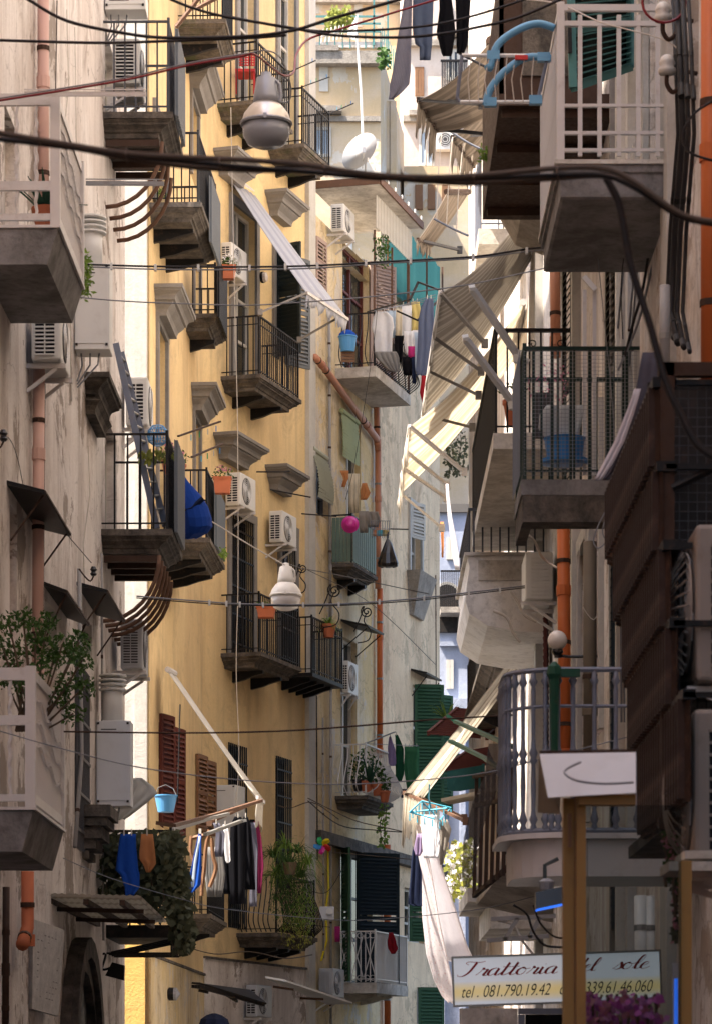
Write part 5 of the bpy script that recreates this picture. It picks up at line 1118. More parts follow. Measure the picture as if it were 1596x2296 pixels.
awning((1098, 95, 33), (1098, 262, 35), (979, 292, 35.5), (937, 222, 33.5), 'awn_brown', 'grey brown striped awning highest on the right, before the pinkish house', .22, .1, arms=((.0, (1080, 232, 34)), (.95, (1090, 300, 35))), armmat='iron_grey', rag=.3, bar='rust')
awning((1106, 205, 37), (1106, 320, 40), (1062, 372, 41), (1014, 306, 38), 'awn_brown', 'second grey brown awning with scalloped edge, just under the highest', .22, .06, arms=((.0, (1100, 300, 39)),), armmat='iron_grey', rag=.3, bar='rust', seed=8)
awning((1000, 434, 46), (1050, 434, 47.5), (969, 548, 47), (936, 536, 45.5), 'awn_brown', 'dark grey awning seen from its end above the laundry balcony', .14, .04, arms=((.3, (1030, 560, 47)),), armmat='iron_grey', rag=.3, bar='rust', seed=9)
# rusty edged canopy over the ochre terrace
s0, s1 = FD.sp(842, .95), FD.sp(964, 1.2); z = FD.zp(420, FD.sp(745)); L = s1-s0; t = thing('terrace_canopy', 'rusty edged concrete canopy over the ochre terrace', 'canopy', FD.pt((s0+s1)/2, 0, z), FD.rz)
b = MB(); b.bb(-L/2, L/2, -.3, 1.02, -.09, 0); b.build('slab', 'concrete_w', t); b = MB(); b.bb(-L/2-.02, L/2, 1.021, 1.06, -.11, .03); b.bb(L/2-0.0, L/2+.04, -.3, 1.02, -.11, .03); b.build('edge_strip', 'rust_l', t)
b = MB(); b.box((0, 0, -.45), (.035, .02, .62)); me = b.data('slat', 'wood_w')
for k in range(24): obj('slat', me, t, (-L/2+.35+k*(L-.5)/24, .90, -.1))
for k in range(9): b = MB(); b.box((-L/2+.2+k*.5, 1.07, .06), (.05, .02, .07)); b.build('spike', 'pl_white', t)
t = thing('netting', 'teal netting fence on the terrace above the laundry', 'netting', FD.pt(FD.sp(880), .2, FD.zp(640, FD.sp(940)))); sA, sB = FD.sp(862, .1), FD.sp(985, .1)
b = MB(); z0, z1 = FD.zp(632, sA), FD.zp(470, sA); c = Vector(t.location); G = []
for i in range(26): u = i/25; s_ = sA+(sB-sA)*u; G.append([FD.pt(s_, .12+.03*math.sin(u*31), z0+(z1-z0)*v-.35*u*(1-v))-c for v in (0, .33, .66, 1)])
b.grid(G); b.build('net', 'teal_net', t, smooth=True)
for u in (0, .35, .7, 1): q = FD.pt(sA+(sB-sA)*u, .16, z0-.4)-c; b = MB(); b.bar(q, q+Vector((0, 0, z1-z0+.4)), .04); b.build('post', 'rust_l', t)

# flat and corrugated canopies
def canopy(pts, mat, label, name='canopy', th=.03, n=12, corr=.012, beams=0, beam='rust'):
    """pts: four corners (px,py,depth) near-left, near-right, far-right, far-left"""
    A, B, C_, D_ = [P(*q) for q in pts]; t = thing(name, label, 'canopy', tuple(A)); G = []
    for i in range(n*2+1): u = i/(n*2); G.append([A.lerp(B, u).lerp(D_.lerp(C_, u), v)-A+Vector((0, 0, corr if i % 2 else 0)) for v in (0, .5, 1)])
    b = MB(); b.grid(G); b.build('sheet', mat, t, solid=th)
    for k in range(beams):
        u = (k+.5)/beams; b = MB(); b.bar(A.lerp(B, u)-A-Vector((0, 0, .05)), D_.lerp(C_, u)-A-Vector((0, 0, .05)), .05, .05); b.build('beam', beam, t)
    for v in (.12, .55): b = MB(); b.bar(A.lerp(D_, v)-A-Vector((0, 0, .10)), B.lerp(C_, v)-A-Vector((0, 0, .10)), .03, .04); b.build('cross_bar', beam, t)
    return t
canopy(((70, 2008, 29), (315, 2014, 29), (372, 2068, 33), (190, 2062, 33)), 'canopy_y', 'dirty corrugated plastic canopy below the hanging blue towel', beams=3, n=16)
canopy(((595, 2192, 50), (640, 2200, 50), (790, 2250, 52.5), (735, 2252, 53)), 'canopy_w', 'flat pale metal canopy at the foot of the yellow house', corr=0)
canopy(((430, 2205, 47), (448, 2206, 47), (598, 2252, 49), (560, 2222, 50)), 'iron', 'dark iron framed glass canopy at the bottom of the yellow house', corr=0, beams=3, beam='iron')
# white canopy and its hood over the glass case
t = thing('canopy', 'white metal canopy fascia with a torn corner above the wooden glass case', 'canopy', P(1209, 1691, 12.6)); c = Vector(t.location)
q = [P(1209, 1691, 12.6)-c, P(1425, 1687, 12.6)-c, P(1425, 1778, 12.3)-c, P(1243, 1788, 12.3)-c, P(1228, 1789, 12.3)-c]; b = MB(); b.add(q+[v+Vector((0, .03, 0)) for v in q], [(0, 4, 3, 2, 1), (5, 6, 7, 8, 9)]+[(i, (i+1) % 5, (i+1) % 5+5, i+5) for i in range(5)]); b.build('fascia', 'canopy_w', t)
q = [P(1208, 1696, 12.7)-c, P(1258, 1760, 12.7)-c, P(1254, 1826, 12.7)-c, P(1205, 1822, 13.6)-c]; b = MB(); b.add(q+[v+Vector((0, .02, 0)) for v in q], [(0, 3, 2, 1), (4, 5, 6, 7)]+[(i, (i+1) % 4, (i+1) % 4+4, i+4) for i in range(4)]); b.build('side_panel', 'canopy_y', t)
b = MB(); b.bar(P(1209, 1688, 12.7)-c, P(1425, 1684, 12.7)-c, .02, .012); b.build('edge_bar', 'rust', t)

# ================================================================ laundry
G1 = 'washing on the line of the cream slab balcony'; Y1 = 57.2
def dr(*a, **k): return drape(*a, **k)
t = dr([(698, 842, 866), (712, 836, 880), (735, 833, 884), (748, 838, 880), (790, 840, 878), (803, 842, 874), (812, 847, 858)], Y1, 'c_white', 'white shirt hanging at the left end of the laundry line', 'shirt', 'shirt', 3, .05, group=G1, pegs=3, hem=1)
dr([(696, 866, 887), (757, 867, 885)], Y1+.1, 'c_lblue', 'pale blue cloth next to the white shirt on the line', 'cloth', 'cloth', 3, .04, group=G1, pegs=2)
dr([(692, 885, 901), (758, 887, 900)], Y1+.2, 'c_cream', 'cream cloth between the pale blue and the white ones', 'cloth', 'cloth', 2, .04, group=G1, pegs=2)
dr([(684, 899, 922), (745, 900, 920), (749, 904, 916)], Y1+.3, 'c_white', 'small white vest between the cream and the yellow cloths', 'vest', 'vest', 2, .04, group=G1, pegs=2, hem=1)
dr([(676, 921, 940), (700, 923, 944), (746, 922, 940)], Y1+.4, 'c_yellow', 'pale yellow cloth beside the slate blue shirt', 'cloth', 'cloth', 3, .05, group=G1, pegs=2)
dr([(668, 954, 970), (686, 944, 972), (720, 938, 973), (770, 936, 972), (830, 931, 968), (842, 934, 955)], Y1-1.5, 'c_slate', 'slate blue long shirt hanging at the right end of the laundry line', 'shirt', 'shirt', 5, .08, group=G1, pegs=2, hem=1)
dr([(745, 928, 944), (800, 930, 942), (838, 931, 945)], Y1-1.4, 'c_lblue', 'faded denim leg under the slate blue shirt', 'trousers', 'trousers', 3, .05, group=G1)
dr([(752, 885, 906), (780, 884, 902), (812, 890, 900)], Y1-.4, 'c_black', 'black top on the lower line under the cream cloth', 'top', 'top', 3, .05, group=G1)
dr([(788, 838, 888), (802, 842, 894), (828, 868, 896), (834, 880, 892)], Y1-.6, 'c_net', 'dark striped net garment sagging low beneath the white shirt', 'garment', 'garment', 9, .05, group=G1)
dr([(742, 905, 925), (775, 906, 924), (796, 910, 916)], Y1-.5, 'c_white', 'white top on the lower line below the small vest', 'top', 'top', 3, .05, group=G1)
dr([(776, 914, 932), (802, 915, 930)], Y1-.7, 'c_magenta', 'black and pink cloth below the yellow one', 'cloth', 'cloth', 3, .04, group=G1)
dr([(800, 901, 926), (842, 904, 922)], Y1-.7, 'c_black', 'black shorts hanging lowest on the line', 'shorts', 'shorts', 3, .05, group=G1)
dr([(740, 924, 940), (800, 926, 938)], Y1-.4, 'c_white', 'white cloth on the lower line just left of the slate shirt', 'cloth', 'cloth', 2, .05, group=G1)
dr([(800, 922, 934), (860, 924, 932)], Y1-1.0, 'c_navy', 'thin navy stocking hanging below the black shorts', 'stocking', 'stocking', 2, .03, group=G1)
dr([(842, 944, 956), (880, 941, 963), (904, 946, 955)], Y1-1.6, 'c_red', 'dark red cloth hanging below the slate blue shirt', 'cloth', 'cloth', 3, .05, group=G1)
t = thing('drying_rack', 'dark iron rack bars carrying the big laundry line', 'drying rack', P(900, 690, Y1)); c = Vector(t.location)
for a, b_ in (((824, 699, 57), (915, 672, 57.6)), ((890, 697, 56.5), (936, 718, 56.2)), ((937, 632, 58), (1000, 656, 57)), ((918, 672, 57.8), (937, 632, 58)), ((936, 718, 56.2), (1000, 656, 57)), ((980, 720, 56.5), (1060, 760, 55))): b = MB(); b.bar(P(*a)-c, P(*b_)-c, .04, .03); b.build('bar', 'iron', t)
for dx in (0, 6, 12): b = MB(); b.tube([P(838+dx, 697-dx*.3, 57)-c, P(900+dx, 684, 57.2)-c, P(976, 660+dx, 57)-c], .006, 4); b.build('line', 'cable_gr', t)
G2 = 'washing hanging into the picture at the top'
dr([(-40, 903, 922), (0, 905, 923), (88, 891, 922), (158, 881, 921), (188, 874, 917), (208, 872, 898), (222, 870, 880)], 30, 'c_towel', 'long grey towel with pale bands hanging at the top', 'towel', 'towel', 3, .03, group=G2)
dr([(-40, 928, 974), (0, 926, 972), (60, 924, 969), (98, 930, 967), (104, 940, 967), (134, 941, 965)], 30.2, 'c_denim', 'dark jeans beside the long grey towel', 'jeans', 'jeans', 3, .03, group=G2)
dr([(-40, 984, 1008), (20, 984, 1014), (70, 978, 1020), (118, 990, 1014), (125, 993, 1010)], 30.4, 'c_black', 'black trousers in the middle of the top line', 'trousers', 'trousers', 3, .03, group=G2)
dr([(-40, 1020, 1058), (40, 1022, 1052), (100, 1022, 1046), (119, 1024, 1040)], 30.6, 'c_black', 'black long garment rightmost on the top line', 'garment', 'garment', 3, .03, group=G2)
G3 = 'clothes hanging before the yellow house boiler'; Y3 = 44
dr([(1832, 526, 542), (1850, 518, 549), (1930, 514, 550), (2028, 518, 548)], Y3, 'c_black', 'long black dress, left one before the boiler', 'dress', 'dress', 4, .05, group=G3, pegs=1)
dr([(1832, 546, 556), (1850, 541, 562), (1930, 538, 571), (1996, 537, 573)], Y3+.4, 'c_black', 'wide black skirt right of the long black dress', 'skirt', 'skirt', 5, .06, group=G3, pegs=1)
dr([(1845, 560, 572), (1900, 559, 578), (2000, 561, 577), (2034, 558, 576)], Y3+.7, 'c_grey', 'grey trousers with lace hem beside the ferns', 'trousers', 'trousers', 3, .04, group=G3)
dr([(1842, 570, 580), (1880, 571, 586), (1944, 575, 592), (2004, 578, 586)], Y3+.9, 'c_plum', 'plum coloured dress nearest the ferns', 'dress', 'dress', 4, .04, group=G3)
dr([(1880, 500, 520), (1960, 498, 521), (2006, 503, 518)], Y3+.5, 'c_black', 'black top half hidden behind the long black dress', 'top', 'top', 3, .04, group=G3)
dr([(1838, 560, 571), (1870, 556, 580), (1960, 560, 584), (1990, 562, 580)], Y3+1.2, 'c_black', 'dark jacket behind the grey trousers', 'jacket', 'jacket', 3, .04, group=G3)
dr([(1850, 500, 510), (1890, 502, 516), (1930, 506, 518), (1936, 508, 512)], Y3-.4, 'c_white', 'small white top left of the long black dress', 'top', 'top', 3, .03, group=G3, pegs=1)
dr([(1846, 478, 492), (1870, 485, 505), (1922, 480, 500)], Y3-.5, 'c_grey', 'grey vest left of the small white top', 'vest', 'vest', 3, .03, group=G3, pegs=1)
dr([(1868, 446, 452), (1920, 434, 452), (1985, 421, 450), (2004, 424, 432)], Y3-2.2, 'c_blue', 'bright blue and white striped cloth twisted on the rack', 'cloth', 'cloth', 5, .05, group=G3, pegs=3)
dr([(1875, 446, 450), (1930, 436, 442), (1990, 427, 434)], Y3-2.26, 'c_lblue', 'pale stripe of cloth in front of the bright blue one', 'cloth', 'cloth', 2, .02, group=G3)
dr([(1900, 462, 500), (1960, 458, 505), (2012, 466, 498)], Y3+.1, 'c_net', 'dark crinkled garment behind the brown chair frame', 'garment', 'garment', 12, .06, group=G3)
t = dr([(1871, 271, 305), (1900, 267, 306), (1952, 259, 310), (1962, 270, 312), (1990, 280, 313), (2009, 282, 300)], 32.6, 'c_blue', 'royal blue towel pegged over the ivy balcony', 'towel', 'towel', 4, .035, group='towels pegged over the ivy', pegs=2)
dr([(1871, 317, 343), (1925, 312, 350), (1938, 320, 350), (1957, 328, 337)], 32.7, 'c_orange', 'small orange towel pegged beside the royal blue one', 'towel', 'towel', 3, .03, group='towels pegged over the ivy', pegs=1)
G4 = 'washing by the white flower balcony'
dr([(1652, 872, 876), (1680, 869, 886), (1712, 870, 887), (1718, 876, 886)], 61, 'c_lilac', 'lilac cloth at the start of the green washing', 'cloth', 'cloth', 3, .05, group=G4, pegs=1)
dr([(1648, 885, 891), (1680, 886, 904), (1735, 887, 906), (1753, 884, 899)], 61.3, 'c_dgreen', 'dark green folded sheet between the lilac and green cloths', 'sheet', 'sheet', 3, .07, group=G4, pegs=1)
dr([(1674, 906, 938), (1720, 905, 939), (1772, 912, 940)], 61.6, 'c_green', 'green sheet hanging before the green shutters', 'sheet', 'sheet', 4, .08, group=G4, pegs=4)
dr([(1770, 900, 915), (1790, 898, 916)], 61.5, 'c_navy', 'small navy cloth below the green sheet', 'cloth', 'cloth', 2, .04, group=G4)
t = thing('clothes_bracket', 'pale metal arm holding the green washing', 'bracket', P(818, 1668, 60.5)); b = MB(); b.bar((0, 0, 0), P(884, 1642, 61)-P(818, 1668, 60.5), .06, .02); b.build('arm', 'alu', t); b = MB(); b.bar((0, .0, 0), P(938, 1673, 61.6)-P(818, 1668, 60.5), .01); b.build('line', 'cable_gr', t)
G5 = 'sunlit washing over the restaurant sign'
dr([(1880, 928, 936), (1930, 922, 944), (2028, 914, 945), (2033, 930, 947)], 42, 'c_navy', 'long navy trousers left of the rose sheet', 'trousers', 'trousers', 4, .05, group=G5)
dr([(1850, 930, 942), (1905, 936, 958), (1985, 944, 972), (2060, 947, 984), (2140, 955, 1000), (2200, 972, 1012), (2235, 990, 1019), (2249, 1004, 1020)], 41.5, 'c_rose', 'long rose speckled sheet billowing down to the sign', 'sheet', 'sheet', 7, .10, cols=28, group=G5, hem=1, yend=43, slope=-.5)
dr([(1895, 950, 972), (1930, 950, 985), (1985, 962, 1003), (2060, 975, 1028), (2120, 985, 1046), (2154, 1000, 1060), (2160, 1020, 1050)], 42.2, 'c_sheet', 'long white sunlit sheet beside the rose one', 'sheet', 'sheet', 5, .09, cols=24, group=G5, yend=43.5, slope=-1.4)
dr([(1828, 945, 978), (1840, 943, 985), (1900, 946, 985), (1925, 950, 984)], 40.6, 'c_white', 'white camisole clipped to the blue peg hanger', 'camisole', 'camisole', 5, .05, group=G5, pegs=-3, slope=-.4)
dr([(1838, 984, 1002), (1860, 985, 1012), (1930, 984, 994), (1940, 986, 992)], 40.8, 'c_rag', 'limp grey garment at the right of the camisole', 'garment', 'garment', 4, .04, group=G5)
dr([(1870, 934, 948), (1905, 928, 950), (1920, 930, 940)], 41.2, 'c_lilac', 'little lilac cloth bunched left of the camisole', 'cloth', 'cloth', 4, .03, group=G5)
dr([(1085, 999, 1004), (1160, 1003, 1012), (1240, 1013, 1027), (1278, 1021, 1031)], 40, 'c_sheet', 'narrow sunlit white cloth hanging beside the rounded white balcony', 'cloth', 'cloth', 2, .03, slope=-.3)
dr([(1250, 990, 994), (1170, 986, 994)][::-1], 46, 'c_orange', 'thin salmon strip of cloth left of the narrow sunlit one', 'cloth', 'cloth', 2, .02)
G6 = 'rags over the green boarded balcony'
dr([(1146, 804, 826), (1195, 806, 824)], 58.8, 'c_rag', 'knitted grey towel beside the pink basin', 'towel', 'towel', 3, .03, group=G6)
dr([(1147, 821, 848), (1163, 823, 852), (1182, 826, 848)], 58.9, 'c_rag', 'crumpled grey rag above the wire rack', 'rag', 'rag', 5, .05, group=G6)
dr([(1083, 812, 822), (1105, 807, 830), (1121, 808, 822)], 60, 'c_orange', 'orange red flag cloth tied under the green blind', 'cloth', 'cloth', 4, .05, group=G6)
dr([(1055, 762, 782), (1075, 770, 780), (1092, 766, 774)], 59.8, 'c_orange', 'small red orange rag on the conduit left of the curtain', 'rag', 'rag', 3, .04, group=G6)
dr([(1745, 300, 318), (1765, 298, 345), (1780, 280, 352), (1800, 270, 330), (1832, 258, 290), (1838, 262, 280)], 34.5, 'plastic', 'torn clear plastic sheet flapping between the boiler cabinet and blue bucket', 'plastic_sheet', 'plastic sheet', 6, .10, hem=1)
dr([(872, 1422, 1436), (930, 1402, 1420), (990, 1378, 1400), (1040, 1350, 1372), (1076, 1330, 1348)], 16.2, 'c_sheet', 'pale ragged awning cloth hanging beside the brown sheeted balcony', 'awning_cloth', 'awning cloth', 4, .03)
t = dr([(790, 1440, 1482), (880, 1424, 1478), (980, 1394, 1428), (1060, 1362, 1385), (1076, 1350, 1362)], 16.3, 'c_grey', 'grey folded awning leaning against the brown sheeted balcony', 'folded_awning', 'awning', 5, .05)
dr([(1668, 1095, 1130), (1740, 1085, 1128), (1800, 1060, 1100), (1880, 1040, 1075), (1960, 1035, 1060), (1990, 1038, 1050)], 27, 'net', 'dark wrinkled netting hung on the brown railing', 'netting', 'netting', 14, .05)
t = tag(drape([(2015, 690, 695), (2077, 692, 712)], 58.6, 'c_magenta', None), 'magenta cloth tied left of the white crossed balcony', 'cloth'); t.name = 'cloth'
t = drape([(2078, 750, 762), (2113, 748, 763)], 59.5, 'c_magenta', 'magenta towel folded on the corner of the white crossed balcony', 'towel', 'towel', 3, .04)
dr([(2092, 871, 880), (2110, 868, 887), (2128, 870, 892), (2140, 876, 884)], 60.2, 'c_red', 'dark red garland bunched on the white crossed balcony', 'garland', 'garland', 6, .06)
# blue shopping bag on the stone balcony
t = thing('shopping_bag', 'big sagging blue shopping bag hooked on the stone balcony corner', 'bag', P(438, 1208, 36)); c = Vector(t.location); G = []
rows = [(1045, 401, 405, .02), (1062, 399, 409, .03), (1080, 397, 422, .06), (1110, 392, 450, .14), (1135, 398, 466, .2), (1160, 402, 474, .24), (1180, 404, 476, .24), (1195, 404, 466, .2), (1208, 402, 440, .1)]
for py, l, r_, d in rows:
    row = []
    for j in range(17):
        a = 2*math.pi*j/16; u = .5-.5*math.cos(a); row.append(P(l+(r_-l)*u+1.2*math.sin(j*2+py), py+1.5*math.sin(j*1.7), 36+d*math.sin(a)*1.0)-c)
    G.append(row)
b = MB(); b.grid(G); b.build('bag_body', 'c_bag', t, smooth=False); b = MB(); b.tube([P(402, 1046, 36)-c, P(399, 1035, 36)-c, P(404, 1028, 36)-c], .012, 5); b.build('strap', 'c_bag', t)
b = MB(); b.tube([P(404, 1148, 35.85)-c, P(430, 1140, 35.82)-c, P(455, 1118, 35.85)-c], .03, 4); b.build('strap', 'c_navy', t)
t = thing('rubbish_bag', 'black plastic bag hanging from the wire rack below the pink basin', 'bag', P(868, 1272, 58.5)); c = Vector(t.location); G = []
for py, l, r_, d in ((1208, 866, 870, .02), (1218, 862, 878, .06), (1240, 853, 885, .16), (1262, 846, 893, .2), (1270, 847, 892, .17), (1273, 856, 882, .05)):
    G.append([P(l+(r_-l)*(.5-.5*math.cos(2*math.pi*j/14))+.6*math.sin(j*2.4+py), py+1.2*math.sin(j*1.9), 58.5+d*math.sin(2*math.pi*j/14))-c for j in range(15)])
b = MB(); b.grid(G); b.build('bag_body', 'pl_black', t); b = MB(); b.tube([(0, 0, .52), (.02, 0, .66)], .02, 5); b.build('knot', 'pl_black', t)

# ================================================================ plants
def vine(px0, px1, y0, y1, Y, n, size, mat, label, cat='climbing plant', name='ivy', depth=.35, seed=1, lean=0, twigs=6, flow=None, wide=.8):
    c = P((px0+px1)/2, (y0+y1)/2, Y); t = thing(name, label, cat, tuple(P((px0+px1)/2, y1, Y))); o = Vector(t.location); rd = random.Random(seed); b = MB(); fl = MB()
    for i in range(n):
        v = rd.random(); u = rd.random()+.10*math.sin(v*17+seed)*rd.random(); x = px0+(px1-px0)*u+lean*v; y = y0+(y1-y0)*v+8*math.sin(u*12+seed)
        p = P(x, y, Y+rd.uniform(-depth, depth))-o; d = Vector((rd.uniform(-1, 1), rd.uniform(-1, .4), rd.uniform(-1.3, .3))).normalized(); L = size*rd.uniform(.6, 1.3)
        s_ = d.cross(Vector((rd.uniform(-1, 1), -1, rd.uniform(-1, 1)))).normalized()*L*wide/2
        (fl if flow and rd.random() < .3 else b).add([p, p+d*L*.45+s_, p+d*L, p+d*L*.45-s_], [(0, 1, 2, 3)])
    f = b.build('foliage', mat, t); f['kind'] = 'stuff'
    if flow: f = fl.build('blossom', flow, t); f['kind'] = 'stuff'
    for k in range(twigs):
        x = px0+(px1-px0)*(k+.5)/twigs; b = MB(); b.tube(smooth_pts([P(x+rd.uniform(-6, 6), y1-(y1-y0)*q/4, Y+rd.uniform(-.1, .1))-o for q in range(5)], 2), .008, 4); b.build('stem', 'bark', t)
    return t
vine(226, 378, 1870, 2050, 33.6, 1250, .10, 'leaf_d', 'dark ivy mass behind the towels on the dark steel balcony', seed=3)
vine(366, 408, 1868, 2040, 32.2, 750, .09, 'leaf_g', 'paler ivy curtain hanging at the street side of the ivy balcony', seed=5, lean=12)
vine(385, 425, 2030, 2125, 32.2, 260, .10, 'leaf_g', 'ragged ivy tail hanging under the dark steel balcony', seed=6, lean=10)
t = thing('jade_bush', 'bushy jade plant with thick leaves above the lower white balcony', 'plant', P(60, 1640, 23.6)); o = Vector(t.location); rd = random.Random(4)
for k, (x, y) in enumerate(((20, 1400), (52, 1388), (80, 1420), (105, 1395), (140, 1445), (165, 1470), (185, 1480), (190, 1540), (165, 1600), (120, 1480), (90, 1500), (30, 1480), (60, 1450), (10, 1520), (150, 1530), (50, 1540), (178, 1440), (135, 1560), (98, 1450), (75, 1560), (5, 1450))):
    q = P(x, y, 23.4+rd.uniform(-.3, .3))-o; b = MB(); b.tube(smooth_pts([Vector((rd.uniform(-.1, .1), 0, 0)), q*.45+Vector((.02, 0, -.03)), q], 4), [.012]*4+[.008]*5, 5); b.build('branch', 'bark', t)
    leaves(95, q, (.085, .09, .085), .045, 'leaf', t, wide=.5, seed=k+50, shell=k % 2 == 0)
t = thing('aloe', 'spiky aloe standing in the upper white barred balcony', 'plant', P(105, 505, 25.6)); blades(16, (0, 0, .06), .52, 'leaf_b', t, w=.055, droop=.35, seed=9, joined=False); b = MB(); b.lathe([(.09, -.02), (.13, .14), (.12, .14)], 12); b.build('pot', 'terra', t)
t = thing('wild_plant', 'light green weed growing from the edge of the upper cement slab', 'plant', P(186, 640, 26.2)); leaves(240, (.0, 0, .10), (.085, .12, .22), .06, 'leaf_l', t, seed=12, droop=.3); b = MB(); b.tube([(0, 0, -.05), (0, 0, .15)], .008); b.build('stem', 'bark', t)
t = thing('hanging_ferns', 'big drooping ferns over the bulging iron balcony', 'plant', P(645, 1960, 51.5)); o = Vector(t.location)
for k, (x, y, L) in enumerate(((612, 1925, .55), (640, 1905, .5), (668, 1915, .55), (690, 1940, .5), (650, 1950, .6), (620, 1965, .5), (675, 1970, .6))): blades(75, P(x, y, 51.6+.1*k)-o, L, 'leaf_l' if k % 2 else 'leaf', t, w=.018, droop=1.5, seed=k+20)
leaves(900, P(650, 2010, 51.7)-o, (.38, .3, .55), .07, 'leaf', t, seed=31, droop=1.2, wide=.25); leaves(420, P(680, 2040, 51.7)-o, (.24, .3, .42), .06, 'leaf_l', t, seed=32, droop=1.2, wide=.25); leaves(300, P(665, 2090, 51.7)-o, (.3, .2, .3), .06, 'leaf_y', t, seed=33, droop=1.3, wide=.25)
b = MB(); b.lathe([(.08, 0), (.12, .2), (.11, .2)], 12, P(650, 1962, 51.5)-o); b.build('pot', 'bark', t)
vine(1000, 1060, 1890, 2010, 44, 520, .09, 'leaf_y', 'sunlit leafy plant with pale flowers behind the white sheet', 'plant', 'leafy_plant', .3, 7, flow='c_white')
vine(998, 1046, 975, 1065, 62, 260, .08, 'leaf_g', 'green plants on a ledge seen under the cream awning', 'plant', 'ledge_plants', .4, 8, twigs=4)
vine(1485, 1518, 1862, 1990, 14, 260, .03, 'leaf', 'pink flowering vine hanging beside the glass case', 'climbing plant', 'flowering_vine', .08, 9, flow='flower_p', lean=20, twigs=2)
vine(1508, 1530, 1960, 2110, 14, 130, .03, 'leaf_d', 'thin dry vine running down the right post', 'climbing plant', 'dry_vine', .04, 10, flow='flower_p', twigs=2)
vine(1312, 1482, 2232, 2330, 13.4, 420, .04, 'flower', 'purple artificial flowers inside the glass case', 'flowers', 'flowers', .12, 11, flow='flower_p', twigs=8, wide=.9)
vine(850, 868, 1800, 1900, 60, 90, .08, 'leaf_l', 'weeds hanging from the old cornice below the flower balcony', 'plant', 'weeds', .2, 13, twigs=2)
vine(735, 790, 18, 60, 86, 340, .13, 'leaf_y', 'yellow green shrubs on the roof terrace', 'plant', 'terrace_shrub', .3, 14, twigs=3)
vine(850, 872, 110, 145, 86.5, 90, .16, 'leaf', 'weed growing from the cream roof corner', 'plant', 'weeds', .2, 15, twigs=1)
pot(1150, 955, 31.8, .20, .26, 'terra', 'terracotta pot with a dark plant on the black scroll balcony', 'bush', n=90, seed=2)
pot(499, 1107, 46, .26, .22, 'terra', 'square terracotta box hanging beside an air conditioner, with flowers', 'flower', box=True, seed=3)
pot(512, 626, 50, .24, .20, 'terra', 'terracotta box with white flowers in front of the uppermost yellow house air conditioner', 'flower', box=True, seed=4, fw=1)
pot(378, 1062, 36.6, .16, .15, 'terra', 'red potted geranium on the ladder balcony corner', 'flower', seed=5); pot(402, 1070, 37.2, .16, .15, 'terra', 'second geranium pot beside the blue bag', 'flower', seed=6)
pot(597, 1386, 52.6, .32, .17, 'terra', 'terracotta trough on the balcony rail left of the white lamp', 'bush', box=True, n=50, seed=7, ph=.06)
pot(737, 1430, 56.6, .26, .24, 'terra', 'hanging pot with grass on the four bracket balcony', 'fern', seed=8, ph=.3, psz=.02, n=80)
for k, (x, y, w_) in enumerate(((802, 1775, .22), (822, 1778, .25), (845, 1785, .2), (862, 1800, .2))): pot(x, y, 59.5, w_, .22, ('pl_black', 'terra', 'terra', 'terra')[k], ('black pot with leafy plant at the left of the flower balcony', 'pot with tall cactus in the middle of the flower balcony', 'small pot with trailing plant on the flower balcony', 'rightmost pot on the flower balcony')[k], 'bush', n=150, seed=40+k, ph=(.3, .45, .3, .2)[k], psz=.09)
t = thing('cactus', 'tall dark green succulent rising over the flower balcony rail', 'plant', P(828, 1758, 59.4)); blades(22, (0, 0, 0), .55, 'leaf_b', t, w=.07, droop=.3, seed=44); 
pot(1000, 1640, 58, .2, .2, 'terra', 'cactus pot among the green iron arms', 'fern', seed=12, ph=.5, psz=.04, droop=.5, n=40)
t = thing('hanging_plant', 'small green plant trailing from the terrace above the laundry', 'plant', P(858, 560, 58.5)); leaves(160, (0, 0, 0), (.16, .2, .34), .09, 'leaf', t, seed=60, droop=.8); b = MB(); b.tube([(0, 0, .1), (0, 0, .3)], .01); b.build('stem', 'bark', t)
for k, (x, y, Y) in enumerate(((362, 440, 45), (1085, 352, 29), (500, 1245, 46))): t = thing('weeds', ('small weeds on the high stone slab of the yellow house', 'weed on the edge of the dark grey barred balcony', 'tiny weed on the stone slab by the blue bag')[k], 'plant', P(x, y, Y)); leaves(60, (0, 0, .03), (.06, .1, .08), .06, 'leaf_l', t, seed=70+k)

# ================================================================ small things left to right
t = thing('ladder', 'grey folding ladder leaning out of the stone balcony to the boiler cabinet', 'ladder', P(350, 1188, 35)); c = Vector(t.location); A1, B1 = P(260, 770, 34.6), P(352, 1185, 34.6); A2, B2 = P(272, 790, 34.9), P(371, 1180, 34.9)
for a, b_ in ((A1, B1), (A2, B2)): b = MB(); b.bar(a-c, b_-c, .05, .07); b.build('stile', 'iron_blue', t)
for k in range(13): u = (k+.7)/13; b = MB(); b.tube([A1.lerp(B1, u)-c, A2.lerp(B2, u)-c+Vector((.02, 0, 0))], .014, 6); b.build('rung', 'alu', t)
def weave(t, prof, mat, n=18, r=.006, rz=4):
    for k in range(n): a = 2*math.pi*k/n; b = MB(); b.tube([Vector((q*math.cos(a+z*1.2), q*math.sin(a+z*1.2), z)) for q, z in prof], r, 4, False); b.build('rib', mat, t)
    for q, z in prof: b = MB(); b.ring((0, 0, z), q, r*1.1); b.build('hoop', mat, t)
t = thing('laundry_basket', 'round blue plastic basket stuck on the stone balcony rail', 'basket', P(354, 998, 34.4)); weave(t, [(.05, 0), (.10, .04), (.115, .10), (.105, .16), (.06, .21)], 'pl_lblue', 20, .005)
t = thing('bunting', 'yellow green leaves strung under the blue basket', 'garland', P(353, 1012, 34.5)); leaves(70, (0, 0, -.02), (.22, .05, .06), .1, 'leaf_y', t, seed=80, droop=1.5)
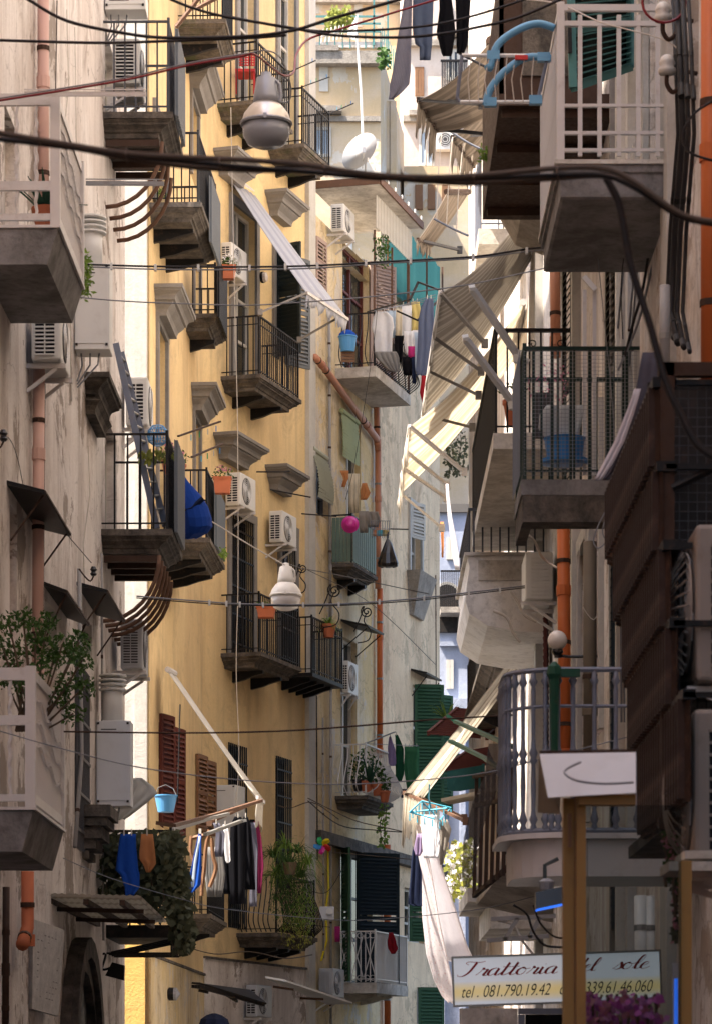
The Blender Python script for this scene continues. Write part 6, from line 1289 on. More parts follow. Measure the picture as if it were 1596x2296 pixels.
t = thing('bucket', 'light blue plastic bucket hanging on a wire before the dark red door', 'bucket', P(372, 1822, 43)); b = MB(); b.lathe([(.11, 0), (.15, .20), (.165, .22), (.165, .235), (.15, .235), (.145, .2), (.11, .01), (.001, .01)], 22); b.build('tub', 'pl_lblue', t, smooth=False)
b = MB(); b.tube([(-.155, 0, .22), (-.10, -.02, .34), (.0, 0, .38), (.1, .02, .33), (.155, 0, .22)], .006, 5); b.build('handle', 'alu', t); b = MB(); b.tube([P(404, 1580, 43)-Vector(t.location), P(401, 1700, 43)-Vector(t.location), P(398, 1800, 43)-Vector(t.location)], .010, 5); b.build('wire', 'iron', t)
t = thing('basin', 'bright pink plastic basin hung on the green boarded balcony', 'basin', P(785, 1172, 58.3)); Mx = Matrix.Rotation(R(82), 3, 'X'); b = MB(); b.lathe([(.001, 0), (.10, 0), (.11, .03), (.155, .10), (.165, .105), (.165, .115), (.15, .115), (.105, .04), (.095, .012), (.001, .012)], 26, m=Mx @ Matrix.Rotation(math.pi, 3, 'X')); b.build('bowl', 'pl_pink', t, smooth=True)
b = MB(); b.ring((0, -.02, 0), .07, .006, Mx); b.build('ring', 'pl_pink', t)
t = thing('tub', 'blue plastic tub filled with blue cloth on the cream slab balcony', 'tub', P(779, 789, 58)); b = MB(); b.lathe([(.13, 0), (.165, .26), (.18, .27), (.18, .29), (.16, .29), (.001, .27)], 20, (0, 0, 0)); b.build('tub_body', 'pl_lblue', t); b = MB(); b.lathe([(.001, .42), (.07, .40), (.15, .34), (.18, .28), (.1, .27)], 11); o = b.build('cloth', 'c_blue', t)
t = thing('crate', 'small wooden crate under the blue tub', 'crate', P(780, 815, 58.1)); 
for k in range(4): b = MB(); b.box((0, -.12, .02+.055*k), (.26, .02, .045)); b.build('board', 'wood_brown', t)
for sx in (-.12, .12): b = MB(); b.box((sx, 0, .10), (.02, .24, .2)); b.build('side_board', 'wood_brown', t)
t = thing('wire_rack', 'wire shelf rack holding odds and ends above the black bag', 'rack', P(852, 1206, 58.6)); 
for k in range(9): b = MB(); b.tube([(-.17+k*.043, -.1, .30), (-.16+k*.04, -.1, .04), (-.16+k*.04, .12, .02)], .005, 4); b.build('wire', 'iron_blue', t)
for z_ in (.05, .15, .3): b = MB(); b.tube([(-.18, -.105, z_), (.19, -.105, z_)], .006, 4); b.build('rail', 'alu', t)
for k, m_ in enumerate(('c_orange', 'pl_cyan', 'c_yellow')): b = MB(); b.box((-.1+k*.1, 0, .09), (.07, .1, .1), rz=k); b.build('box', m_, t)
t = thing('pinwheel', 'multicoloured toy pinwheel on the corner of the ochre house', 'pinwheel', P(723, 1897, 56))
for k, m_ in enumerate(('pl_green', 'pl_blue', 'pl_pink', 'pl_red', 'pl_yellow')):
    a = k*1.257+1.8; b = MB(); q = Vector((math.cos(a), 0, math.sin(a))); n_ = Vector((-q.z, 0, q.x)); G = [[q*r_+n_*w2*(1-abs(r_/.17-.5))+Vector((0, -.07*math.sin(3*r_/.17)*(w2 > 0), 0)) for w2 in (-.02, .05, .09)] for r_ in (.01, .06, .11, .16)]; b.grid(G); b.build('vane', m_, t, solid=.003)
b = MB(); b.tube([(0, 0, 0), (.02, .05, -.35)], .006); b.build('stick', 'wood_w', t)
# satellite dish, antenna mast and terrace
t = thing('satellite_dish', 'white satellite dish above the rusty canopy', 'satellite dish', P(812, 345, 60)); Md = (Matrix.Rotation(R(-38), 3, 'Z') @ Matrix.Rotation(R(70), 3, 'X')).to_3x3(); b = MB(); b.lathe([(.40*k/8, .10*(k/8)**2) for k in range(9)], 28, m=Md); b.v[0:28] = [Vector(v) for v in b.v[0:28]]; b.build('dish', 'dish_grey', t, smooth=True, solid=.01)
b = MB(); b.tube([Md @ Vector((0, 0, 0)), Md @ Vector((0, .0, -.12)), Vector((.05, .1, -.45))], .02); b.bar((0, -.1, -.30), (.03, -.42, -.08), .02); b.build('arm', 'alu', t); b = MB(); b.box((.03, -.43, -.05), (.06, .06, .1)); b.build('receiver', 'lamp_grey', t)
t = thing('antenna_mast', 'white aerial mast rising from the dish to the roof terrace', 'antenna', P(812, 330, 62)); c = Vector(t.location); b = MB(); b.tube([P(813, 305, 62)-c, P(809, 200, 62)-c, P(800, 85, 62)-c, P(798, 60, 62)-c], .028, 6); b.build('pole', 'pl_white', t)
for k in range(7): b = MB(); q = P(782+5.5*k/2, 70-1*k, 62)-c; b.tube([q+Vector((-.03, -.1, -.14-.02*k)), q+Vector((.03, .1, .14+.03*k))], .008, 4); b.build('element', 'pl_white', t)
b = MB(); b.tube([P(720, 82, 62)-c, P(800, 62, 62)-c], .012, 4); b.build('boom', 'alu', t)
for k in range(6): b = MB(); q = P(722+9*k, 80-2*k, 62)-c; b.tube([q+Vector((-.02, 0, -.14)), q+Vector((.03, 0, .14))], .008, 4); b.build('element', 'pl_white', t)
t = thing('terrace_railing', 'blue green railing and frame on the cream roof terrace', 'railing', P(700, 105, 87.9)); c = Vector(t.location)
for k in range(10): b = MB(); b.bar(P(700+17*k, 108, 87.9)-c, P(700+17*k, 70, 87.9)-c, .03); b.build('baluster', 'shut_teal', t)
for a, b_ in (((700, 70), (853, 70)), ((700, 36), (860, 36)), ((700, 100), (700, 20)), ((838, 100), (838, -20)), ((869, 150), (869, -20)), ((700, 52), (853, 52))): b = MB(); b.bar(P(*a, 87.85)-c, P(*b_, 87.85)-c, .05); b.build('bar', 'shut_teal', t)
for k in range(9): b = MB(); b.bar(P(857+4*k, 108+8*k, 88.4+.6*k)-c, P(857+4*k, 60+8*k, 88.4+.6*k)-c, .03); b.build('baluster', 'shut_teal', t)
t = thing('chair', 'red plastic lattice chair on the mossy top balcony', 'chair', P(552, 222, 54.0)); c = Vector(t.location); 
for k in range(7): b = MB(); b.box((-.14+.047*k, 0, .68), (.022, .02, .20)); b.build('back_slat', 'pl_red', t)
for k in range(5): b = MB(); b.box((0, -.004, .59+.045*k), (.32, .02, .018)); b.build('back_bar', 'pl_red', t)
b = MB(); b.box((0, -.18, .38), (.34, .34, .05), rx=R(-6)); b.build('seat', 'pl_red', t)
for sx in (-.15, .15):
    for sy in (-.32, -.02): b = MB(); b.box((sx, sy, .18), (.03, .03, .38)); b.build('leg', 'pl_red', t)
for k, (pts, lab) in enumerate(((((640, 165, 53), (707, 135, 53.5)), 'iron drying arm with pegs on the top balcony with the red chair'), (((680, 193, 55), (738, 172, 55.5)), 'iron drying arm at the near corner of the second mossy balcony'), (((740, 254, 57), (792, 231, 57.5)), 'iron drying arm at the far corner of the second mossy balcony'), (((400, 978, 37), (494, 945, 38)), 'rusty drying arm over the geranium pots, upper one'), (((430, 1025, 38), (500, 995, 39)), 'rusty drying arm over the geranium pots, lower one'))):
    t = thing('clothes_pole', lab, 'clothes pole', P(*pts[0]), 0, 'iron drying arms'); c = Vector(t.location); b = MB(); b.bar((0, 0, 0), P(*pts[1])-c, .03, .02); b.build('bar', 'iron' if k < 3 else 'rust', t)
    for q in range(4): e = (P(*pts[1])-c)*(.3+.2*q); b = MB(); b.box(e+Vector((0, 0, .03-.1*(k > 2))), (.012, .012, .07)); b.build('peg', ('pl_cyan', 'pl_green', 'wood_w', 'pl_blue')[q], t)
for k, (a, b_) in enumerate((((470, 1150, 45), (490, 1150, 45)),)): pass
for k, (x0, y0, x1, y1, m_, lab) in enumerate(((55, 210, 328, 210, 'white_metal', 'long pale metal bar reaching out above the aloe balcony'), (193, 410, 368, 411, 'alu', 'aluminium channel bar sticking out of the aloe balcony'))):
    t = thing('metal_channel', lab, 'metal bar', P(x0, y0, 24+2*k)); c = Vector(t.location); b = MB(); b.bar((0, 0, 0), P(x1, y1, 24+2*k)-c, .04, .028); b.build('bar', m_, t); b = MB(); b.bar((0, -.03, .025), P(x1, y1, 24+2*k)-c+Vector((0, -.03, .025)), .008, .008); b.bar((0, -.03, -.025), P(x1, y1, 24+2*k)-c+Vector((0, -.03, -.025)), .008, .008); b.build('flange', m_, t)
for k, (pts, m_, lab) in enumerate((([(350, 1846, 36), (390, 1852, 36), (480, 1828, 41), (586, 1796, 44)], 'rust_l', 'rusty arm from the ivy balcony to the awning pole'), ([(460, 1872, 40), (540, 1842, 43), (553, 1840, 43)], 'alu', 'flat metal arm carrying the dark dresses'), ([(386, 1862, 37), (470, 1836, 40), (512, 1826, 41)], 'alu', 'grey strip arm over the blue striped cloth'))):
    t = thing('clothes_pole', lab, 'metal arm', P(*pts[0]), 0, 'arms holding washing at the lower left'); c = Vector(t.location)
    for a, b_ in zip(pts, pts[1:]): b = MB(); b.bar(P(*a)-c, P(*b_)-c, .05, .04); b.build('arm_section', m_, t)
t = thing('rattan_chair', 'brown curved rattan chair frame hanging among the washing', 'chair frame', P(455, 1985, 42)); c = Vector(t.location)
for pts in ([(430, 1875), (428, 1910), (440, 1945), (452, 1985), (452, 2010)], [(470, 1862), (462, 1900), (458, 1950), (452, 2000)], [(475, 1880), (478, 1920), (484, 1950), (470, 1990)], [(430, 1880), (475, 1870)]): b = MB(); b.tube(smooth_pts([P(*q, 42)-c for q in pts], 4), .03, 6); b.build('bar', 'wood_brown', t)
# carved stone capital and plaque
t = thing('wall_plaque', 'stained marble memorial plaque with faint worn lettering, tilted above the street', 'plaque', FA.pt(FA.sp(100), .06, FA.zp(2265, FA.sp(100))), FA.rz)
a, b_ = P(70, 2066, 27.6), P(143, 2265, 28.5); c = Vector(t.location)
t.rotation_euler = (0, 0, 0); q = [P(72, 2268-5, 27.2)-c, P(132, 2280, 28.4)-c, P(145, 2086, 28.4)-c, P(75, 2062, 27.2)-c]; b = MB(); b.add(q+[v+Vector((-.04, .06, 0)) for v in q], [(0, 1, 2, 3), (7, 6, 5, 4)]+[(i, i+4, (i+1) % 4+4, (i+1) % 4) for i in range(4)]); b.build('slab', 'marble', t)
rd = random.Random(8)
for r_ in range(11):
    for k in range(7):
        u0 = .14+k*.11; v = .86-r_*.07; a = q[0].lerp(q[1], u0).lerp(q[3].lerp(q[2], u0), v); e = q[0].lerp(q[1], u0+rd.uniform(.03, .07)).lerp(q[3].lerp(q[2], u0+.05), v)
        if rd.random() < .6: b = MB(); b.bar(a+Vector((.003, -.004, 0)), e+Vector((.003, -.004, 0)), .003, .008); b.build('worn_mark', 'concrete', t)
t = thing('corbel', 'carved stone corbel on the grey wall beside the window grille', 'corbel', FA.pt(FA.sp(192), 0, FA.zp(1935, FA.sp(192))), FA.rz); b = MB()
for k, (d, h_) in enumerate(((.30, .12), (.26, .08), (.21, .12), (.14, .1), (.07, .08))): b.box((0, d/2, .5-k*.11), (.9-.05*k, d, h_))
b.build('carved_block', 'stone', t)
for k, (x, y) in enumerate(((8, 975), (210, 1280))):
    t = thing('insulator', ('black porcelain insulator at the left edge', 'black porcelain insulator on a hook by the slate hood')[k], 'insulator', P(x, y, (24, 30)[k])); b = MB(); b.lathe([(.02, -.05), (.035, -.03), (.02, -.01), (.035, .01), (.02, .04)], 12); b.build('porcelain', 'pl_black', t); b = MB(); b.tube(smooth_pts([(0, 0, -.05), (-.03, 0, -.10), (-.08, 0, -.06), (-.14, 0, .02)], 3), .008, 5); b.build('hook', 'rust', t)
# ---- the right side
for k, (x, y) in enumerate(((1486, 30), (1495, 148))):
    t = thing('insulator', ('upper glass insulator tied with red wire at the top right', 'lower glass insulator holding the frayed rope')[k], 'insulator', P(x, y, 20.5)); b = MB(); b.lathe([(.02, -.06), (.055, -.05), (.06, -.02), (.045, 0), (.055, .02), (.04, .06), (.02, .075)], 14); b.build('glass_body', 'lamp_white', t, smooth=True); b = MB(); b.tube(smooth_pts([(0, 0, -.05), (.0, 0, -.12), (.04, 0, -.17), (.09, 0, -.12), (.10, 0, -.04), (.2, .05, -.03)], 4), .016, 6); b.build('hook', 'rust', t)
b = MB(); q = thing('wire_ring', 'dark red wire ring round the upper glass insulator', 'wire', P(1488, 5, 20.3)); b.ring((0, 0, 0), .14, .009, Matrix.Rotation(R(80), 3, 'X')); b.build('ring', 'cable_red', q)
t = thing('window_shutter', 'teal louvred shutter swung open behind the white balcony bars', 'shutter', P(1340, 190, 23.6)); c = Vector(t.location); q = [P(1284, 196, 23.5)-c, P(1412, 150, 24.2)-c, P(1412, -60, 24.2)-c, P(1278, -60, 23.5)-c]
def lerp4(u, v): return q[0].lerp(q[1], u).lerp(q[3].lerp(q[2], u), v)
for a, b_ in (((0, 0), (1, 0)), ((0, 0), (0, 1)), ((1, 0), (1, 1)), ((0, .5), (1, .5))): b = MB(); b.bar(lerp4(*a), lerp4(*b_), .045, .06); b.build('frame', 'shut_teal', t)
for k in range(17): v = (k+.8)/17.5; b = MB(); b.bar(lerp4(.04, v), lerp4(.96, v), .06, .010); b.build('slat', 'shut_teal', t)
b = MB(); b.add([p+Vector((0, .04, 0)) for p in q], [(0, 1, 2, 3)]); b.build('backing', 'iron_green', t); b = MB(); b.bar(lerp4(-.04, .3)+Vector((0, -.03, 0)), lerp4(-.04, .65)+Vector((0, -.03, 0)), .03, .03); b.build('latch', 'iron', t)
t = thing('drying_rack', 'light blue folding drying rack hooked on the white barred balcony', 'drying rack', P(1130, 235, 22)); c = Vector(t.location)
for pts in ([(1243, 62), (1205, 52), (1160, 66), (1115, 100), (1098, 150), (1092, 125+20)], [(1235, 130), (1180, 128), (1130, 160), (1098, 200), (1088, 235)]): b = MB(); b.tube(smooth_pts([P(x, y, 22-.1)-c for x, y in pts], 5), .027, 8); b.build('hook_arm', 'rack_blue', t, smooth=True)
fr = [(1035, 123), (1215, 124), (1225, 135), (1205, 222), (1195, 228), (1030, 228), (1024, 220)]
for a, b_ in zip(fr, fr[1:]+fr[:1]): b = MB(); b.tube([P(*a, 21.9)-c, P(*b_, 21.9)-c], .014, 6); b.build('frame', 'pl_white' if abs(a[1]-b_[1]) < 8 and abs(a[0]-b_[0]) > 50 else 'iron_blue', t)
for k in range(8): x = 1050+k*20; b = MB(); b.tube([P(x+6, 125, 21.88)-c, P(x-2+3*math.sin(k*2), 178, 21.88)-c, P(x+2, 227, 21.88)-c], .004, 4); b.build('line', 'cable_wh', t)
for x, y in ((1105, 124), (1098, 229), (1218, 128), (1200, 224)): b = MB(); b.box(P(x, y, 21.9)-c, (.09, .05, .06)); b.build('joint', 'rack_blue', t)
b = MB(); b.box(P(1168, 128, 21.86)-c, (.09, .02, .03)); b.build('peg', 'pl_red', t)
for k, (a, b_, lab) in enumerate((((1060, 650, 31), (1162, 800, 31.4), 'white awning arm leaning on the black scroll balcony, upper one'), ((1045, 762, 31), (1150, 905, 31.4), 'white awning arm leaning on the black scroll balcony, lower one'))):
    t = thing('awning_strut', lab, 'awning strut', P(*b_)); c = Vector(t.location); b = MB(); b.bar(P(*a)-c, (0, 0, 0), .07, .045); b.build('arm', 'canopy_w', t); b = MB(); b.lathe([(.05, -.06), (.06, 0), (.05, .06)], 10); b.tube([(0, 0, 0), (.1, 0, -.06)], .04); b.build('joint', 'pl_white', t); b = MB(); b.tube([P(*a)-c-Vector((.04, 0, -.01)), P(*a)-c+Vector((.02, 0, .02))], .04, 8); b.build('end_cap', 'pl_white', t)
# inside the mesh balcony
t = thing('basin', 'blue plastic basin on the floor of the mesh wrapped balcony', 'basin', P(1265, 1068, 24.6)); b = MB(); b.lathe([(.13, .09), (.19, .10), (.19, .13), (.14, .14), (.16, .28), (.17, .30), (.15, .3), (.001, .28)], 20); b.build('tub_body', 'pl_blue', t); 
t = drape([(908, 1225, 1305), (930, 1210, 1308), (960, 1206, 1300), (985, 1222, 1290), (1000, 1235, 1280)], 24.7, 'plastic', 'crumpled white plastic bag heaped on the basin behind the mesh', 'plastic_bag', 'plastic bag', 7, .06, hem=2)
t = thing('bicycle_wheel_rack', 'grey wire flower stand behind the mesh', 'plant stand', P(1215, 960, 24.9)); b = MB(); b.box((0, 0, .1), (.12, .1, .35)); b.build('cage', 'blk2', t); leaves(160, (.06, 0, .36), (.2, .1, .18), .03, 'flower_p', t, 'blossom', seed=90); t.name = 'plant_stand'
t = thing('awning_mount', 'pink white metal awning bracket frame on the right wall', 'bracket', P(1318, 1000, 24.6)); c = Vector(t.location)
for x in (1310, 1332): b = MB(); b.bar(P(x, 1065, 24.6)-c, P(x, 650, 24.6)-c, .035, .03); b.build('upright', 'white_metal', t)
b = MB(); b.bar(P(1308, 620, 24.55)-c, P(1334, 650, 24.55)-c, .04, .04); b.build('top_link', 'white_metal', t)
# pergola and green arms in the gap
for k, (x0, y0, x1, y1, x2, y2) in enumerate(((960, 1645, 1025, 1590, 1150, 1600), (985, 1730, 1050, 1685, 1150, 1668))):
    t = thing('pergola', ('dark red slatted pergola roof beyond the green iron arms, upper one', 'dark red slatted pergola roof beyond the green iron arms, lower one')[k], 'pergola', P(x0, y0, 50+k)); c = Vector(t.location); a, b_, d = P(x0, y0, 49+k)-c, P(x1, y1, 51+k)-c, P(x2, y2, 51+k)-c
    for q in range(14): u = q/13; b = MB(); b.bar(a+(b_-a)*u, a+(b_-a)*u+(d-b_)*(.9+.2*u), .07, .03); b.build('slat', 'wood_red', t)
    b = MB(); b.bar(a, b_, .05, .07); b.build('beam', 'wood_red', t); b = MB(); b.bar(a+(d-b_), b_+(d-b_), .05, .07); b.build('beam', 'wood_red', t)
t = thing('balcony_roof', 'plain grey sheet roof below the pergolas with teal net beside', 'roof sheet', P(1000, 1810, 48)); c = Vector(t.location); q = [P(988, 1795, 47)-c, P(1150, 1762, 47)-c, P(1150, 1775, 50)-c, P(1005, 1802, 50)-c]; b = MB(); b.add(q, [(0, 1, 2, 3)]); b.build('sheet', 'canopy_y', t, solid=.05)
t = thing('netting', 'teal shade netting under the red pergola', 'netting', P(1010, 1720, 52)); c = Vector(t.location); b = MB(); b.grid([[P(1002+14*i, y+3*math.sin(i), 52)-c for y in (1688, 1730, 1772)] for i in range(7)]); b.build('net', 'teal_net', t)
for k, (pts, lab) in enumerate((([(1000, 1604, 40), (1020, 1618, 40), (1150, 1676, 33)], 'green iron awning arm below the small dark balcony, upper one'), ([(1008, 1662, 40), (1085, 1700, 37), (1150, 1745, 33)], 'green iron awning arm below the small dark balcony, lower one'), ([(1150, 1760, 30), (1143, 1820, 30), (1135, 1900, 30), (1130, 1955, 30)], 'green iron arm hanging down behind the turned balusters'))):
    t = thing('awning_strut', lab, 'awning strut', P(*pts[0]), 0, 'green iron awning arms'); c = Vector(t.location)
    for a, b_ in zip(pts, pts[1:]): b = MB(); b.bar(P(*a)-c, P(*b_)-c, .055, .04); b.build('arm_section', 'green_rack', t)
t = thing('railing', 'rusty brown upright bars of a balcony below the pergolas', 'railing', P(1110, 1990, 29)); c = Vector(t.location)
for k in range(7): b = MB(); x = 1068+k*13; b.bar(P(x, 1735-4*k+k*k*.2, 30-.2*k)-c, P(x-6, 2010-9*k, 30-.2*k)-c, .035); b.build('baluster', 'rust', t)
for y0, y1 in ((1742, 1722), (1808, 1790), (2010, 1935)): b = MB(); b.bar(P(1062, y0, 30)-c, P(1150, y1, 28.8)-c, .04); b.build('rail', 'rust', t)
s = thing('balcony', 'pale concrete balcony underside left of the rounded balcony', 'balcony', P(1090, 2060, 30)); c = Vector(s.location); q = [P(1068, 2030, 31.5)-c, P(1145, 1930, 28.6)-c, P(1240, 1955, 28.6)-c, P(1240, 2070, 31.5)-c]; b = MB(); b.add(q+[p+Vector((0, 0, .12)) for p in q], [(0, 1, 2, 3), (7, 6, 5, 4)]+[(i, i+4, (i+1) % 4+4, (i+1) % 4) for i in range(4)]); b.build('slab', 'concrete_w', s)
t = thing('balcony', 'cream balcony block with air conditioner frame above the restaurant sign', 'balcony', FR.pt(36.5, 0, FR.zp(2035, 36, .8)), FR.rz); b = MB(); b.bb(-1.5, 1.5, 0, .95, 0, .16); b.bb(-1.5, 1.5, 0, .7, -.3, -.001); b.build('slab', 'concrete_w', t)
t = thing('bracket_frame', 'grey steel bracket frame fixed over the restaurant sign', 'bracket', P(1170, 2070, 26)); c = Vector(t.location)
for a, b_ in (((1100, 2062), (1245, 2055)), ((1090, 2110), (1230, 2100)), ((1130, 2108), (1160, 2060)), ((1185, 2104), (1210, 2058))): b = MB(); b.bar(P(*a, 26)-c, P(*b_, 26)-c, .05, .035); b.build('bar', 'pipe_gr', t)
# peg hanger
t = thing('peg_hanger', 'light blue hanging frame full of clothes pegs', 'peg hanger', P(962, 1832, 40.4)); c = Vector(t.location)
for pts in (((918, 1822), (945, 1797), (1010, 1812), (985, 1840), (918, 1822)), ((918, 1822), (1010, 1812)), ((945, 1797), (985, 1840)), ((962, 1760), (960, 1790), (965, 1812))): b = MB(); b.tube([P(x, y, 40.4+(y-1820)*.006)-c for x, y in pts], .011, 5); b.build('frame', 'pl_cyan', t)
pm = MB(); pm.box((0, 0, -.03), (.016, .02, .09)); me = pm.data('peg', 'pl_cyan')
for k in range(16): u = k/16*4; i = int(u); fr_ = ((918, 1822), (945, 1797), (1010, 1812), (985, 1840), (918, 1822)); x = fr_[i][0]+(fr_[i+1][0]-fr_[i][0])*(u-i); y = fr_[i][1]+(fr_[i+1][1]-fr_[i][1])*(u-i); obj('peg', me, t, P(x, y+6, 40.4)-c)
# blinds rolled over the windows of the ochre house
for px0, px1, y0, y1, mat, lab, bow in ((776, 812, 925, 1062, 'blind_green', 'pale green slatted roller blind hung over the sill under the cream balcony', .02), (710, 743, 1010, 1150, 'blind_grey', 'warped grey green slatted blind left of the longer green one', .09)):
    s0, s1 = FD.sp(px0, .15), FD.sp(px1, .15); z1, z0 = FD.zp(y0, s0), FD.zp(y1, s1, .15)+.1; t = thing('roller_blind', lab, 'roller blind', FD.pt((s0+s1)/2, 0, z1), FD.rz); L = s1-s0; n = int((z1-z0)/.055)
    for k in range(n): v = k/n; b = MB(); b.box((0, .06+bow*math.sin(v*2.2)*1.6, -v*(z1-z0)), (L, .012, .048), rx=R(-16), ry=R(1.2*math.sin(k))); b.build('slat', mat, t)
    b = MB(); b.tube([(-L/2, .06, .04), (L/2, .06, .04)], .05, 8); b.build('roller', mat, t)
t = drape([(1062, 781, 806), (1150, 783, 804)], 59.1, 'c_cream', 'pale curtain in the window below the green blind', 'curtain', 'curtain', 8, .03)
# wrought iron scroll brackets
for k, (x, y, sc, lab) in enumerate(((750, 1325, 1.0, 'large black wrought iron scroll bracket beside the white lamp'), (822, 1372, .85, 'smaller black scroll bracket above the dark sloping hood'), (678, 1275, .7, 'small black iron scroll just behind the white lamp'))):
    t = thing('iron_scroll', lab, 'iron scroll', P(x, y, 56), 0, 'wrought iron scroll brackets'); b = MB(); pts = [(.13*sc*(1-a/22)*math.cos(a*.62+2), 0, .13*sc*(1-a/22)*math.sin(a*.62+2)) for a in range(20)][::-1]; b.tube(smooth_pts(pts+[(-.16*sc, 0, -.18*sc), (-.27*sc, 0, -.42*sc)], 2), .012, 5); b.build('scroll', 'iron', t)
    b = MB(); b.tube(smooth_pts([(.0, 0, -.02), (-.06*sc, 0, -.2*sc), (.08*sc, 0, -.4*sc), (.03*sc, 0, -.6*sc), (-.2*sc, 0, -.66*sc)], 4), .011, 5); b.build('stem', 'iron', t)
# ---- restaurant sign with its lettering
SY = 21.0; c0 = P(1019, 2255, SY); W_ = (1480-1019)/ppm(SY); Hs = .315; t = thing('restaurant_sign', 'long white and gold sign with red script above black telephone numbers', 'sign', tuple(c0), R(2.5)); t.rotation_euler = (0, -R(1.9), R(-1))
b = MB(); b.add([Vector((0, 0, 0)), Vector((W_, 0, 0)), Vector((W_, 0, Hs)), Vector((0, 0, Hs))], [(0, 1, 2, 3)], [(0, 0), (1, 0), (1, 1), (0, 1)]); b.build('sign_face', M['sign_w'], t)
b = MB(); b.bb(-.012, W_+.012, .004, .10, -.012, Hs+.012); b.build('sign_box', 'alu', t)
for a in ((-.013, W_+.013, -.008, .003, Hs, Hs+.014), (-.013, W_+.013, -.008, .003, -.014, 0), (-.013, 0, -.008, .003, .0005, Hs-.0005), (W_, W_+.013, -.008, .003, .0005, Hs-.0005)): b = MB(); b.bb(*a); b.build('frame', 'alu', t)
GL = {  # pen strokes of a slanted round hand, unit x-height
 'T': (1.05, [[(.25, 1.55), (.05, 1.75), (.15, 1.95), (.5, 1.9), (.9, 1.86), (1.15, 1.98)], [(.68, 1.88), (.62, 1.3), (.5, .5), (.25, .02), (-.05, .05), (-.1, .25)]]),
 'r': (.62, [[(-.05, .1), (.12, .5), (.22, 1.05), (.28, .85), (.5, .85), (.46, .45), (.42, .12), (.56, .02), (.68, .2)]]),
 'a': (.72, [[(.55, .85), (.35, 1.0), (.1, .75), (.05, .25), (.2, .02), (.42, .25), (.55, .85)], [(.56, .95), (.5, .4), (.52, .08), (.64, .03), (.78, .2)]]),
 't': (.5, [[(-.05, .1), (.15, .6), (.3, 1.6)], [(.3, 1.7), (.22, .8), (.16, .2), (.28, .02), (.48, .18)], [(.02, 1.12), (.5, 1.14)]]),
 'o': (.68, [[(.3, 1.0), (.08, .75), (.03, .3), (.2, .02), (.42, .15), (.5, .6), (.36, .98), (.3, .9), (.5, .78), (.72, .85)]]),
 'i': (.42, [[(-.05, .1), (.1, .5), (.16, .95), (.12, .3), (.22, .03), (.42, .2)], [(.22, 1.3), (.25, 1.36)]]),
 'd': (.74, [[(.55, .85), (.35, 1.0), (.1, .75), (.05, .25), (.2, .02), (.42, .25), (.55, .85)], [(.68, 2.0), (.56, 1.0), (.5, .3), (.56, .05), (.74, .2)]]),
 'e': (.56, [[(.02, .45), (.3, .6), (.4, .85), (.26, 1.0), (.08, .7), (.04, .25), (.2, .02), (.42, .1), (.58, .3)]]),
 'l': (.42, [[(-.05, .1), (.25, .9), (.42, 1.7), (.34, 2.0), (.2, 1.6), (.1, .6), (.14, .1), (.28, .03), (.44, .2)]]),
 's': (.52, [[(-.05, .1), (.2, .6), (.3, 1.05), (.42, .6), (.42, .2), (.22, .0), (.06, .12)]])}
def script(word, x, z, size, mat, name, slant=.42, pen=.17, xm=2.3):
    for ch in word:
        if ch == ' ': x += .55*size*xm; continue
        adv, sts = GL[ch]; b = MB()
        for st in sts:
            q = smooth_pts([(p[0], 0, p[1]) for p in st], 6); q = [Vector(((p.x*xm+slant*1.4*p.z)*size, 0, p.z*size)) for p in q]; vs = []
            for i, p in enumerate(q):
                d = q[min(i+1, len(q)-1)]-q[max(i-1, 0)]; d.normalize(); wd = size*(pen*.22+pen*max(0, -d.z)**1.5 if True else 0) ; nrm = Vector((-d.z, 0, d.x)); vs += [p-nrm*wd, p+nrm*wd]
            b.add([v+Vector((x, -.004, z)) for v in vs], [(2*i, 2*i+1, 2*i+3, 2*i+2) for i in range(len(q)-1)])
        b.build(name, mat, t); x += adv*size*xm
    return x
script('Trattoria', .03, .192, .049, 'ink_red', 'letter'); script('del', .80, .200, .044, 'ink_red', 'letter', xm=2.0); script('sole', 1.07, .205, .046, 'ink_red', 'letter', xm=2.4)
def numbers(txt, x, z, size, wd):
    f = bpy.data.curves.new('lettering', 'FONT'); f.body = txt; f.size = size; f.shear = .38; f.extrude = .0005; f.align_x = 'LEFT'; f.offset = -.0006; f.materials.append(M['ink_blk']); o = bpy.data.objects.new('lettering', f); COL.objects.link(o); o.parent = t; o.rotation_euler = (R(90), 0, 0); o.location = (x, -.004, z); bpy.context.view_layer.update(); k = wd/max(o.dimensions.x, .01); me = bpy.data.meshes.new_from_object(o); bpy.data.objects.remove(o); me.materials.clear(); me.materials.append(M['ink_blk']); q = obj('lettering', me, t, (x, -.004, z)); q.rotation_euler = (R(90), 0, 0); q.scale = (k, 1, 1); q['kind'] = 'stuff'; return q
numbers('tel . 081.790.19.42', .04, .048, .115, .60); numbers('cell . 339.61.46.060', .70, .048, .115, .63)
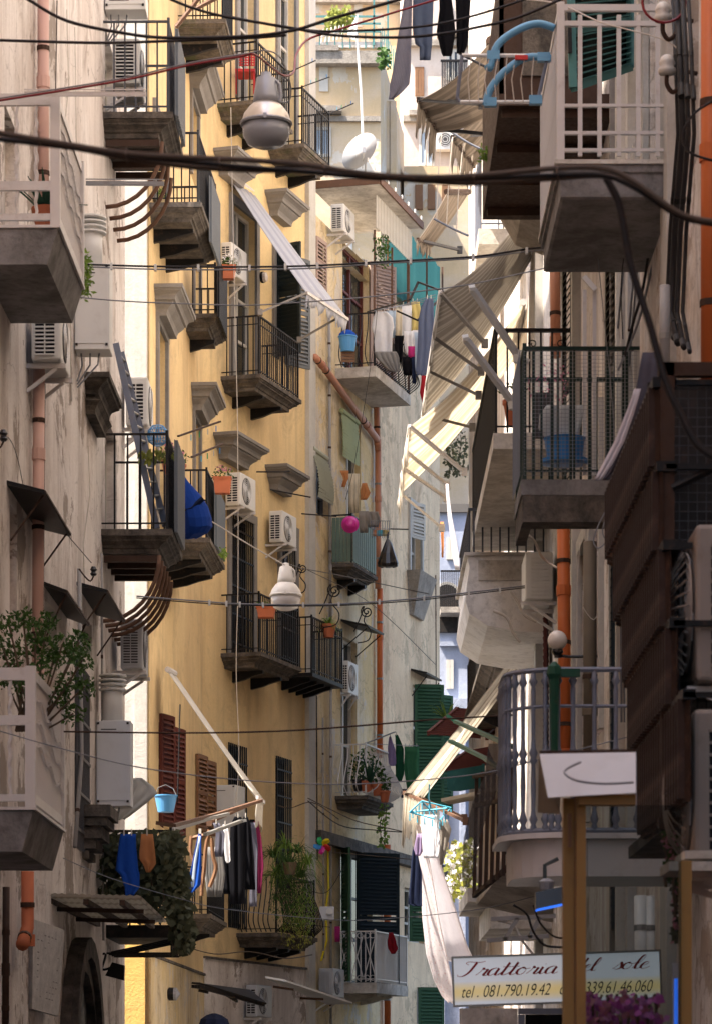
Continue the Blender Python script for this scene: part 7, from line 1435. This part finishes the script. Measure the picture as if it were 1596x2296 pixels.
# ---- wooden glass case near the camera
t = thing('glass_case', 'golden brown wooden frame case with glass at the bottom right, holding flowers', 'glass case', P(1287, 2300, 12.5)); c = Vector(t.location)
def pb(nm, x0, x1, y0, y1, Y, d, mat): a, b_ = P(x0, y1, Y)-c, P(x1, y0, Y)-c; b = MB(); b.bb(a.x, b_.x, Y-c.y, Y-c.y+d, a.z, b_.z); return b.build(nm, mat, t)
pb('post', 1292, 1313, 1785, 2500, 12.4, .06, 'oak'); pb('post', 1263, 1289, 1790, 2500, 12.5, .09, 'oak'); pb('post_strip', 1288, 1292, 1785, 2500, 12.45, .03, 'wood_brown')
pb('top_beam', 1296, 1425, 1782, 1805, 12.35, .07, 'oak'); pb('post', 1526, 1551, 1930, 2500, 12.5, .09, 'oak'); pb('pane', 1313, 1527, 1806, 2500, 12.46, .006, 'glass_box')
pb('hinge', 1273, 1281, 1825, 1900, 12.44, .02, 'wood_brown'); pb('base', 1262, 1552, 2500, 2560, 12.3, .5, 'oak')
t = thing('ledge', 'pale stone shelf sticking out over the orange wall', 'shelf', P(1536, 1950, 13)); c = Vector(t.location); pb('slab', 1500, 1640, 1932, 1953, 13, .4, 'concrete_w'); pb('upper_slab', 1535, 1640, 1908, 1926, 13.2, .4, 'concrete_w')
t = thing('blue_light', 'blue lit sign edge at the bottom right behind the post', 'lit sign', P(1522, 2300, 14)); c = Vector(t.location); pb('panel', 1508, 1524, 2160, 2400, 14.3, .05, 'canopy_w'); pb('tube', 1513, 1519, 2195, 2400, 14.1, .05, 'neon')
t = thing('doorway_frame', 'dark blue grey door frame under the restaurant sign', 'door frame', P(1150, 2300, 22)); c = Vector(t.location); pb('frame', 1162, 1270, 2262, 2275, 22, .08, 'iron_blue'); pb('frame', 1162, 1176, 2276, 2440, 22, .08, 'iron_blue'); pb('grille_panel', 1177, 1270, 2276, 2440, 22.1, .02, 'iron'); pb('shelf', 1030, 1160, 2262, 2440, 22.3, .1, 'concrete_w')
t = thing('bag', 'dark blue bag lying under the iron framed canopy at the bottom', 'bag', P(480, 2300, 47)); leaves(1, (0, 0, .1), (.01, .01, .01), .01, 'c_navy', t, 'tag'); b = MB(); b.lathe([(.2, -.1), (.24, .0), (.21, .09), (.12, .15), (.03, .18)], 9); b.build('bag_body', 'c_navy', t)

# ---- loose wires strung low over the yellow and ochre fronts
for k, (pts, lab) in enumerate((([(345, 2100), (400, 2118), (480, 2140), (560, 2135), (640, 2150), (700, 2142)], 'dusty cable bundle along the string course of the yellow house'), ([(380, 2120), (392, 2160), (408, 2178), (425, 2160), (430, 2130)], 'black cable drooping in a loop at the foot of the yellow house'),
    ([(690, 1790), (740, 1815), (800, 1842), (870, 1858), (930, 1872)], 'frayed cable bundle along the cornice below the flower balcony'), ([(690, 1796), (760, 1850), (840, 1862), (925, 1868)], 'second slack cable along the cornice below the flower balcony'), ([(565, 1775), (640, 1812), (700, 1800), (760, 1838)], 'thin cable from the folded awning to the old cornice'),
    ([(640, 2070), (690, 2074), (740, 2080)], 'short wire from the fern balcony to the grey meter box'), ([(745, 1912), (860, 1922), (925, 1928)], 'thin wire over the top of the dark shutters'), ([(700, 2000), (735, 2000), (770, 1945)], 'stiff pale wire sticking out beside the pinwheel corner'))):
    cable([(x, y, 51 if x < 690 and k not in (4,) else 56) for x, y in pts], 2.6 if k < 5 else 1.8, 'cable_br' if k % 2 == 0 else 'cable', lab)
for k, (x0, y0, x1, y1, Y, lab) in enumerate(((575, 1058, 650, 1058, 52, 'thin iron rod across the front of an upper window hood'), (606, 1098, 697, 1115, 54, 'thin iron rod before the lower window hood'), (676, 1152, 755, 1158, 56, 'iron rod between the yellow corner and the pink basin'), (870, 1186, 915, 1187, 60, 'iron rod to the right of the wire rack'), (440, 18, 520, 60, 40, 'grey brown folded awning strut at the top left'), (395, 60, 450, 130, 40, 'second folded awning strut at the top left'))):
    t = thing('iron_rod', lab, 'iron rod', P(x0, y0, Y)); b = MB(); e = P(x1, y1 if k < 4 else y0+(y0-y1)*1.0, Y)-Vector(t.location); b.tube([(0, 0, 0), e], .013 if k < 4 else .03, 6); b.build('rod', 'iron' if k < 4 else 'rust_l', t)
for k, (x, Y, y) in enumerate(((733, 56, 2052),)):
    t = thing('meter_box', 'small grey meter box with round dial beside the dark shutters', 'meter box', P(x, y+12, Y)); b = MB(); b.box((0, 0, .12), (.26, .16, .24)); b.build('box', 'canopy_w', t); b = MB(); b.lathe([(.001, 0), (.06, 0), (.06, .05)], 14, (.05, -.08, .15), Matrix.Rotation(R(90), 3, 'X')); b.build('dial', 'pl_white', t)
